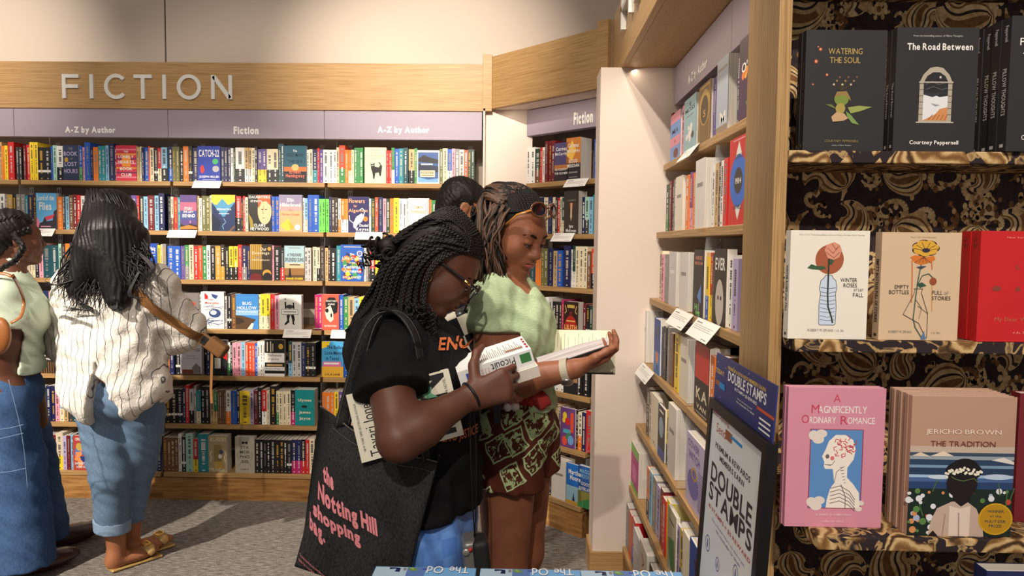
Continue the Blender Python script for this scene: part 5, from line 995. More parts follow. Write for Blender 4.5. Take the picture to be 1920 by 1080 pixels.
def skin(name, c, c2):
    m = mat(name, c, .48, .4); n = NT(m)
    a = n.noise(n.map((14, 14, 14)), 1, 3, .6); n.col(n.ramp(a.outputs[0], [(.3, c2), (.7, c)])); b = n.noise(n.map((420, 420, 420)), 1, 2); n.bump(b.outputs[0], .12, .0008)
    n.b.inputs['Subsurface Weight'].default_value = .08; n.b.inputs['Subsurface Radius'].default_value = (.012, .005, .003); n.b.inputs['Subsurface Scale'].default_value = .5
    return m
def cloth(name, c, c2=None, scale=400, rough=.85, bump=.35, streak=(1, 1, 1)):
    m = mat(name, c, rough, .15); n = NT(m); c2 = c2 or tuple(int(v * .82) for v in c)
    a = n.noise(n.map(tuple(scale * q for q in streak)), 1, 3, .65); n.col(n.ramp(a.outputs[0], [(.35, c2), (.65, c)])); n.bump(a.outputs[0], bump, .0012); return m
HAIR = mat('hair_black', (20, 16, 15), .55, .3); _n = NT(HAIR); _a = _n.noise(_n.map((160, 160, 60)), 1, 3); _n.bump(_a.outputs[0], .4, .002)
HAIRG = mat('hair_black_gloss', (15, 13, 14), .48, .35)
HAIRB = mat('hair_brown', (84, 58, 42), .5, .4)
GOLD = mat('gold_metal', (226, 178, 98), .25, .5, 1.0)

def hand(W, D, N, S, curl=(.5, .6, .4), spread=.1, thumb=((.55, .8, .25), (.8, .45, .35), (.95, .2, .3)), s=1.0, curls=None):
    """prims of a right-sized hand: W wrist, D towards the knuckles, N out of the palm, S towards the thumb side"""
    W, D, N, S = (V3(v) for v in (W, D, N, S)); D = D / np.linalg.norm(D); S = S - D * (S @ D); S /= np.linalg.norm(S); N0 = N; N = np.cross(D, S); N = N if N @ N0 > 0 else -N
    P = []; base = [(.026, .088, .078), (.006, .092, .086), (-.014, .088, .080), (-.031, .080, .062)]
    for i, (so, dl, L_) in enumerate(base):
        kn = W + (D * dl + S * so) * s
        P.append(cone(W + (S * so * .55 + D * .012) * s, kn, .0165 * s, .0115 * s, .018))
        c1, c2, c3 = (curls[i] if curls else curl); a = 0; p = kn; d0 = D + S * spread * (1.5 - i) * .35; d0 /= np.linalg.norm(d0)
        for f_, cc, r0, r1 in ((.50, c1, .0098, .0086), (.29, c2, .0086, .0078), (.24, c3, .0078, .0066)):
            a += cc; q = p + (d0 * math.cos(a) + N * math.sin(a)) * L_ * f_ * s; P.append(cone(p, q, r0 * s, r1 * s, .004)); p = q
    p = W + (D * .022 + S * .022 + N * .004) * s
    for (dd, ss, nn), L_, r0, r1 in zip(thumb, (.044, .034, .026), (.0155, .0115, .0098), (.0118, .0100, .0078)):
        v = D * dd + S * ss + N * nn; v /= np.linalg.norm(v); q = p + v * L_ * s; P.append(cone(p, q, r0 * s, r1 * s, .008)); p = q
    return P
def curve_pts(pts, n=40):
    """Catmull-Rom through points"""
    P = [V3(p) for p in pts]; P = [2 * P[0] - P[1]] + P + [2 * P[-1] - P[-2]]; out = []; m = len(P) - 3
    for t in np.linspace(0, m - 1e-6, n):
        i = int(t); u = t - i; a, b, c, d = P[i:i + 4]
        out.append(.5 * (2 * b + (c - a) * u + (2 * a - 5 * b + 4 * c - d) * u * u + (3 * b - a - 3 * c + d) * u ** 3))
    return out
def braid(mb, pts, r, m, pitch=.020, n=None, taper=.55, sides=5):
    """three-strand plait along a path"""
    P = curve_pts(pts, 60); L_ = sum(np.linalg.norm(P[i + 1] - P[i]) for i in range(len(P) - 1)); N = max(int(L_ / pitch * 8), 12)
    P = curve_pts(pts, N); up = np.array([0.13, .31, .94]); T = []
    for i in range(N):
        t = P[min(i + 1, N - 1)] - P[max(i - 1, 0)]; t /= np.linalg.norm(t) + 1e-9; u = up - t * (up @ t); u /= np.linalg.norm(u) + 1e-9; up = u; T.append((u, np.cross(t, u)))
    for k in range(3):
        q = []; rr = []
        for i in range(N):
            f_ = i / (N - 1); sc_ = 1 - (1 - taper) * f_; th = 2 * math.pi * (L_ * f_ / pitch) * .5 + 2 * math.pi * k / 3
            u, v = T[i]; q.append(P[i] + u * (r * .55 * sc_ * math.sin(th)) + v * (r * .38 * sc_ * math.sin(2 * th))); rr.append(r * .56 * sc_)
        mb.tube([Vector(x) for x in q], rr, m, sides)
def curl_tube(mb, p, L_, rad, r, m, turns, rnd, d=(0, 0, -1)):
    d = V3(d) / np.linalg.norm(V3(d)); a = np.cross(d, [.3, .9, .2]); a /= np.linalg.norm(a); b = np.cross(d, a); ph = rnd.uniform(0, 6.28); pts = []; N = int(turns * 9) + 3
    for i in range(N):
        f_ = i / (N - 1); th = ph + f_ * turns * 6.28; pts.append(Vector(V3(p) + d * L_ * f_ + (a * math.cos(th) + b * math.sin(th)) * rad * min(1, f_ * 4) * (1 - .3 * f_)))
    mb.tube(pts, [r * (1 - .4 * i / N) for i in range(N)], m, 5)
def wedge(pts, k=.004):
    """convex outline in the x-z plane, running through in y"""
    return ('q', [V3((p[0], 0, p[2])) for p in pts], k)
_pd = prim_d
def prim_d(p, X):
    if p[0] == 'q':
        P = p[1]; n = len(P); c = sum(P) / n; d = np.full(len(X), -9.0)
        for i in range(n):
            a, b = P[i], P[(i + 1) % n]; e = b - a; nn = np.array([e[2], 0, -e[0]]); nn /= np.linalg.norm(nn)
            if (c - a) @ nn > 0: nn = -nn
            d = np.maximum(d, (X - a) @ nn)
        return d
    return _pd(p, X)
# ================================================================== woman with braids and glasses, black tee
YA = 1.85
SK_A = skin('skin_deep', (104, 64, 46), (88, 52, 37))
a_ = lambda x, y, Y=YA: at(x, y, Y)
WA = thing('person', 'person in black tee and glasses with long black braids, reading, tote on shoulder', 'person', (a_(790, 900).x, YA, 0))
HA = Head(a_(822, 500), (.76, .10, -.63))
ESH, EEL, EWR = a_(722, 648, 1.69), a_(749, 824, 1.55), a_(880, 744, 1.635)
FSH, FEL, FWR = a_(770, 645, 2.00), a_(838, 800, 2.02), a_(896, 720, 1.84)
tors = [ell(a_(768, 705), (.128, .165, .165)), ell(a_(738, 652), (.095, .165, .10), .06), ell(a_(826, 742, 1.83), (.075, .14, .085), .06), ell(a_(780, 850), (.145, .17, .17), .08), ell(a_(792, 985), (.14, .18, .15), .08)]
bodyA = HA.prims(1.25, 1.2, 1.08) + [cone(a_(752, 612), HA.w(0, -.03, -.05), .062, .056, .04)] + tors + \
    [cone(ESH, a_(738, 640, 1.85), .07, .08, .06), cone(ESH, EEL, .058, .048, .03), cone(EEL, EEL + (EWR - EEL) * .3, .046, .045, .02), cone(EEL + (EWR - EEL) * .3, EWR, .045, .028, .03),
     cone(FSH, a_(738, 640, 1.85), .07, .08, .06), cone(FSH, FEL, .060, .05, .03), cone(FEL, FWR, .048, .028, .02)]
hp = a_(792, 1000)
for dy in (-.09, .09):
    h_ = hp + Vector((0, dy, 0)); kn = Vector((h_.x + .01, h_.y, .46)); an = Vector((h_.x - .02, h_.y, .07))
    bodyA += [cone(h_, kn, .095, .062, .04), cone(kn, an, .06, .036, .03), ell((an.x + .06, an.y, .035), (.12, .045, .032), .03)]
bodyA += hand(EWR, (.93, .16, .33), (.05, 1, .1), (-.3, .1, .95), curls=((.7, .9, .5), (.9, 1.0, .5), (1.0, 1.0, .5), (1.1, 1.0, .5)), spread=.05, thumb=((.25, .95, .35), (.5, .7, .5), (.7, .35, .65)), s=1.02)
bodyA += hand(FWR, (.55, -.75, .3), (-.3, .1, .9), (.7, .5, .1), curl=(.4, .6, .4), s=.98)
organic('body', bodyA, .0042, SK_A, WA, smooth=1)
HA.details(WA, None, (122, 66, 62), brow=(26, 18, 16))
# tee
TEE = cloth('tee_black', (27, 27, 30), (20, 20, 23), 500, .85, .4)
tee = [ell(a_(768, 705), (.142, .18, .175)), ell(a_(738, 650), (.108, .178, .108), .06), ell(a_(828, 744, 1.83), (.088, .152, .095), .07), ell(a_(818, 682, 1.83), (.078, .14, .085), .06), ell(a_(782, 850), (.162, .186, .18), .09), ell(a_(796, 960), (.15, .19, .16), .09)]
tee += [cone(ESH, a_(738, 640, 1.85), .078, .088, .06), cone(ESH, ESH + (EEL - ESH) * .60, .076, .084, .03), cone(FSH, a_(738, 640, 1.85), .078, .088, .06), cone(FSH, FSH + (FEL - FSH) * .6, .074, .078, .03)]
ed = V3(EEL - ESH); ed /= np.linalg.norm(ed)
tee += [cut(a_(840, 936), (.06, 0, -1))]
slp = V3(ESH) + ed * .155
def teef(X):
    f = folds([((.3, .2, 1), .085, .0035, (3, 4, 2)), ((1, .3, -.6), .07, .003, (4, 3, 3))])(X)
    q = X - V3(ESH); along = q @ ed; rad = np.linalg.norm(q - along[:, None] * ed, axis=1)
    return f + np.where((rad < .11) & (along > .02), np.maximum(along - .128, 0) * 4, 0) 
organic('tee', tee, .0055, TEE, WA, teef, 2)
PRT = mat('tee_print_orange', (206, 112, 62), .7)
def on_cloth(txt, p0, p1, hpx, prims, m, parent, Y, name='tee_print', dr=(0, 1, 0), bold=True):
    A0, A1, A2 = at(p0[0], p0[1], Y), at(p1[0], p1[1], Y), at(p0[0], p0[1] - hpx, Y); V, Fc = text2d(txt, bold)
    x1 = max(v[0] for v in V); z1 = max(v[1] for v in V); X = [V3(A0 + (A1 - A0) * (u / x1) + (A2 - A0) * (v / z1)) for u, v in V]
    X = trace(prims, X, dr, .006, .6); ok = np.abs(sdf(prims, X)) < .03; b = MB(); b.add([tuple(x) for x in X], [f for f in Fc if all(ok[i] for i in f)], m); return wbuild(b, name, parent, False)
on_cloth('ENC', (812, 668), (866, 674), 22, tee, PRT, WA, 1.60)
on_cloth('...AND JUSTICE', (822, 846), (886, 850), 19, tee, PRT, WA, 1.60)
# wide patchwork trousers
m = mat('trouser_blue', rough=.4, spec=.5); n = NT(m); ck = n.n('TexChecker'); ck.inputs['Scale'].default_value = 23; mp = n.map((1, 1, 1), (0, R_(8), 0)); n.l(mp, ck.inputs[0])
nz = n.noise(n.map((16, 16, 16)), 1, 3); ck.inputs[1].default_value = lin((92, 140, 224)); ck.inputs[2].default_value = lin((112, 164, 240))
n.col(n.mix(n.ramp(nz.outputs[0], [(.35, (0, 0, 0)), (.6, (255, 255, 255))]), (100, 150, 232), ck.outputs[0])); n.bump(nz.outputs[0], .4, .01)
tr = [ell(a_(796, 975), (.142, .178, .15))]
for dy in (-.092, .092):
    h_ = hp + Vector((.0, dy, 0)); tr += [cone(h_, Vector((h_.x + .02, h_.y, .12)), .112, .125, .05)]
tr += [cut((0, 0, .07), (0, 0, -1))]
organic('trousers', tr, .008, m, WA, folds([((1, .4, .1), .10, .006, (1.5, 1, 1)), ((.4, 1, .2), .13, .005, (1, 2, 1))]), 2)
SHB = mat('shoe_black', (30, 28, 28), .5)
b = MB()
for dy in (-.09, .09): b.ball((hp.x + .06, hp.y + dy, .042), (.135, .052, .042), SHB)
wbuild(b, 'shoes', WA)
# hair: cap, plaits, curls
cap = [HA.e((0, -.018, .047), (.0785, .097, .088)), HA.e((0, -.06, -.01), (.062, .052, .065), .03), cut(HA.w(0, .028, .062), HA.R @ np.array([0, .72, -.69]))]
b = MB(); rnd = random.Random(21)
def surf(dx, dy, dz, off=.004):
    d = np.array([dx, dy, dz]); d /= np.linalg.norm(d); r = np.array([.0785, .097, .088]); t = 1 / np.sqrt(((d / r) ** 2).sum()); return HA.w(*(np.array([0, -.018, .047]) + d * (t + off)))
tie = HA.w(0, -.128, -.008)
for sgn in (1, -1):
    braid(b, [surf(sgn * .12, .92, .42), surf(sgn * .62, .66, .36), surf(sgn * .92, .30, .20), surf(sgn * 1.0, -.08, .02, .006)], .006, HAIR, .016)
    braid(b, [surf(sgn * .35, .85, .48), surf(sgn * .78, .45, .42), surf(sgn * .98, .05, .25), surf(sgn * .9, -.4, -.05, .006)], .006, HAIR, .016)
for i, x in enumerate(np.linspace(-.8, .8, 15)):
    pts = [surf(x, .80 - .25 * abs(x), .42 - .1 * abs(x)), surf(x * 1.0, .45, .8), surf(x * .95, -.1, .9), surf(x * .8, -.62, .62, .007), tie + HA.R @ np.array([x * .022, .012, rnd.uniform(-.012, .014)])]
    braid(b, pts, .0068, HAIR, .017)
    if i % 2 == 0: braid(b, [surf(x + .05, .5, .72), surf(x + .05, 0, .92, .008), surf(x * .8, -.55, .72, .012), tie + HA.R @ np.array([x * .02, -.004, rnd.uniform(-.01, .02)])], .0066, HAIR, .017)
for sgn in (1, -1):
    for k in range(10):
        q = .28 + .055 * k; braid(b, [surf(sgn * q, .45 - .1 * (k % 2), .88, .007), surf(sgn * (q + .08), -.15, .86, .009), surf(sgn * (q + .04), -.62, .60, .011), tie + HA.R @ np.array([sgn * .03 * q, .004, .02 - .004 * k])], .0066, HAIR, .017)
    for k in range(15):
        t = k / 14; braid(b, [surf(sgn * .85, .55 - .95 * t, .62), surf(sgn * (.80 - .05 * t), .0 - .55 * t, .62 + .1 * t, .006), surf(sgn * .52, -.75, .30 + .028 * k, .010), tie + HA.R @ np.array([sgn * .02, .0, rnd.uniform(-.02, .02)])], .0066, HAIR, .017)
    Yn = (lambda Y: Y) if sgn > 0 else (lambda Y: 2 * YA - Y)
    for k in range(20):
        t = k / 19; w1 = rnd.uniform(-5, 5); ly = rnd.uniform(-.012, .012)
        st = surf(sgn * (.86 + .1 * t), .52 - 1.05 * t, .55 + .12 * math.sin(t * 3.1))
        if k % 2: st = surf(sgn * (.72 + .1 * t), .35 - .9 * t, .80)
        m1 = a_(812 - 78 * t + w1, 497 - 8 * t, Yn(1.762 + ly)); m2 = a_(792 - 92 * t + w1, 560 + 4 * t, Yn(1.752 + ly)); en = a_(800 - 128 * t ** 1.2 + w1 * 2, 640 - 30 * t + rnd.uniform(-22, 16), Yn(1.715 + ly))
        pts = [st, m1, m2, en]; braid(b, pts, .0064, HAIR, .0165)
        for q in range(2): curl_tube(b, en, rnd.uniform(.035, .07), rnd.uniform(.006, .012), .0024, HAIR, rnd.uniform(2, 3.5), rnd, (rnd.uniform(-.3, .3), rnd.uniform(-.2, .2), -1))
for k in range(5):
    braid(b, [tie, a_(715 - 3 * k, 505 + 6 * k, 1.83 - .01 * k), a_(700 - 6 * k, 560 + 4 * k, 1.79), a_(648 + 4 * k, 622 - 3 * k, 1.74 + .02 * k)], .0066, HAIR, .017)
b.ball(a_(728, 462, YA - .01), (.030, .035, .024), HAIR)
for k in range(20):
    p = V3(a_(728 + rnd.uniform(-14, 14), 462 + rnd.uniform(-12, 14), YA - .035 + rnd.uniform(-.02, .06)))
    curl_tube(b, p, rnd.uniform(.03, .06), rnd.uniform(.010, .018), .0052, HAIR, rnd.uniform(1.2, 2.2), rnd, (rnd.uniform(-1.1, .1), rnd.uniform(-.4, .4), rnd.uniform(-1, .3)))
for k in range(5):
    p = V3(a_(705 + rnd.uniform(-8, 10), 470 + rnd.uniform(-14, 14), YA - .03)); curl_tube(b, p, rnd.uniform(.04, .07), rnd.uniform(.008, .014), .0024, HAIR, rnd.uniform(1.5, 2.5), rnd, (-.7, 0, -.8))
for k in range(60):
    p = V3(a_(782 + rnd.uniform(-24, 26), 592 + rnd.uniform(-30, 34), 1.72 + rnd.uniform(-.025, .03)))
    curl_tube(b, p, rnd.uniform(.04, .08), rnd.uniform(.006, .014), .0025, HAIR, rnd.uniform(2, 4), rnd, (rnd.uniform(-.4, .4), rnd.uniform(-.3, .3), -1))
Pc_, Qc_ = sdf_mesh(cap, .0045)
o0 = len(b.v); b.add([tuple(p) for p in Pc_], [tuple(q) for q in Qc_], HAIR)
wbuild(b, 'braided_hair', WA)
# glasses: a thing she wears
GL = thing('eyeglasses', 'black square-rimmed eyeglasses with gold hinges on the braided woman', 'glasses', HA.w(0, .1, 0))
GLM = mat('acetate_black', (24, 20, 20), .2, .5, coat=.5)
LENS = mat('lens_clear', (225, 215, 220), .05, .5); LENS.node_tree.nodes['Principled BSDF'].inputs['Alpha'].default_value = .22
b = MB(); bl = MB()
for q in (-1, 1):
    cx = q * .0365; ring = []
    for i in range(28):
        a = 2 * math.pi * i / 28; c_, s_ = math.cos(a), math.sin(a); e_ = (abs(c_) ** 3 + abs(s_) ** 3) ** (-1 / 3)
        ring.append(HA.w(cx + .0300 * c_ * e_, .119 - .006 * abs(cx + .0300 * c_ * e_) / .06, .002 + .0255 * s_ * e_))
    b.tube([Vector(x) for x in ring + [ring[0]]], .0033, GLM, 7, False); bl.add([tuple(x) for x in ring], [tuple(range(28))], LENS)
b.tube([Vector(HA.w(x, .121, .010)) for x in (-.009, 0, .009)], .0024, GLM, 7)
wbuild(b, 'rim', GL); wbuild(bl, 'lens', GL)
for q in (-1, 1):
    b = MB(); b.tube([Vector(HA.w(q * x, y, z)) for x, y, z in ((.063, .113, .018), (.070, .105, .018), (.078, .06, .016), (.081, .005, .014), (.081, -.012, .004))], [.0036, .0042, .0042, .0038, .003], GLM, 8, flat=.45); t_ = wbuild(b, 'temple', GL)
    b = MB(); b.tube([Vector(HA.w(q * .0735, .088, .0172)), Vector(HA.w(q * .0765, .070, .0168))], .0045, GOLD, 8, flat=.55); wbuild(b, 'hinge', GL)
b = MB(); c = HA.w(.083, -.004, -.036); b.tube([Vector(c + HA.R @ np.array([.001, .008 * math.cos(t), .008 * math.sin(t)])) for t in np.linspace(0, 6.28, 18)], .0014, GOLD, 6, False)
tag(wbuild(b, 'earring', WA), 'small gold hoop earring')
b = MB(); b.tube([Vector(x) for x in curve_pts([a_(744, 548, 1.80), a_(756, 572, 1.775), a_(764, 583, 1.77), a_(768, 566, 1.77)], 14)], .0012, GOLD, 5); tag(wbuild(b, 'necklace', WA), 'thin gold necklace')
# tote bag on her shoulder
TB = thing('tote_bag', 'black denim tote bag printed the Notting Hill shopping bag', 'bag', a_(690, 1060, 1.62))
DEN = mat('denim_black', rough=.9, spec=.1); n = NT(DEN); v = n.noise(n.map((420, 420, 150)), 1, 4, .75); v2 = n.noise(n.map((9, 9, 9)), 1, 2)
n.col(n.mix(n.ramp(v2.outputs[0], [(.35, (60, 60, 60)), (.7, (200, 200, 200))]), n.ramp(v.outputs[0], [(.35, (24, 24, 25)), (.65, (56, 56, 57))]), n.ramp(v.outputs[0], [(.32, (30, 30, 31)), (.7, (84, 83, 82))]))); n.bump(v.outputs[0], .5, .002)
TL, TR, BL, BR = (V3(p) for p in (a_(628, 782, 1.645), a_(820, 866, 1.635), a_(552, 1062, 1.60), a_(752, 1130, 1.60)))
def bil(u, v): return (TL * (1 - u) + TR * u) * (1 - v) + (BL * (1 - u) + BR * u) * v
def tsurf(u, v, back=0):
    p = bil(u, v); q = 16 * u * (1 - u) * v * (1 - v); p = p.copy()
    p[1] += (-.026 * q if not back else .045 + .012 * q) + .004 * math.sin(9 * u + 5 * v) * min(1, 4 * q) + (.006 * math.sin(14 * u + 2) * (1 - v))
    if back: p[0] -= .05 * (1 - u) * (1 - v); p[2] += .012 * (1 - u) * (1 - v)
    p[2] -= (.020 * math.sin(math.pi * u) * (1 - v) ** 3)
    return p
NU, NV = 34, 40; G1 = [[tsurf(i / NU, j / NV) for i in range(NU + 1)] for j in range(NV + 1)]; G2 = [[tsurf(i / NU, j / NV, 1) for i in range(NU + 1)] for j in range(NV + 1)]
vs = [tuple(p) for g in G1 for p in g] + [tuple(p) for g in G2 for p in g]; N1 = (NU + 1) * (NV + 1); id_ = lambda j, i, k: k * N1 + j * (NU + 1) + i; fs = []
for j in range(NV):
    for i in range(NU): fs.append((id_(j, i, 0), id_(j + 1, i, 0), id_(j + 1, i + 1, 0), id_(j, i + 1, 0))); fs.append((id_(j, i, 1), id_(j, i + 1, 1), id_(j + 1, i + 1, 1), id_(j + 1, i, 1)))
    fs.append((id_(j, 0, 0), id_(j, 0, 1), id_(j + 1, 0, 1), id_(j + 1, 0, 0))); fs.append((id_(j, NU, 0), id_(j + 1, NU, 0), id_(j + 1, NU, 1), id_(j, NU, 1)))
for i in range(NU): fs.append((id_(NV, i, 0), id_(NV, i, 1), id_(NV, i + 1, 1), id_(NV, i + 1, 0)))
b = MB(); b.add(vs, fs, DEN); o = wbuild(b, 'bag_body', TB); sm = o.modifiers.new('thick', 'SOLIDIFY'); sm.thickness = .003
HEM = cloth('denim_seam', (118, 116, 112), (70, 69, 68), 500, .9)
b = MB(); b.tube([Vector(tsurf(i / NU, .0) + V3((0, -.003, .001))) for i in range(NU + 1)], .0022, HEM, 5); b.tube([Vector(tsurf(i / NU, .075) + V3((0, -.0024, 0))) for i in range(NU + 1)], .0009, HEM, 4)
b.tube([Vector(tsurf(i / NU, .0, 1) + V3((0, .003, .001))) for i in range(NU + 1)], .0022, HEM, 5); wbuild(b, 'hem', TB)
PINK = mat('tote_print_pink', (226, 138, 146), .75)
def inv(x, z):
    u = v = .5
    for _ in range(12):
        p = bil(u, v); e = 1e-4; pu = (bil(u + e, v) - p) / e; pv = (bil(u, v + e) - p) / e
        M2 = np.array([[pu[0], pv[0]], [pu[2], pv[2]]]); du = np.linalg.solve(M2, np.array([x - p[0], z - p[2]])); u += du[0]; v += du[1]
    return u, v
b = MB()
def tote_text(txt, p0, p1, hpx, bold=2):
    A0, A1 = at(p0[0], p0[1], 1.60), at(p1[0], p1[1], 1.60); hh = hpx * 1.60 / FPX; V, Fc = text2d(txt, bold, .05); x1 = max(v[0] for v in V); up = Vector((-.12, 0, 1)).normalized(); out = []
    zc = .70
    for q in V:
        X = A0 + (A1 - A0) * (q[0] / x1) + up * (hh * q[1] / zc); u, v = inv(X.x, X.z); out.append(tuple(tsurf(min(max(u, .005), .995), min(max(v, .005), .995)) + V3((0, -.0028, 0))))
    b.add(out, Fc, PINK)
tote_text('the', (601, 905), (625, 918), 28); tote_text('Notting Hill', (592, 937), (710, 1000), 31); tote_text('shopping', (585, 966), (678, 1018), 24); tote_text('bag.', (579, 990), (612, 1014), 28)
wbuild(b, 'bag_print', TB, False); b = MB()
tote_text('Travel bookshop and everyday carry', (562, 1042), (612, 1084), 6, False); tote_text('made for a stroll down the hill', (560, 1050), (606, 1090), 6, False)
wbuild(b, 'small_print', TB, False)
st = curve_pts([a_(642, 800, 1.642), a_(650, 765, 1.635), a_(664, 710, 1.61), a_(680, 650, 1.592), a_(697, 607, 1.598), a_(722, 585, 1.63), a_(752, 590, 1.655), a_(776, 622, 1.65), a_(787, 665, 1.655), a_(790, 720, 1.66), a_(788, 790, 1.655), a_(800, 862, 1.64)], 44)
sd = [Vector((.85, .15, -.1)) if i < 16 else Vector((.9, .9, .2)) if i < 26 else Vector((.25, 1, .1)) for i in range(44)]
b = MB(); b.ribbon(st, .036, .003, DEN, [Vector((.95, .25, .1)) * (1 - min(1, max(0, (i - 10) / 10))) + Vector((.35, .9, .0)) * min(1, max(0, (i - 10) / 10)) for i in range(44)]); o = wbuild(b, 'strap', TB)
b = MB()
for s_ in (-.014, .014): b.tube([Vector(p) + Vector((.95, .25, .1)) * s_ * (1 - min(1, max(0, (i - 10) / 10))) + Vector((.35, .9, 0)) * s_ * min(1, max(0, (i - 10) / 10)) + Vector((0, -.002, .001)) for i, p in enumerate(st)], .0012, HEM, 4)
wbuild(b, 'strap_stitching', TB)

def frame_mat(o, x, z):
    """matrix with local x along x, local z near z"""
    x = Vector(x).normalized(); z = Vector(z); z = (z - x * z.dot(x)).normalized(); y = z.cross(x)
    return Matrix(((x.x, y.x, z.x, o[0]), (x.y, y.y, z.y, o[1]), (x.z, y.z, z.z, o[2]), (0, 0, 0, 1)))
def oriented(name, label, cat, M, group=None):
    r = thing(name, label, cat, (0, 0, 0), 0, group); r.matrix_world = M; r.location = M.to_translation(); r.rotation_euler = M.to_euler(); return r
# cream novel held under her arm
c0, c1, c2, c3 = a_(655, 738, 1.605), a_(848, 690, 1.668), a_(685, 866, 1.595), a_(870, 815, 1.662)
wk = (c0 - c2).length; hk = (c0 - c1).length
KB = oriented('book', 'large cream hardback clamped under the braided woman arm above the tote', 'book', frame_mat(c2 + (c3 - c2), c0 - c2, c0 - c1), 'books in hands')
CRM = (230, 226, 206); t = .022
b = MB(); b.box(0, wk, 0, .0025, 0, hk, bm(CRM)); b.box(0, wk, t - .0025, t, 0, hk, bm(CRM)); b.box(0, .0025, .0025, t - .0025, 0, hk, bm(CRM)); cb = b
b = MB(); b.box(.0025, wk - .004, .0025, t - .0025, .004, hk - .004, PAGE); b.build('page_block', KB)
kin = [P((150, 196, 160), (.3, .2), (.6, .3), (.7, .5), (.5, .6), (.35, .4)), P((222, 140, 90), (.55, .22), (.75, .24), (.78, .4), (.62, .42)), T('KIN', .52, .24, .9, .36, (34, 32, 32)), P((106, 176, 140), (.64, .16), (.72, .22), (.8, .2), (.86, .26), (.76, .32), (.66, .28)), P((150, 206, 170), (.6, .3), (.68, .34), (.66, .4), (.58, .38)), L((90, 120, 80), .012, (.5, .2), (.66, .26), (.84, .24)), P((90, 150, 120), (.2, .3), (.3, .36), (.26, .44), (.18, .4)), T('Tayari Jones', .46, .83, .82, .14, (40, 38, 38), False), T('NEW YORK TIMES BESTSELLING AUTHOR', .5, .945, .7, .022, (96, 92, 84), False), T('A NOVEL', .78, .07, .2, .03, (96, 92, 84), False)]
b = cb; paint(b, kin, 0, 0, wk, hk, 0); b.build('cover', KB)
# white paperback open in her hands, spine towards the camera
s0, s1 = a_(866, 728, 1.675), a_(1004, 683, 1.70)
JB2 = oriented('book', 'white paperback open in the braided woman hand, author name upside down on spine', 'book', frame_mat(s0, s1 - s0, Vector((0, -.10, 1))), 'books in hands')
Lk = (s1 - s0).length; WC = (240, 240, 240)
b = MB(); b.box(0, Lk, 0, .002, 0, .038, bm(WC)); b.box(0, Lk, 0, .135, .038, .040, bm(WC)); b.box(0, Lk, .0, .13, -.002, .0, bm(WC)); cb = b
b = MB(); b.box(.001, Lk - .001, .002, .13, 0, .038, PAGE); b.box(.01, Lk + .004, -.006, .12, -.030, -.003, PAGE); b.build('page_block', JB2)
b = cb; b.text('Picoult', Lk * .44, Lk * .76, .015, .034, -.0004, INK, False, 2); b.text('Jodi', Lk * .56, Lk * .70, .004, .0135, -.0004, INK, False, 2)
b.poly([(Lk * .83, .012), (Lk * .97, .012), (Lk * .97, .034), (Lk * .83, .034)], -.0004, bm((64, 128, 70))); b.poly([(Lk * .1, .01), (Lk * .22, .01), (Lk * .22, .03), (Lk * .1, .03)], -.0004, bm((70, 90, 190)))
for q in range(3): b.text(('the', 'book', 'tale')[q], Lk * (.30 + .045 * q), Lk * (.33 + .045 * q), .006, .028, -.0004, mat('print_rose', (210, 150, 150), .6), False, 1)
yy = .0405
for k in range(24):
    x = Lk * (.30 + .026 * k); b.add([(x, .02, yy), (x + .0016, .02, yy), (x + .0016, .105 - .02 * (k % 3), yy), (x, .105 - .02 * (k % 3), yy)], [(0, 1, 2, 3)], GINK)
b.add([(Lk * .68, .03, yy + .0003), (Lk * .92, .03, yy + .0003), (Lk * .92, .045, yy + .0003), (Lk * .68, .045, yy + .0003)], [(0, 1, 2, 3)], bm((150, 110, 96)))
for k in range(4): b.add([(Lk * .955, .02 + .025 * k, yy + .0003), (Lk * .985, .02 + .025 * k, yy + .0003), (Lk * .985, .036 + .025 * k, yy + .0003), (Lk * .955, .036 + .025 * k, yy + .0003)], [(0, 1, 2, 3)], bm((150, 40, 50)))
b.build('cover', JB2)
# wrist cord and the compact camera hanging from it
b = MB(); c = V3(EWR) + V3((.004, 0, .002)); D = V3(EWR - EEL); D /= np.linalg.norm(D); A = np.cross(D, [0, 1, 0]); A /= np.linalg.norm(A); B_ = np.cross(D, A)
CM = thing('camera', 'small grey camera dangling on black cords from the braided woman wrist', 'camera', a_(888, 1030, 1.66))
b.tube([Vector(c + (A * math.cos(t) + B_ * math.sin(t)) * .0325) for t in np.linspace(0, 6.283, 26)], .0032, BLACKP, 7, False)
for dx, yb in ((-3, 1005), (4, 1003)): b.tube([Vector(x) for x in curve_pts([a_(884 + dx, 760, 1.665), a_(887 + dx * 1.5, 850, 1.655), a_(889 + dx, 940, 1.655), a_(890, yb, 1.66)], 16)], .0016, BLACKP, 6)
wbuild(b, 'wrist_cord', CM)
cc = a_(888, 1040, 1.665)
Rc = np.array(Matrix.Rotation(R_(10), 3, 'Z') @ Matrix.Rotation(R_(-6), 3, 'Y'))
organic('camera_body', [rbox(cc, (.026, .036, .046), .012, R=Rc)], .003, mat('camera_grey', (120, 120, 118), .35, .5, .3), CM)
organic('grip', [rbox(cc + Vector((.018, -.012, .004)), (.019, .034, .045), .012, R=Rc)], .003, mat('camera_rubber', (36, 36, 37), .6), CM)
b = MB(); b.ball(a_(874, 1036, 1.625), (.009, .004, .009), mat('button_silver', (170, 168, 164), .3, .5, .6)); wbuild(b, 'button', CM)
b = MB(); b.ball(a_(882, 1031, 1.625), .0045, mat('lamp_red', (200, 40, 40), .3)); wbuild(b, 'indicator', CM)
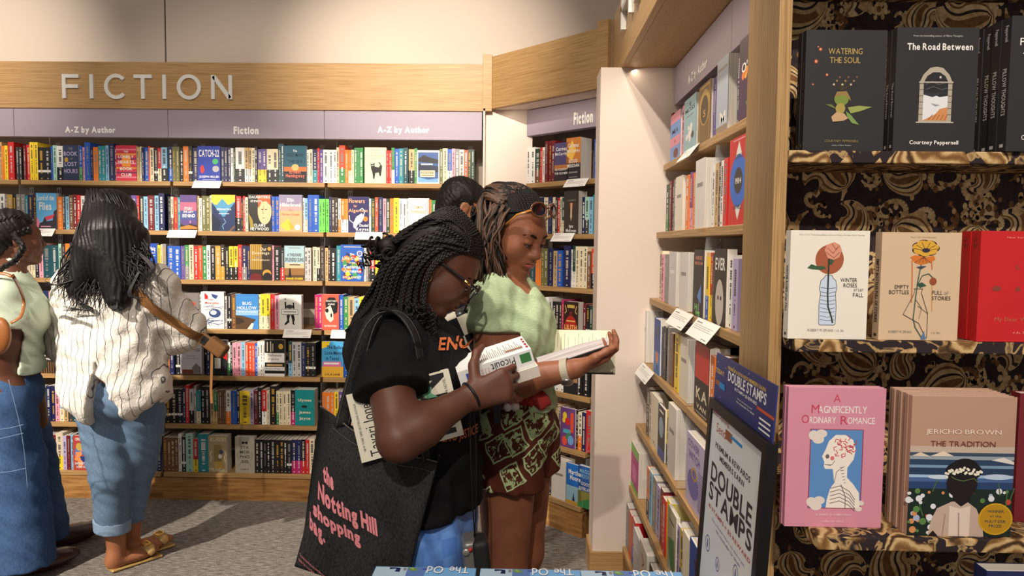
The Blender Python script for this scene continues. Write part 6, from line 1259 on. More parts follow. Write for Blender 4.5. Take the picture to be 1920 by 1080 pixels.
# ================================================================== woman in the green blouse
YB = 2.14
SK_B = skin('skin_brown', (156, 100, 72), (138, 84, 60))
WB = thing('person', 'person in pale green blouse and printed brown shorts reading an open book', 'person', (a_(970, 800, YB).x, YB, 0))
g_ = lambda x, y, Y=YB: at(x, y, Y)
HB = Head(g_(962, 436, 2.12), (.72, -.56, -.44))
BSH, BEL, BWR = g_(926, 562, 2.03), g_(923, 722, 2.00), g_(1076, 692, 1.94)
CSH, CEL, CWR = g_(948, 560, 2.28), g_(1005, 705, 2.34), g_(1045, 690, 2.24)
bb = HB.prims(1.25, 1.12, 1.0) + [cone(g_(938, 545, 2.15), HB.w(0, -.03, -.05), .055, .05, .03),
  ell(g_(948, 600), (.105, .14, .145)), ell(g_(990, 612, 2.08), (.065, .12, .085), .05), ell(g_(962, 715), (.095, .135, .14), .07), ell(g_(966, 800), (.108, .16, .12), .07),
  cone(BSH, g_(938, 556, 2.15), .055, .065, .05), cone(CSH, g_(938, 556, 2.15), .055, .065, .05),
  cone(BSH, BEL, .058, .053, .03), cone(BEL, BEL + (BWR - BEL) * .35, .052, .047, .02), cone(BEL + (BWR - BEL) * .35, BWR, .047, .027, .03),
  cone(CSH, CEL, .056, .05, .03), cone(CEL, CWR, .048, .027, .02)]
bb += hand(BWR, (.92, .16, .34), (-.25, .1, .96), (.1, -1, .12), curls=((.35, .75, .35), (.4, .8, .35), (.42, .8, .35), (.45, .8, .35)), spread=.03, thumb=((.8, .5, .2), (1, .1, .15), (1, .0, .1)), s=.98)
bb += hand(CWR, (.85, -.3, .1), (-.1, -.4, .9), (-.1, .8, .3), curl=(.2, .3, .2), spread=.05, s=.92)
for hx, kx, dy, rk in ((952, 948, -.085, 0), (985, 982, .085, .02)):
    h_ = g_(hx, 805, YB + dy); kn = Vector((g_(kx, 1010, YB + dy).x, YB + dy, .50)); an = Vector((kn.x - .045, YB + dy, .075)); cf = kn.lerp(an, .3) + Vector((-.03, 0, 0))
    bb += [cone(h_, kn, .098, .060, .04), cone(kn, cf, .058, .060, .03), cone(cf, an, .058, .034, .03), ell((an.x + .07, an.y, .034), (.12, .043, .030), .03)]
organic('body', bb, .004, SK_B, WB)
HB.details(WB, None, (172, 88, 84), brow=(44, 28, 22))
BLS = mat('blouse_green', rough=.85, spec=.12); n = NT(BLS); va = n.noise(n.map((90, 90, 420)), 1, 3, .7); n.col(n.ramp(va.outputs[0], [(.3, (164, 184, 144)), (.7, (192, 210, 172))])); n.bump(va.outputs[0], .5, .002)
bl_ = [ell(g_(946, 602), (.116, .152, .155)), ell(g_(990, 614, 2.08), (.078, .132, .098), .06), ell(g_(962, 710), (.112, .15, .15), .08), ell(g_(972, 770), (.118, .165, .09), .06), cone(BSH, g_(938, 556, 2.15), .066, .074, .05), cone(CSH, g_(938, 556, 2.15), .066, .074, .05)]
sb = V3(BEL - BSH); sb /= np.linalg.norm(sb)
bl_ += [cone(BSH, BSH + (BEL - BSH) * .45, .066, .073, .03), cone(CSH, CSH + (CEL - CSH) * .45, .066, .072, .03), cut(g_(1000, 757), (.05, 0, -1)), sub(ell(g_(966, 545, 2.08), (.045, .05, .06), .02))]
def blf(X):
    q = X - V3(BSH); al = q @ sb; rad = np.linalg.norm(q - al[:, None] * sb, axis=1)
    return folds([((.5, .3, 1), .06, .0028, (4, 4, 3)), ((1, .5, -.4), .045, .002, (5, 3, 4))])(X) + np.where((rad < .10) & (al > .02), np.maximum(al - .092, 0) * 4, 0)
organic('blouse', bl_, .005, BLS, WB, blf, 2)
# open collar flaps
b = MB()
for p in ([(925, 520, 2.06), (948, 532, 2.03), (958, 553, 2.02), (946, 560, 2.02), (930, 545, 2.03)], ):
    vs = [tuple(g_(*q)) for q in p]; b.add(vs, [tuple(range(len(vs)))], BLS)
o = wbuild(b, 'collar', WB, False); sm = o.modifiers.new('t', 'SOLIDIFY'); sm.thickness = .004
SHM = mat('shorts_print', rough=.8, spec=.15); n = NT(SHM); v = n.map((1.05, .02, .9), (0, R_(28), 0)); wv = n.noise(v, 16, 2)
sb_ = n.n('VectorMath', operation='SUBTRACT'); n.l(wv.outputs['Color'], sb_.inputs[0]); sb_.inputs[1].default_value = (.5, .5, .5); s2 = n.n('VectorMath', operation='SCALE'); n.l(sb_.outputs[0], s2.inputs[0]); s2.inputs['Scale'].default_value = .03
ad = n.n('VectorMath', operation='ADD'); n.l(v, ad.inputs[0]); n.l(s2.outputs[0], ad.inputs[1])
vo = n.n('TexVoronoi', feature='F1', distance='CHEBYCHEV'); vo.inputs['Scale'].default_value = 14; vo.inputs['Randomness'].default_value = .6; n.l(ad.outputs[0], vo.inputs['Vector'])
fn = n.noise(v, 60, 2, .6, 1.2); inner = n.ramp(fn.outputs[0], [(.0, (88, 46, 34)), (.5, (88, 46, 34)), (.53, (182, 206, 150)), (1, (190, 212, 160))], 'CONSTANT')
n.col(n.mix(n.math('LESS_THAN', vo.outputs['Distance'], .42), (94, 48, 36), n.mix(n.math('GREATER_THAN', vo.outputs['Distance'], .365), inner, (192, 212, 160)))); n.bump(wv.outputs[0], .3, .004)
sh = [ell(g_(966, 800), (.116, .172, .12)), ell(g_(966, 775), (.108, .162, .06), .03)]
for hx, hy, ez, dy, rr in ((952, 805, 935, -.088, .106), (990, 805, 915, .085, .102)):
    h_ = g_(hx, hy, YB + dy); e_ = g_(hx - 2, ez, YB + dy); sh.append(cone(h_, e_, rr * .98, rr * 1.02, .035))
sh += [cut(g_(966, 890), (-.10, 0, -1))]
organic('shorts', sh, .006, SHM, WB, folds([((1, .3, .5), .07, .0025, (3, 3, 3))]), 2)
b = MB()
for dy in (-.085, .085):
    k_ = g_(950 if dy < 0 else 982, 1010, YB + dy); b.box(k_.x - .085, k_.x + .155, YB + dy - .046, YB + dy + .046, 0, .014, mat('sandal_sole', (60, 44, 36), .7)); b.box(k_.x + .04, k_.x + .085, YB + dy - .05, YB + dy + .05, .01, .07, mat('sandal_strap', (44, 34, 30), .6))
wbuild(b, 'sandals', WB, False)
# hair: dark roots, plaits to the back, loose brown lengths
b = MB(); rnd = random.Random(8)
capB = [HB.e((0, -.020, .046), (.0775, .096, .087)), HB.e((0, -.07, -.02), (.066, .045, .07), .03), cut(HB.w(0, .058, .058), HB.R @ np.array([0, .82, -.57]))]
Pc_, Qc_ = sdf_mesh(capB, .0045); b.add([tuple(p) for p in Pc_], [tuple(q) for q in Qc_], HAIR)
def surfB(dx, dy, dz, off=.002):
    d = np.array([dx, dy, dz]); d /= np.linalg.norm(d); r = np.array([.0775, .096, .087]); t = 1 / np.sqrt(((d / r) ** 2).sum()); return HB.w(*(np.array([0, -.020, .046]) + d * (t + off)))
for i, x in enumerate(np.linspace(-.95, .95, 21)):
    far = x < 0
    p0 = surfB(x, .85 - .35 * abs(x), .48 - .18 * abs(x)); p1 = surfB(x * 1.05, .2, .72); p2 = surfB(x * .95, -.55, .5, .004); p3 = HB.w(x * .10, -.115, -.045)
    braid(b, [p0, p1, p2, p3], .0056, HAIR, .014)
    for q in range(11):
        ex = 908 + rnd.uniform(-30, 34) + 12 * x; e_q = V3(g_(ex, 545 + rnd.uniform(-42, 24), 2.03 + (.06 - .1 * x) + rnd.uniform(-.02, .05)))
        s_ = surfB(x * 1.05 + rnd.uniform(-.06, .06), rnd.uniform(-.35, .1), .7 - .25 * abs(x), .004); m0 = surfB(x, -.8, .25 + rnd.uniform(-.1, .1), .014 + rnd.uniform(0, .012))
        mid = m0 * .5 + e_q * .5 + V3((-.004, 0, .022))
        pp = curve_pts([s_, m0, mid, e_q], 16)
        pp = [p + V3((.0035 * math.sin(k * 1.3 + q), .003 * math.cos(k * 1.1 + i), 0)) * (k / 16) for k, p in enumerate(pp)]
        b.tube([Vector(p) for p in pp], [.0046 - .0024 * k / 16 for k in range(len(pp))], HAIRB if rnd.random() < .6 else HAIR, 5)
for q in range(60):
    s0 = surfB(.97, rnd.uniform(-.5, .42), rnd.uniform(-.15, .5), .004); e_ = V3(g_(934 + rnd.uniform(-34, 16), 520 + rnd.uniform(-40, 36), 2.03 + rnd.uniform(-.02, .02)))
    pp = curve_pts([s0, s0 * .5 + e_ * .5 + V3((-.018, -.012, .004)), e_], 12); b.tube([Vector(p) + Vector((.003 * math.sin(k * 1.7 + q), 0, 0)) for k, p in enumerate(pp)], [.0042 - .002 * k / 12 for k in range(len(pp))], HAIRB if rnd.random() < .7 else HAIR, 5)
wbuild(b, 'braided_hair', WB)
SG = thing('sunglasses', 'tortoiseshell sunglasses pushed up on the hair of the woman in green', 'glasses', HB.w(0, .07, .09))
TOR = mat('tortoise', (92, 52, 26), .2, .5, coat=.5); SLN = mat('smoke_lens', (26, 18, 16), .08, .6, coat=.6)
b = MB(); bl = MB()
C0 = HB.w(0, .068, .098); ax_r = HB.R @ np.array([1, 0, 0]); ax_f = HB.R @ np.array([0, .80, .60]); ax_u = HB.R @ np.array([0, -.60, .80])
for q in (-1, 1):
    ring = [Vector(C0 + ax_r * (q * .034 + .0255 * math.cos(t)) + ax_u * (.0205 * math.sin(t)) + ax_f * (.022 - 4 * (q * .034 + .0255 * math.cos(t)) ** 2)) for t in np.linspace(0, 6.283, 30)]
    b.tube(ring, .0035, TOR, 7, False); bl.add([tuple(x) for x in ring[:-1]], [tuple(range(29))], SLN)
b.tube([Vector(C0 + ax_r * x + ax_u * .006 + ax_f * .021) for x in (-.01, 0, .01)], .003, TOR, 7); wbuild(b, 'rim', SG); wbuild(bl, 'lens', SG, False)
for q in (-1, 1):
    b = MB(); b.tube([Vector(C0 + ax_r * (q * .060) + ax_f * .010), Vector(C0 + ax_r * (q * .076) - ax_f * .03 - ax_u * .005), Vector(C0 + ax_r * (q * .082) - ax_f * .085 - ax_u * .03)], [.0045, .0045, .003], mat('amber_temple', (170, 110, 44), .25, .5, coat=.4), 8, flat=.5); wbuild(b, 'temple', SG)
# wrist watch
WT = thing('wrist_watch', 'silver wristwatch with a pale band on the woman in green', 'watch', BWR)
fd = V3(BWR - BEL); fd /= np.linalg.norm(fd); wc = V3(BWR) - fd * .022; A1 = np.cross(fd, [0, -1, .0]); A1 /= np.linalg.norm(A1); A2 = np.cross(fd, A1)
b = MB()
for k in range(28):
    t0, t1 = 2 * math.pi * k / 28, 2 * math.pi * (k + 1) / 28; r = .0315
    vs = [tuple(wc + (A1 * math.cos(t) + A2 * math.sin(t)) * r_ + fd * s_) for t in (t0, t1) for s_ in (-.010, .010) for r_ in (r, r + .003)]
    b.add(vs, [(0, 2, 6, 4), (1, 5, 7, 3), (0, 4, 5, 1), (2, 3, 7, 6)], mat('watch_band', (178, 170, 150), .6))
wbuild(b, 'band', WT, False)
dn = V3((.25, -.62, -.74)); dn -= fd * (dn @ fd); dn /= np.linalg.norm(dn); sd_ = np.cross(dn, fd); Rw = np.stack([fd, sd_, dn], 1)
organic('watch_case', [ell(wc + dn * .0355, (.0185, .0185, .0065), R=Rw)], .0015, mat('watch_steel', (190, 180, 176), .2, .5, .9), WT)
# open book in her hands
q0, q1 = g_(1012, 690, 1.955), g_(1143, 646, 1.985)
OB = oriented('book', 'thick open book with cream pages held by the woman in green', 'book', frame_mat(q0, q1 - q0, Vector((-.1, .25, 1))), 'books in hands')
Lb = (q1 - q0).length
PGE = mat('page_edges', (222, 216, 218), .8, .1); n = NT(PGE); pv = n.noise(n.map((4, 4, 500)), 1, 2); n.col(n.ramp(pv.outputs[0], [(.35, (186, 178, 182)), (.65, (232, 228, 228))]))
CRP = mat('page_cream', (232, 230, 200), .8, .1)
b = MB(); b.prism([(0, 0), (Lb, .0), (Lb, .021), (Lb * .66, .027), (0, .030)], 0, .13, PGE, 'y'); b.build('page_block', OB)
b = MB(); b.box(-.003, Lb + .002, -.002, .135, -.0025, -.0003, bm('dg')); b.build('cover', OB)
u0, u1, v0 = g_(1033, 618, 2.10), g_(1158, 620, 2.08), g_(1026, 694, 2.05)
M2 = (OB.matrix_world if False else frame_mat(q0, q1 - q0, Vector((-.1, .25, 1)))).inverted(); F2 = frame_mat(v0, u1 - u0, u0 - v0); Wp = (u1 - u0).length; Hp = (u0 - v0).length
b = MB(); b.box(0, Wp - .006, 0, .016, 0, Hp, CRP); o = b.build('page_block', OB); o.matrix_local = M2 @ F2
b = MB(); b.box(-.002, Wp, .0165, .019, -.004, Hp + .003, bm('dg')); b.box(Wp - .0055, Wp, .0, .0165, -.004, Hp + .003, CRP); o = b.build('cover', OB); o.matrix_local = M2 @ F2
b = MB(); rnd = random.Random(4)
for k in range(15):
    x = Wp * (.14 + .052 * k)
    if k in (4, 8, 12): continue
    b.poly([(x, Hp * (.55 - .1 * (k % 3))), (x + .0012, Hp * (.55 - .1 * (k % 3))), (x + .0012, Hp * (.92 - .1 * (k % 2))), (x, Hp * (.92 - .1 * (k % 2)))], -.0006, GINK)
b.poly([(0, 0), (Wp * .24, .0), (Wp * .2, Hp * .32), (.004, Hp * .3)], -.0007, bm((150, 150, 216))); o = b.build('page_print', OB); o.matrix_local = M2 @ F2
# chequered shoulder bag with a plush charm
CB = thing('shoulder_bag', 'black and white chequered shoulder bag hanging between the two reading women', 'bag', g_(872, 690, 2.06))
Rb = np.array(Matrix.Rotation(R_(-24), 3, 'Y'))
CKM = mat('chequered_leather', rough=.35, spec=.45); n = NT(CKM); ck = n.n('TexChecker'); ck.inputs['Scale'].default_value = 1 / .056; n.l(n.map((1, .01, 1), (0, R_(24), 0)), ck.inputs[0]); ck.inputs[1].default_value = lin((232, 224, 206)); ck.inputs[2].default_value = lin((34, 35, 40)); n.col(ck.outputs[0])
organic('bag_body', [rbox(g_(877, 686, 2.06), (.062, .026, .160), .024, R=Rb)], .004, CKM, CB)
organic('gusset', [rbox(g_(893, 680, 2.075), (.060, .020, .165), .018, R=Rb)], .004, mat('bag_black', (30, 30, 33), .4, .5), CB)
b = MB(); b.tube([Vector(p) for p in curve_pts([g_(868, 590, 2.06), g_(884, 552, 2.03), g_(905, 522, 2.05), g_(930, 512, 2.075), g_(955, 525, 2.04)], 24)], .0045, mat('strap_olive', (70, 62, 44), .6), 7, flat=.4); wbuild(b, 'strap', CB)
b = MB(); b.ribbon([g_(934, 735, 1.955), g_(932, 770, 1.95), g_(933, 795, 1.95)], .02, .004, mat('strap_black', (36, 37, 40), .5), (1, 0, 0)); wbuild(b, 'zip_pull', CB, False)
PC_ = thing('plush_charm', 'small pinkish plush charm with white pompom feet hanging at the shorts', 'charm', g_(955, 745, 1.96))
PLU = cloth('plush_rose', (196, 130, 112), (160, 96, 84), 300, .95, .8)
organic('plush_body', [ell(g_(953, 738, 1.965), (.034, .03, .022), .02), ell(g_(966, 742, 1.965), (.024, .024, .02), .02), ell(g_(940, 742, 1.965), (.02, .02, .016), .02)], .003, PLU, PC_, folds([((1, .2, .4), .016, .002, (8, 8, 8))]))
b = MB(); b.ball(g_(952, 763, 1.955), .0125, mat('pompom_white', (232, 220, 212), .95)); b.ball(g_(966, 762, 1.955), .0125, mat('pompom_white', (232, 220, 212), .95)); wbuild(b, 'feet', PC_)
organic('red_bow', [ell(g_(1000, 742, 2.0), (.03, .02, .016), .02), ell(g_(1016, 752, 2.0), (.026, .016, .024), .02), ell(g_(988, 752, 2.0), (.022, .016, .014), .02)], .003, cloth('bow_red', (176, 46, 42), (140, 60, 54), 260), PC_, folds([((1, .2, .6), .02, .003, (7, 7, 7))]))

# ================================================================== dark-haired man behind
YC = 3.02; c_ = lambda x, y, Y=YC: at(x, y, Y)
SK_C = skin('skin_tan', (146, 96, 66), (128, 82, 56))
MC = thing('person', 'person with short black hair seen behind the braided woman', 'person', (c_(850, 700).x, YC, 0))
HC = Head(c_(866, 394, YC), (.86, .30, -.38))
tC = c_(846, 560)
bc = HC.prims(1, 1.1, 1.05) + [cone(c_(846, 452), HC.w(0, -.03, -.05), .062, .056, .03), ell((tC.x, YC, 1.24), (.13, .2, .2)), ell((tC.x + .01, YC, 1.02), (.125, .17, .16), .06), ell((tC.x + .02, YC, .9), (.12, .17, .12), .06)]
for s_ in (-1, 1):
    S_ = Vector((tC.x - .01, YC + s_ * .2, 1.40)); E_l = Vector((tC.x - .02, YC + s_ * .26, 1.10)); W_ = Vector((tC.x + .16, YC + s_ * .17, 1.02))
    bc += [cone(S_, (tC.x, YC, 1.40), .06, .07, .05), cone(S_, E_l, .055, .045, .03), cone(E_l, W_, .044, .028, .02)] + hand(W_, (.9, -s_ * .35, .1), (0, -s_, .2), (.1, 0, 1), curl=(.6, .7, .4))
    h_ = Vector((tC.x + .02, YC + s_ * .09, .88)); k_ = Vector((tC.x + .04, YC + s_ * .1, .48)); n_ = Vector((tC.x + .01, YC + s_ * .1, .08)); bc += [cone(h_, k_, .09, .06), cone(k_, n_, .058, .038), ell((n_.x + .07, n_.y, .04), (.12, .045, .035), .02)]
organic('body', bc, .005, SK_C, MC)
HC.details(MC, None, (140, 84, 74), brow=(24, 20, 18))
DKT = cloth('shirt_dark_navy', (28, 32, 46), (20, 24, 36), 400)
tc = [ell((tC.x, YC, 1.24), (.142, .212, .21)), ell((tC.x + .01, YC, 1.02), (.138, .182, .18), .06)]
for s_ in (-1, 1): S_ = Vector((tC.x - .01, YC + s_ * .2, 1.40)); E_l = Vector((tC.x - .02, YC + s_ * .26, 1.10)); tc += [cone(S_, (tC.x, YC, 1.40), .07, .08, .05), cone(S_, S_.lerp(E_l, .6), .068, .062, .03)]
organic('shirt', tc + [cut((0, 0, .86), (0, 0, -1))], .008, DKT, MC, folds([((.4, .3, 1), .1, .004, (3, 3, 3))]))
tj = [ell((tC.x + .02, YC, .9), (.132, .182, .12))]
for s_ in (-1, 1): tj += [cone((tC.x + .02, YC + s_ * .09, .86), (tC.x + .03, YC + s_ * .1, .07), .105, .075, .04)]
organic('trousers', tj, .009, cloth('trouser_black_navy', (26, 28, 40), (18, 20, 30), 300), MC, folds([((1, .3, .6), .11, .005, (2, 2, 2))]))
b = MB()
for s_ in (-1, 1): b.ball((tC.x + .08, YC + s_ * .1, .045), (.14, .052, .045), SHB)
wbuild(b, 'shoes', MC)
hc_ = [HC.e((0, -.020, .048), (.0795, .098, .088)), HC.e((0, .045, .072), (.055, .045, .038), .03), HC.e((0, -.072, -.012), (.060, .040, .055), .03), sub(HC.e((0, .098, -.012), (.075, .085, .068), .01)), sub(HC.e((.085, .005, -.018), (.03, .038, .034), .006)), sub(HC.e((-.085, .005, -.018), (.03, .038, .034), .006)),
       HC.c((.071, .028, .016), (.067, .030, -.022), .010, .007, .006), HC.c((-.071, .028, .016), (-.067, .030, -.022), .010, .007, .006), sub(HC.e((0, -.07, -.105), (.09, .09, .045), .01))]
organic('hair', hc_, .004, HAIR, MC, folds([((.4, 1, .3), .012, .0018, (30, 22, 26)), ((1, .2, .8), .010, .0014, (24, 30, 20))]), 1)

# ================================================================== long-haired woman in the striped shirt, from behind
YD = 3.10; d_ = lambda x, y, Y=YD: at(x, y, Y)
SK_D = skin('skin_light_brown', (170, 112, 76), (150, 96, 64))
WD = thing('person', 'person from behind with long black hair, striped white shirt and rolled jeans', 'person', (d_(215, 800).x, YD, 0))
HD = Head(d_(213, 414, YD + .02), (.35, .93, -.08))
LSH, LEL, LWR = d_(142, 540, 3.13), d_(126, 640, 3.27), d_(160, 640, 3.44)
RSH, REL, RWR = d_(292, 540, 3.12), d_(338, 618, 3.22), d_(300, 645, 3.42)
db_ = HD.prims() + [cone(d_(214, 505), HD.w(0, -.03, -.05), .058, .052, .03), ell(d_(213, 590), (.17, .115, .19)), ell(d_(215, 690), (.155, .115, .16), .08), ell(d_(222, 740), (.155, .125, .12), .06),
   cone(LSH, d_(213, 525), .06, .07, .05), cone(RSH, d_(213, 525), .06, .07, .05), cone(LSH, LEL, .056, .046), cone(LEL, LWR, .044, .028), cone(RSH, REL, .056, .046), cone(REL, RWR, .044, .028)]
db_ += hand(LWR, (.6, .6, .5), (.5, -.3, .3), (.2, .3, .9), curl=(.5, .6, .4)) + hand(RWR, (-.6, .6, .5), (-.5, -.3, .3), (.2, .3, .9), curl=(.5, .6, .4))
def zfloor(px, py, z=0): d = ray(px, py); return CAM + d * ((z - CZ) / d.z)
LAN, RAN = Vector((d_(214, 1040, 3.10).x, 3.12, .085)), Vector((d_(238, 1030, 3.2).x, 3.24, .085))
LKN, RKN = d_(207, 900, 3.09), d_(254, 880, 3.20)
db_ += [cone(d_(190, 775), LKN, .082, .058, .02), cone(LKN, LAN, .056, .038, .03), cone(d_(262, 775, 3.15), RKN, .082, .058, .02), cone(RKN, RAN, .058, .036, .03)]
for A_, dx in ((LAN, .07), (RAN, .08)): db_ += [ell((A_.x + dx * .6, A_.y + .06, .036), (.05, .115, .030), .025, np.array(Matrix.Rotation(R_(-38), 3, 'Z'))), ell((A_.x - .005, A_.y - .012, .045), (.032, .036, .045), .03)]
organic('body', db_, .0055, SK_D, WD)
STR = mat('striped_linen', rough=.9, spec=.1); n = NT(STR); v = n.map((1, 1, 1)); wz = n.noise(v, 7, 2); sx_ = n.n('SeparateXYZ'); n.l(v, sx_.inputs[0])
fr = n.math('FRACT', n.math('MULTIPLY', n.math('ADD', sx_.outputs[0], n.math('MULTIPLY', n.math('SUBTRACT', wz.outputs[0], .5), .05)), 1 / .0265))
fz = n.noise(n.map((300, 300, 60)), 1, 3, .7); base = n.ramp(fz.outputs[0], [(.3, (206, 200, 190)), (.7, (232, 227, 218))]); n.col(n.mix(n.math('LESS_THAN', fr, .085), base, (104, 100, 104))); n.bump(n.noise(v, 32, 4, .65, .6).outputs[0], .55, .012)
sd = [ell(d_(213, 585), (.215, .145, .20)), ell(d_(208, 665), (.222, .175, .17), .09), ell(d_(220, 735), (.232, .215, .165), .08), cone(LSH, d_(213, 520), .082, .088, .06), cone(RSH, d_(213, 520), .082, .088, .06),
      cone(LSH, LEL, .092, .098, .05), cone(RSH, REL, .095, .102, .05), cone(LEL, LEL.lerp(LWR, .5), .085, .06, .05), cone(REL, REL.lerp(RWR, .45), .095, .062, .05)]
px3 = lambda *p: [V3(d_(x, y, YD - .14)) for x, y in p]
sd += [sub(wedge(px3((186, 683), (168, 820), (250, 820), (232, 765)))), sub(wedge(px3((226, 782), (225, 900), (365, 900), (352, 690), (300, 738)))), sub(wedge(px3((171, 790), (173, 880), (60, 880), (60, 690), (105, 735))))]
organic('shirt', sd, .0065, STR, WD, folds([((.6, .2, 1), .13, .0045, (1.6, 2, 2)), ((1, .3, -.7), .09, .0035, (2.5, 2, 2)), ((.2, .4, 1), .05, .002, (4, 4, 4))]), 2)
JNS = mat('denim_mid_blue', rough=.9, spec=.1); n = NT(JNS); v = n.noise(n.map((380, 380, 90)), 1, 3, .7); v2 = n.noise(n.map((6, 6, 4)), 1, 2); n.col(n.mix(v2.outputs[0], n.ramp(v.outputs[0], [(.3, (78, 100, 126)), (.7, (104, 128, 154))]), n.ramp(v.outputs[0], [(.3, (92, 116, 144)), (.7, (124, 150, 176))]))); n.bump(v.outputs[0], .4, .0015)
jn = [ell(d_(222, 740), (.172, .145, .13)), ell(d_(186, 742, 3.04), (.088, .09, .10), .03), ell(d_(258, 742, 3.06), (.092, .09, .10), .03)]
LC, RC = d_(211, 992, 3.11), d_(240, 985, 3.22)
jn += [cone(d_(192, 775, 3.09), d_(208, 890, 3.08), .102, .086, .02), cone(d_(208, 890, 3.08), LC, .080, .068, .02), cone(d_(262, 775, 3.13), d_(256, 870, 3.20), .108, .088, .02), cone(d_(256, 870, 3.20), RC, .080, .062, .02), cut(LC, (-.1, 0, -1))]
organic('jeans', jn, .0065, JNS, WD, folds([((.3, .3, 1), .06, .0016, (3, 3, 3)), ((.7, .2, .7), .04, .0012, (4, 4, 4))]), 1)
organic('jean_cuff', [cone(LC + Vector((0, 0, -.004)), LC + Vector((-.001, 0, .05)), .0745, .0765, .01), cut(LC + Vector((0, 0, -.006)), (-.12, 0, -1)), cut(LC + Vector((0, 0, .05)), (.12, 0, 1))], .005, cloth('denim_cuff_pale', (142, 166, 190), (116, 140, 168), 380), WD, None, 1)
# hair mass with waved locks
b = MB(); rnd = random.Random(31)
hm = [HD.e((0, -.014, .044), (.093, .108, .094)), HD.e((.02, -.05, -.03), (.095, .075, .10), .05), cone(d_(212, 440, 3.02), d_(222, 560, 2.97), .115, .05, .05), cone(d_(178, 470, 3.0), d_(146, 540, 2.98), .085, .045, .05), cone(d_(252, 450, 3.04), d_(258, 510, 3.0), .06, .03, .05), sub(HD.e((0, .12, -.04), (.07, .075, .09), .01))]
Pc_, Qc_ = sdf_mesh(hm, .005, folds([((1, .3, .1), .018, .0022, (5, 5, 5))])); b.add([tuple(p) for p in Pc_], [tuple(q) for q in Qc_], HAIRG)
ends = [(102, 530), (106, 545), (112, 556), (130, 560), (128, 584), (150, 586), (168, 570), (176, 596), (190, 590), (205, 570), (214, 575), (222, 560), (235, 540), (258, 552), (266, 540), (250, 500), (276, 520), (280, 500), (262, 480), (145, 575), (118, 540)]
for k in range(300):
    ex, ey = rnd.choice(ends); ex += rnd.uniform(-12, 12); ey += rnd.uniform(-14, 10)
    a0 = rnd.uniform(-1, 1); st_ = surf_ = HD.w(.085 * math.sin(a0 * 1.3), -.014 - .10 * math.cos(a0 * 1.3), .046 + rnd.uniform(-.03, .08))
    mx = 213 + (ex - 213) * .45 + 45 * a0; m1 = V3(d_(mx, 470 + rnd.uniform(-12, 12), 2.965 + .05 * abs(a0))); e_ = V3(d_(ex, ey, 2.93 + rnd.uniform(-.01, .03)))
    m2 = m1 * .45 + e_ * .55 + V3((rnd.uniform(-.03, .03), 0, rnd.uniform(-.012, .012)))
    pp = curve_pts([st_, m1, m2, e_], 22); ph = rnd.uniform(0, 6.28); am = rnd.uniform(.004, .016)
    pp = [p + V3((am * math.sin(ph + j * .45), .004 * math.cos(ph + j * .4), 0)) * (j / 22) for j, p in enumerate(pp)]
    b.tube([Vector(p) for p in pp], [max(.0008, (.0048 if k % 3 else .0030) * (1 - (j / 21) ** 2.2)) for j in range(len(pp))], HAIRG, 5, flat=.6)
for (x0, y0), (x1, y1), (x2, y2) in (((262, 505), (240, 552), (268, 558)), ((255, 470), (284, 505), (262, 520)), ((150, 520), (110, 535), (84, 527)), ((205, 560), (212, 582), (222, 560)), ((150, 570), (165, 582), (118, 574))):
    for q in range(4): b.tube([Vector(p) for p in curve_pts([d_(x0 + q, y0, 2.95), d_(x1 + 2 * q, y1 - q, 2.92), d_(x2, y2 + 3 * q, 2.93)], 12)], [.005 - .0038 * j / 11 for j in range(12)], HAIRG, 5)
wbuild(b, 'long_hair', WD)
TAN = cloth('strap_tan', (146, 104, 64), (126, 86, 50), 400, .8)
SB = thing('sling_bag', 'tan webbing sling bag strapped across the striped shirt', 'bag', d_(320, 670, 2.98))
sl = sd[:9]
pts = trace(sl, [V3(p) for p in curve_pts([d_(196, 538, 2.80), d_(232, 590, 2.80), d_(270, 632, 2.80), d_(300, 655, 2.82)], 16)], (0, 1, 0), .008, .6)
pts = [Vector(p) for p in curve_pts(list(pts), 24)]; b = MB(); b.ribbon(pts, .040, .004, TAN, (.75, 0, .66)); wbuild(b, 'strap', SB, False)
e0 = pts[-1]; b = MB(); M = Matrix.Translation(e0 + Vector((.016, -.004, -.012))) @ Matrix.Rotation(R_(38), 4, 'Y')
b.box(-.030, .03, -.008, .008, -.026, .026, mat('buckle_brass_brown', (104, 72, 40), .4, .5, .3), M); b.box(-.012, .014, -.0095, -.007, -.02, .02, BLACKP, M); o = wbuild(b, 'buckle', SB, False); bevel(o, .004)
organic('pouch', [rbox(e0 + Vector((.062, .015, -.045)), (.048, .028, .032), .014, R=np.array(Matrix.Rotation(R_(36), 3, 'Y')))], .004, cloth('pouch_brown', (112, 78, 46), (90, 60, 36), 300, .7), SB)
b = MB(); b.ribbon([e0 + Vector((.045, .0, -.03)), e0 + Vector((.042, .005, -.1)), e0 + Vector((.036, .005, -.24)), e0 + Vector((.038, .005, -.30))], .011, .002, TAN, (1, .2, 0)); wbuild(b, 'strap_tail', SB, False)
GS = mat('gold_leather', (206, 172, 110), .35, .5, .35)
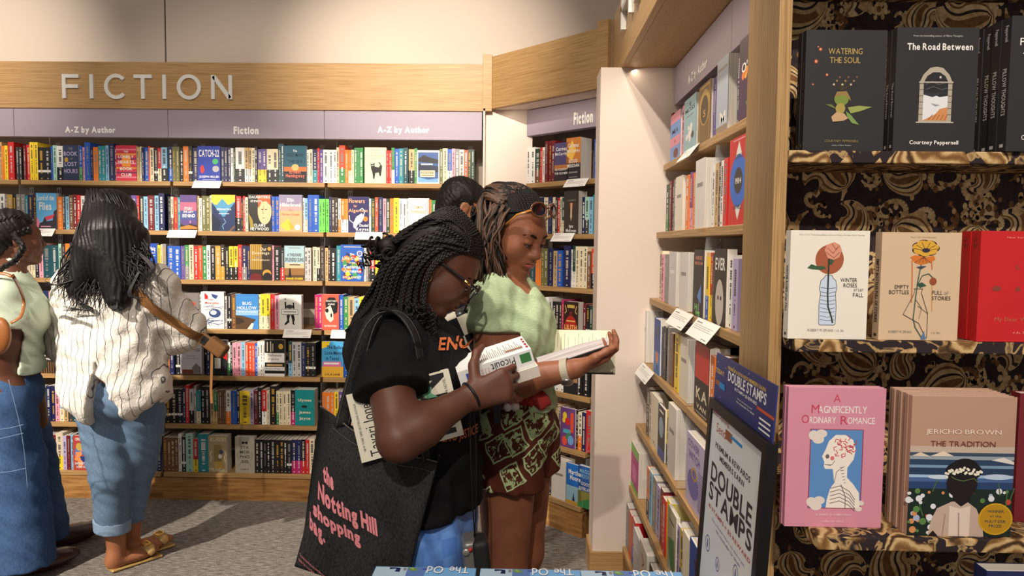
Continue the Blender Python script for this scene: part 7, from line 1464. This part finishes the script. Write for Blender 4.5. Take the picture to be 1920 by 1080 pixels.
for A_, nm in ((LAN, 'near'), (RAN, 'far')):
    Rz = np.array(Matrix.Rotation(R_(-38), 3, 'Z')); c = V3((A_.x + .050, A_.y + .066, 0))
    organic('sandal', [rbox(c + V3((0, -.012, .008)), (.040, .112, .006), .005, R=Rz), sub(rbox(c + V3((0, 0, .10)), (.01, .01, .01), .005, R=Rz)), ell(c + V3((.030, .038, .040)), (.054, .040, .034), .008, Rz), sub(ell(c + V3((.030, .038, .034)), (.048, .09, .028), .004, Rz))], .004, GS, WD)
    b = MB(); M = Matrix.Translation(Vector(c) + Vector((.030, .030, .074))) @ Matrix.Rotation(R_(-38), 4, 'Z') @ Matrix.Rotation(R_(14), 4, 'X')
    for q in ((-.022, .022, -.016, -.012), (-.022, .022, .012, .016), (-.022, -.018, -.012, .012), (.018, .022, -.012, .012)): b.box(q[0], q[1], q[2], q[3], -.002, .003, GOLD, M)
    wbuild(b, 'sandal_buckle', WD, False)

# ================================================================== woman at the left edge
YE = 3.05; e_ = lambda x, y, Y=YE: at(x, y, Y)
WE = thing('person', 'person at the left edge in pale mint tee and wide blue jeans with a braid', 'person', (e_(20, 800).x, YE, 0))
HE = Head(e_(27, 450, YE), (.62, .78, .04))
eR, eE, eW = e_(2, 555, 2.94), e_(-12, 640, 2.92), e_(10, 700, 3.05)
fR, fE, fW = e_(26, 553, 3.19), e_(18, 640, 3.2), e_(30, 700, 3.16)
be = HE.prims(1.15, 1.1) + [cone(e_(20, 520), HE.w(0, -.03, -.05), .056, .05, .03), ell(e_(18, 590), (.11, .15, .17)), ell(e_(50, 588, 3.02), (.055, .11, .08), .05), ell(e_(16, 665), (.10, .135, .12), .06), ell(e_(12, 735), (.12, .16, .13), .06),
  cone(eR, e_(18, 535), .055, .065, .05), cone(fR, e_(18, 535), .055, .065, .05), cone(eR, eE, .054, .045), cone(eE, eW, .044, .027), cone(fR, fE, .054, .045), cone(fE, fW, .044, .027)] + hand(eW, (.3, .3, -.9), (.6, .4, .1), (.3, .9, .1), curl=(.3, .4, .3)) + hand(fW, (.2, .1, -.95), (-.7, -.3, 0), (.3, -.9, .1), curl=(.5, .6, .4))
EAN, FAN = Vector((e_(30, 1040, 2.98).x, 3.03, .08)), Vector((e_(80, 1000, 3.25).x, 3.32, .08))
be += [cone(e_(5, 740, 3.0), (EAN.x - .02, EAN.y, .5), .10, .06), cone((EAN.x - .02, EAN.y, .5), EAN, .055, .037), cone(e_(35, 740, 3.12), (FAN.x - .04, FAN.y - .04, .5), .10, .06), cone((FAN.x - .04, FAN.y - .04, .5), FAN, .055, .037)]
for A_ in (EAN, FAN): be += [ell((A_.x + .045, A_.y + .05, .036), (.045, .11, .03), .02, np.array(Matrix.Rotation(R_(-40), 3, 'Z')))]
organic('body', be, .0055, SK_A, WE)
MNT = cloth('tee_mint', (196, 210, 190), (180, 194, 174), 300)
te = [ell(e_(18, 590), (.122, .165, .18)), ell(e_(52, 590, 3.02), (.066, .122, .09), .05), ell(e_(18, 670), (.112, .15, .13), .07), cone(eR, e_(18, 535), .066, .075, .05), cone(fR, e_(18, 535), .066, .075, .05), cone(eR, eR.lerp(eE, .62), .066, .072, .03), cone(fR, fR.lerp(fE, .6), .066, .072, .03), ell(e_(15, 715), (.132, .176, .12), .06), cut(e_(30, 697), (-.03, 0, -1)),
      cone(e_(17, 517), e_(22, 490), .072, .064, .02), sub(cone(e_(18, 512), e_(25, 470), .060, .062, .004))]
def tef(X):
    s_ = V3(eE - eR); s_ /= np.linalg.norm(s_); q = X - V3(eR); al = q @ s_; rad = np.linalg.norm(q - al[:, None] * s_, axis=1)
    return folds([((.4, .3, 1), .10, .004, (3, 3, 3))])(X) + np.where((rad < .1) & (al > .03), np.maximum(al - .125, 0) * 4, 0)
organic('tee', te, .0065, MNT, WE, tef, 2)
JN2 = mat('denim_deep_blue', rough=.9, spec=.1); n = NT(JN2); v = n.noise(n.map((300, 300, 80)), 1, 3, .75); v2 = n.noise(n.map((9, 9, 7)), 1, 3); n.col(n.mix(v2.outputs[0], n.ramp(v.outputs[0], [(.3, (34, 54, 92)), (.7, (54, 80, 122))]), n.ramp(v.outputs[0], [(.3, (62, 92, 138)), (.7, (96, 128, 170))]))); n.bump(v2.outputs[0], .5, .012)
je = [ell(e_(14, 735), (.125, .165, .13)), cone(e_(10, 760, 3.0), (EAN.x - .03, EAN.y, .5), .112, .118, .02), cone((EAN.x - .03, EAN.y, .5), (EAN.x - .005, EAN.y, .05), .118, .128, .02), cone(e_(38, 760, 3.16), (FAN.x - .05, FAN.y - .04, .5), .095, .085, .012), cone((FAN.x - .05, FAN.y - .04, .5), (FAN.x - .01, FAN.y - .01, .07), .085, .088, .012), cut((0, 0, .055), (0, 0, -1)), cut(e_(0, 678), (.25, 0, 1))]
organic('jeans', je, .0075, JN2, WE, folds([((.4, .3, 1), .08, .002, (3, 3, 3)), ((1, .2, .5), .05, .0016, (4, 4, 4))]), 1)
b = MB(); SEA = mat('seam_pale', (116, 140, 172), .9)
for line in ([(16, 712), (26, 750), (38, 800), (46, 850), (52, 920)], [(-6, 806), (20, 802), (44, 796)], [(-6, 824), (20, 818), (44, 812)], [(-6, 886), (20, 884), (48, 878)]):
    P3 = trace(je, [V3(p) for p in curve_pts([e_(x, y, 2.70) for x, y in line], 24)], (0, 1, 0), .003, .7); b.tube([Vector(p) for p in P3], .0013, SEA, 5)
wbuild(b, 'seam', WE)
b = MB()
for A_ in (EAN, FAN): b.ball((A_.x + .05, A_.y + .055, .045), (.056, .145, .046), mat('loafer_oxblood', (58, 30, 28), .3, .5, coat=.4), M=Matrix.Rotation(R_(-40), 3, 'Z'))
wbuild(b, 'shoes', WE)
b = MB(); capE = [HE.e((0, -.018, .046), (.082, .10, .090)), HE.e((0, -.075, -.012), (.07, .045, .06), .03), cut(HE.w(0, .05, .06), HE.R @ np.array([0, .80, -.60]))]
Pc_, Qc_ = sdf_mesh(capE, .005, folds([((.8, .3, .5), .018, .003, (6, 6, 6))])); b.add([tuple(p) for p in Pc_], [tuple(q) for q in Qc_], HAIR)
braid(b, [HE.w(.066, .04, .045), HE.w(.082, -.02, .02), e_(42, 462, 2.90), e_(28, 488, 2.88), e_(-2, 508, 2.90), e_(-30, 545, 2.92)], .017, HAIR, .045, sides=7)
for k in range(7): braid(b, [HE.w(.05 - .016 * k, .055, .075), HE.w(.066 - .02 * k, -.02, .115 - .006 * abs(k - 3)), HE.w(.06 - .018 * k, -.10, .05), HE.w(.05 - .014 * k, -.10, -.02)], .010, HAIR, .026, sides=6)
wbuild(b, 'braided_hair', WE)
b = MB(); c = HE.w(.084, -.004, -.040); b.tube([Vector(c + V3((.012 * math.cos(t), .003 * math.cos(t), .014 * math.sin(t)))) for t in np.linspace(0, 6.283, 20)], .0018, GOLD, 6, False); tag(wbuild(b, 'earring', WE), 'gold hoop earring')
HBG = thing('shoulder_bag', 'caramel leather bag cut off by the left frame edge', 'bag', e_(2, 625, 2.86))
CAR = mat('leather_caramel', (150, 92, 46), .35, .5, coat=.3)
organic('bag_body', [ell(e_(-10, 628, 2.82), (.066, .030, .085), .02), sub(ell(e_(-14, 570, 2.82), (.11, .08, .05), .02))], .004, CAR, HBG)
pts = trace(te[:7], [V3(p) for p in curve_pts([e_(-14, 512, 2.7), e_(8, 513, 2.7), e_(26, 520, 2.7)], 10)], (0, 1, 0), .006, .7)
st = list(pts) + [V3(e_(44, 560, 2.93)), V3(e_(40, 592, 2.86)), V3(e_(20, 606, 2.83))]
b = MB(); b.tube([Vector(p) for p in curve_pts(st, 30)], .007, CAR, 7, flat=.5); wbuild(b, 'strap', HBG)
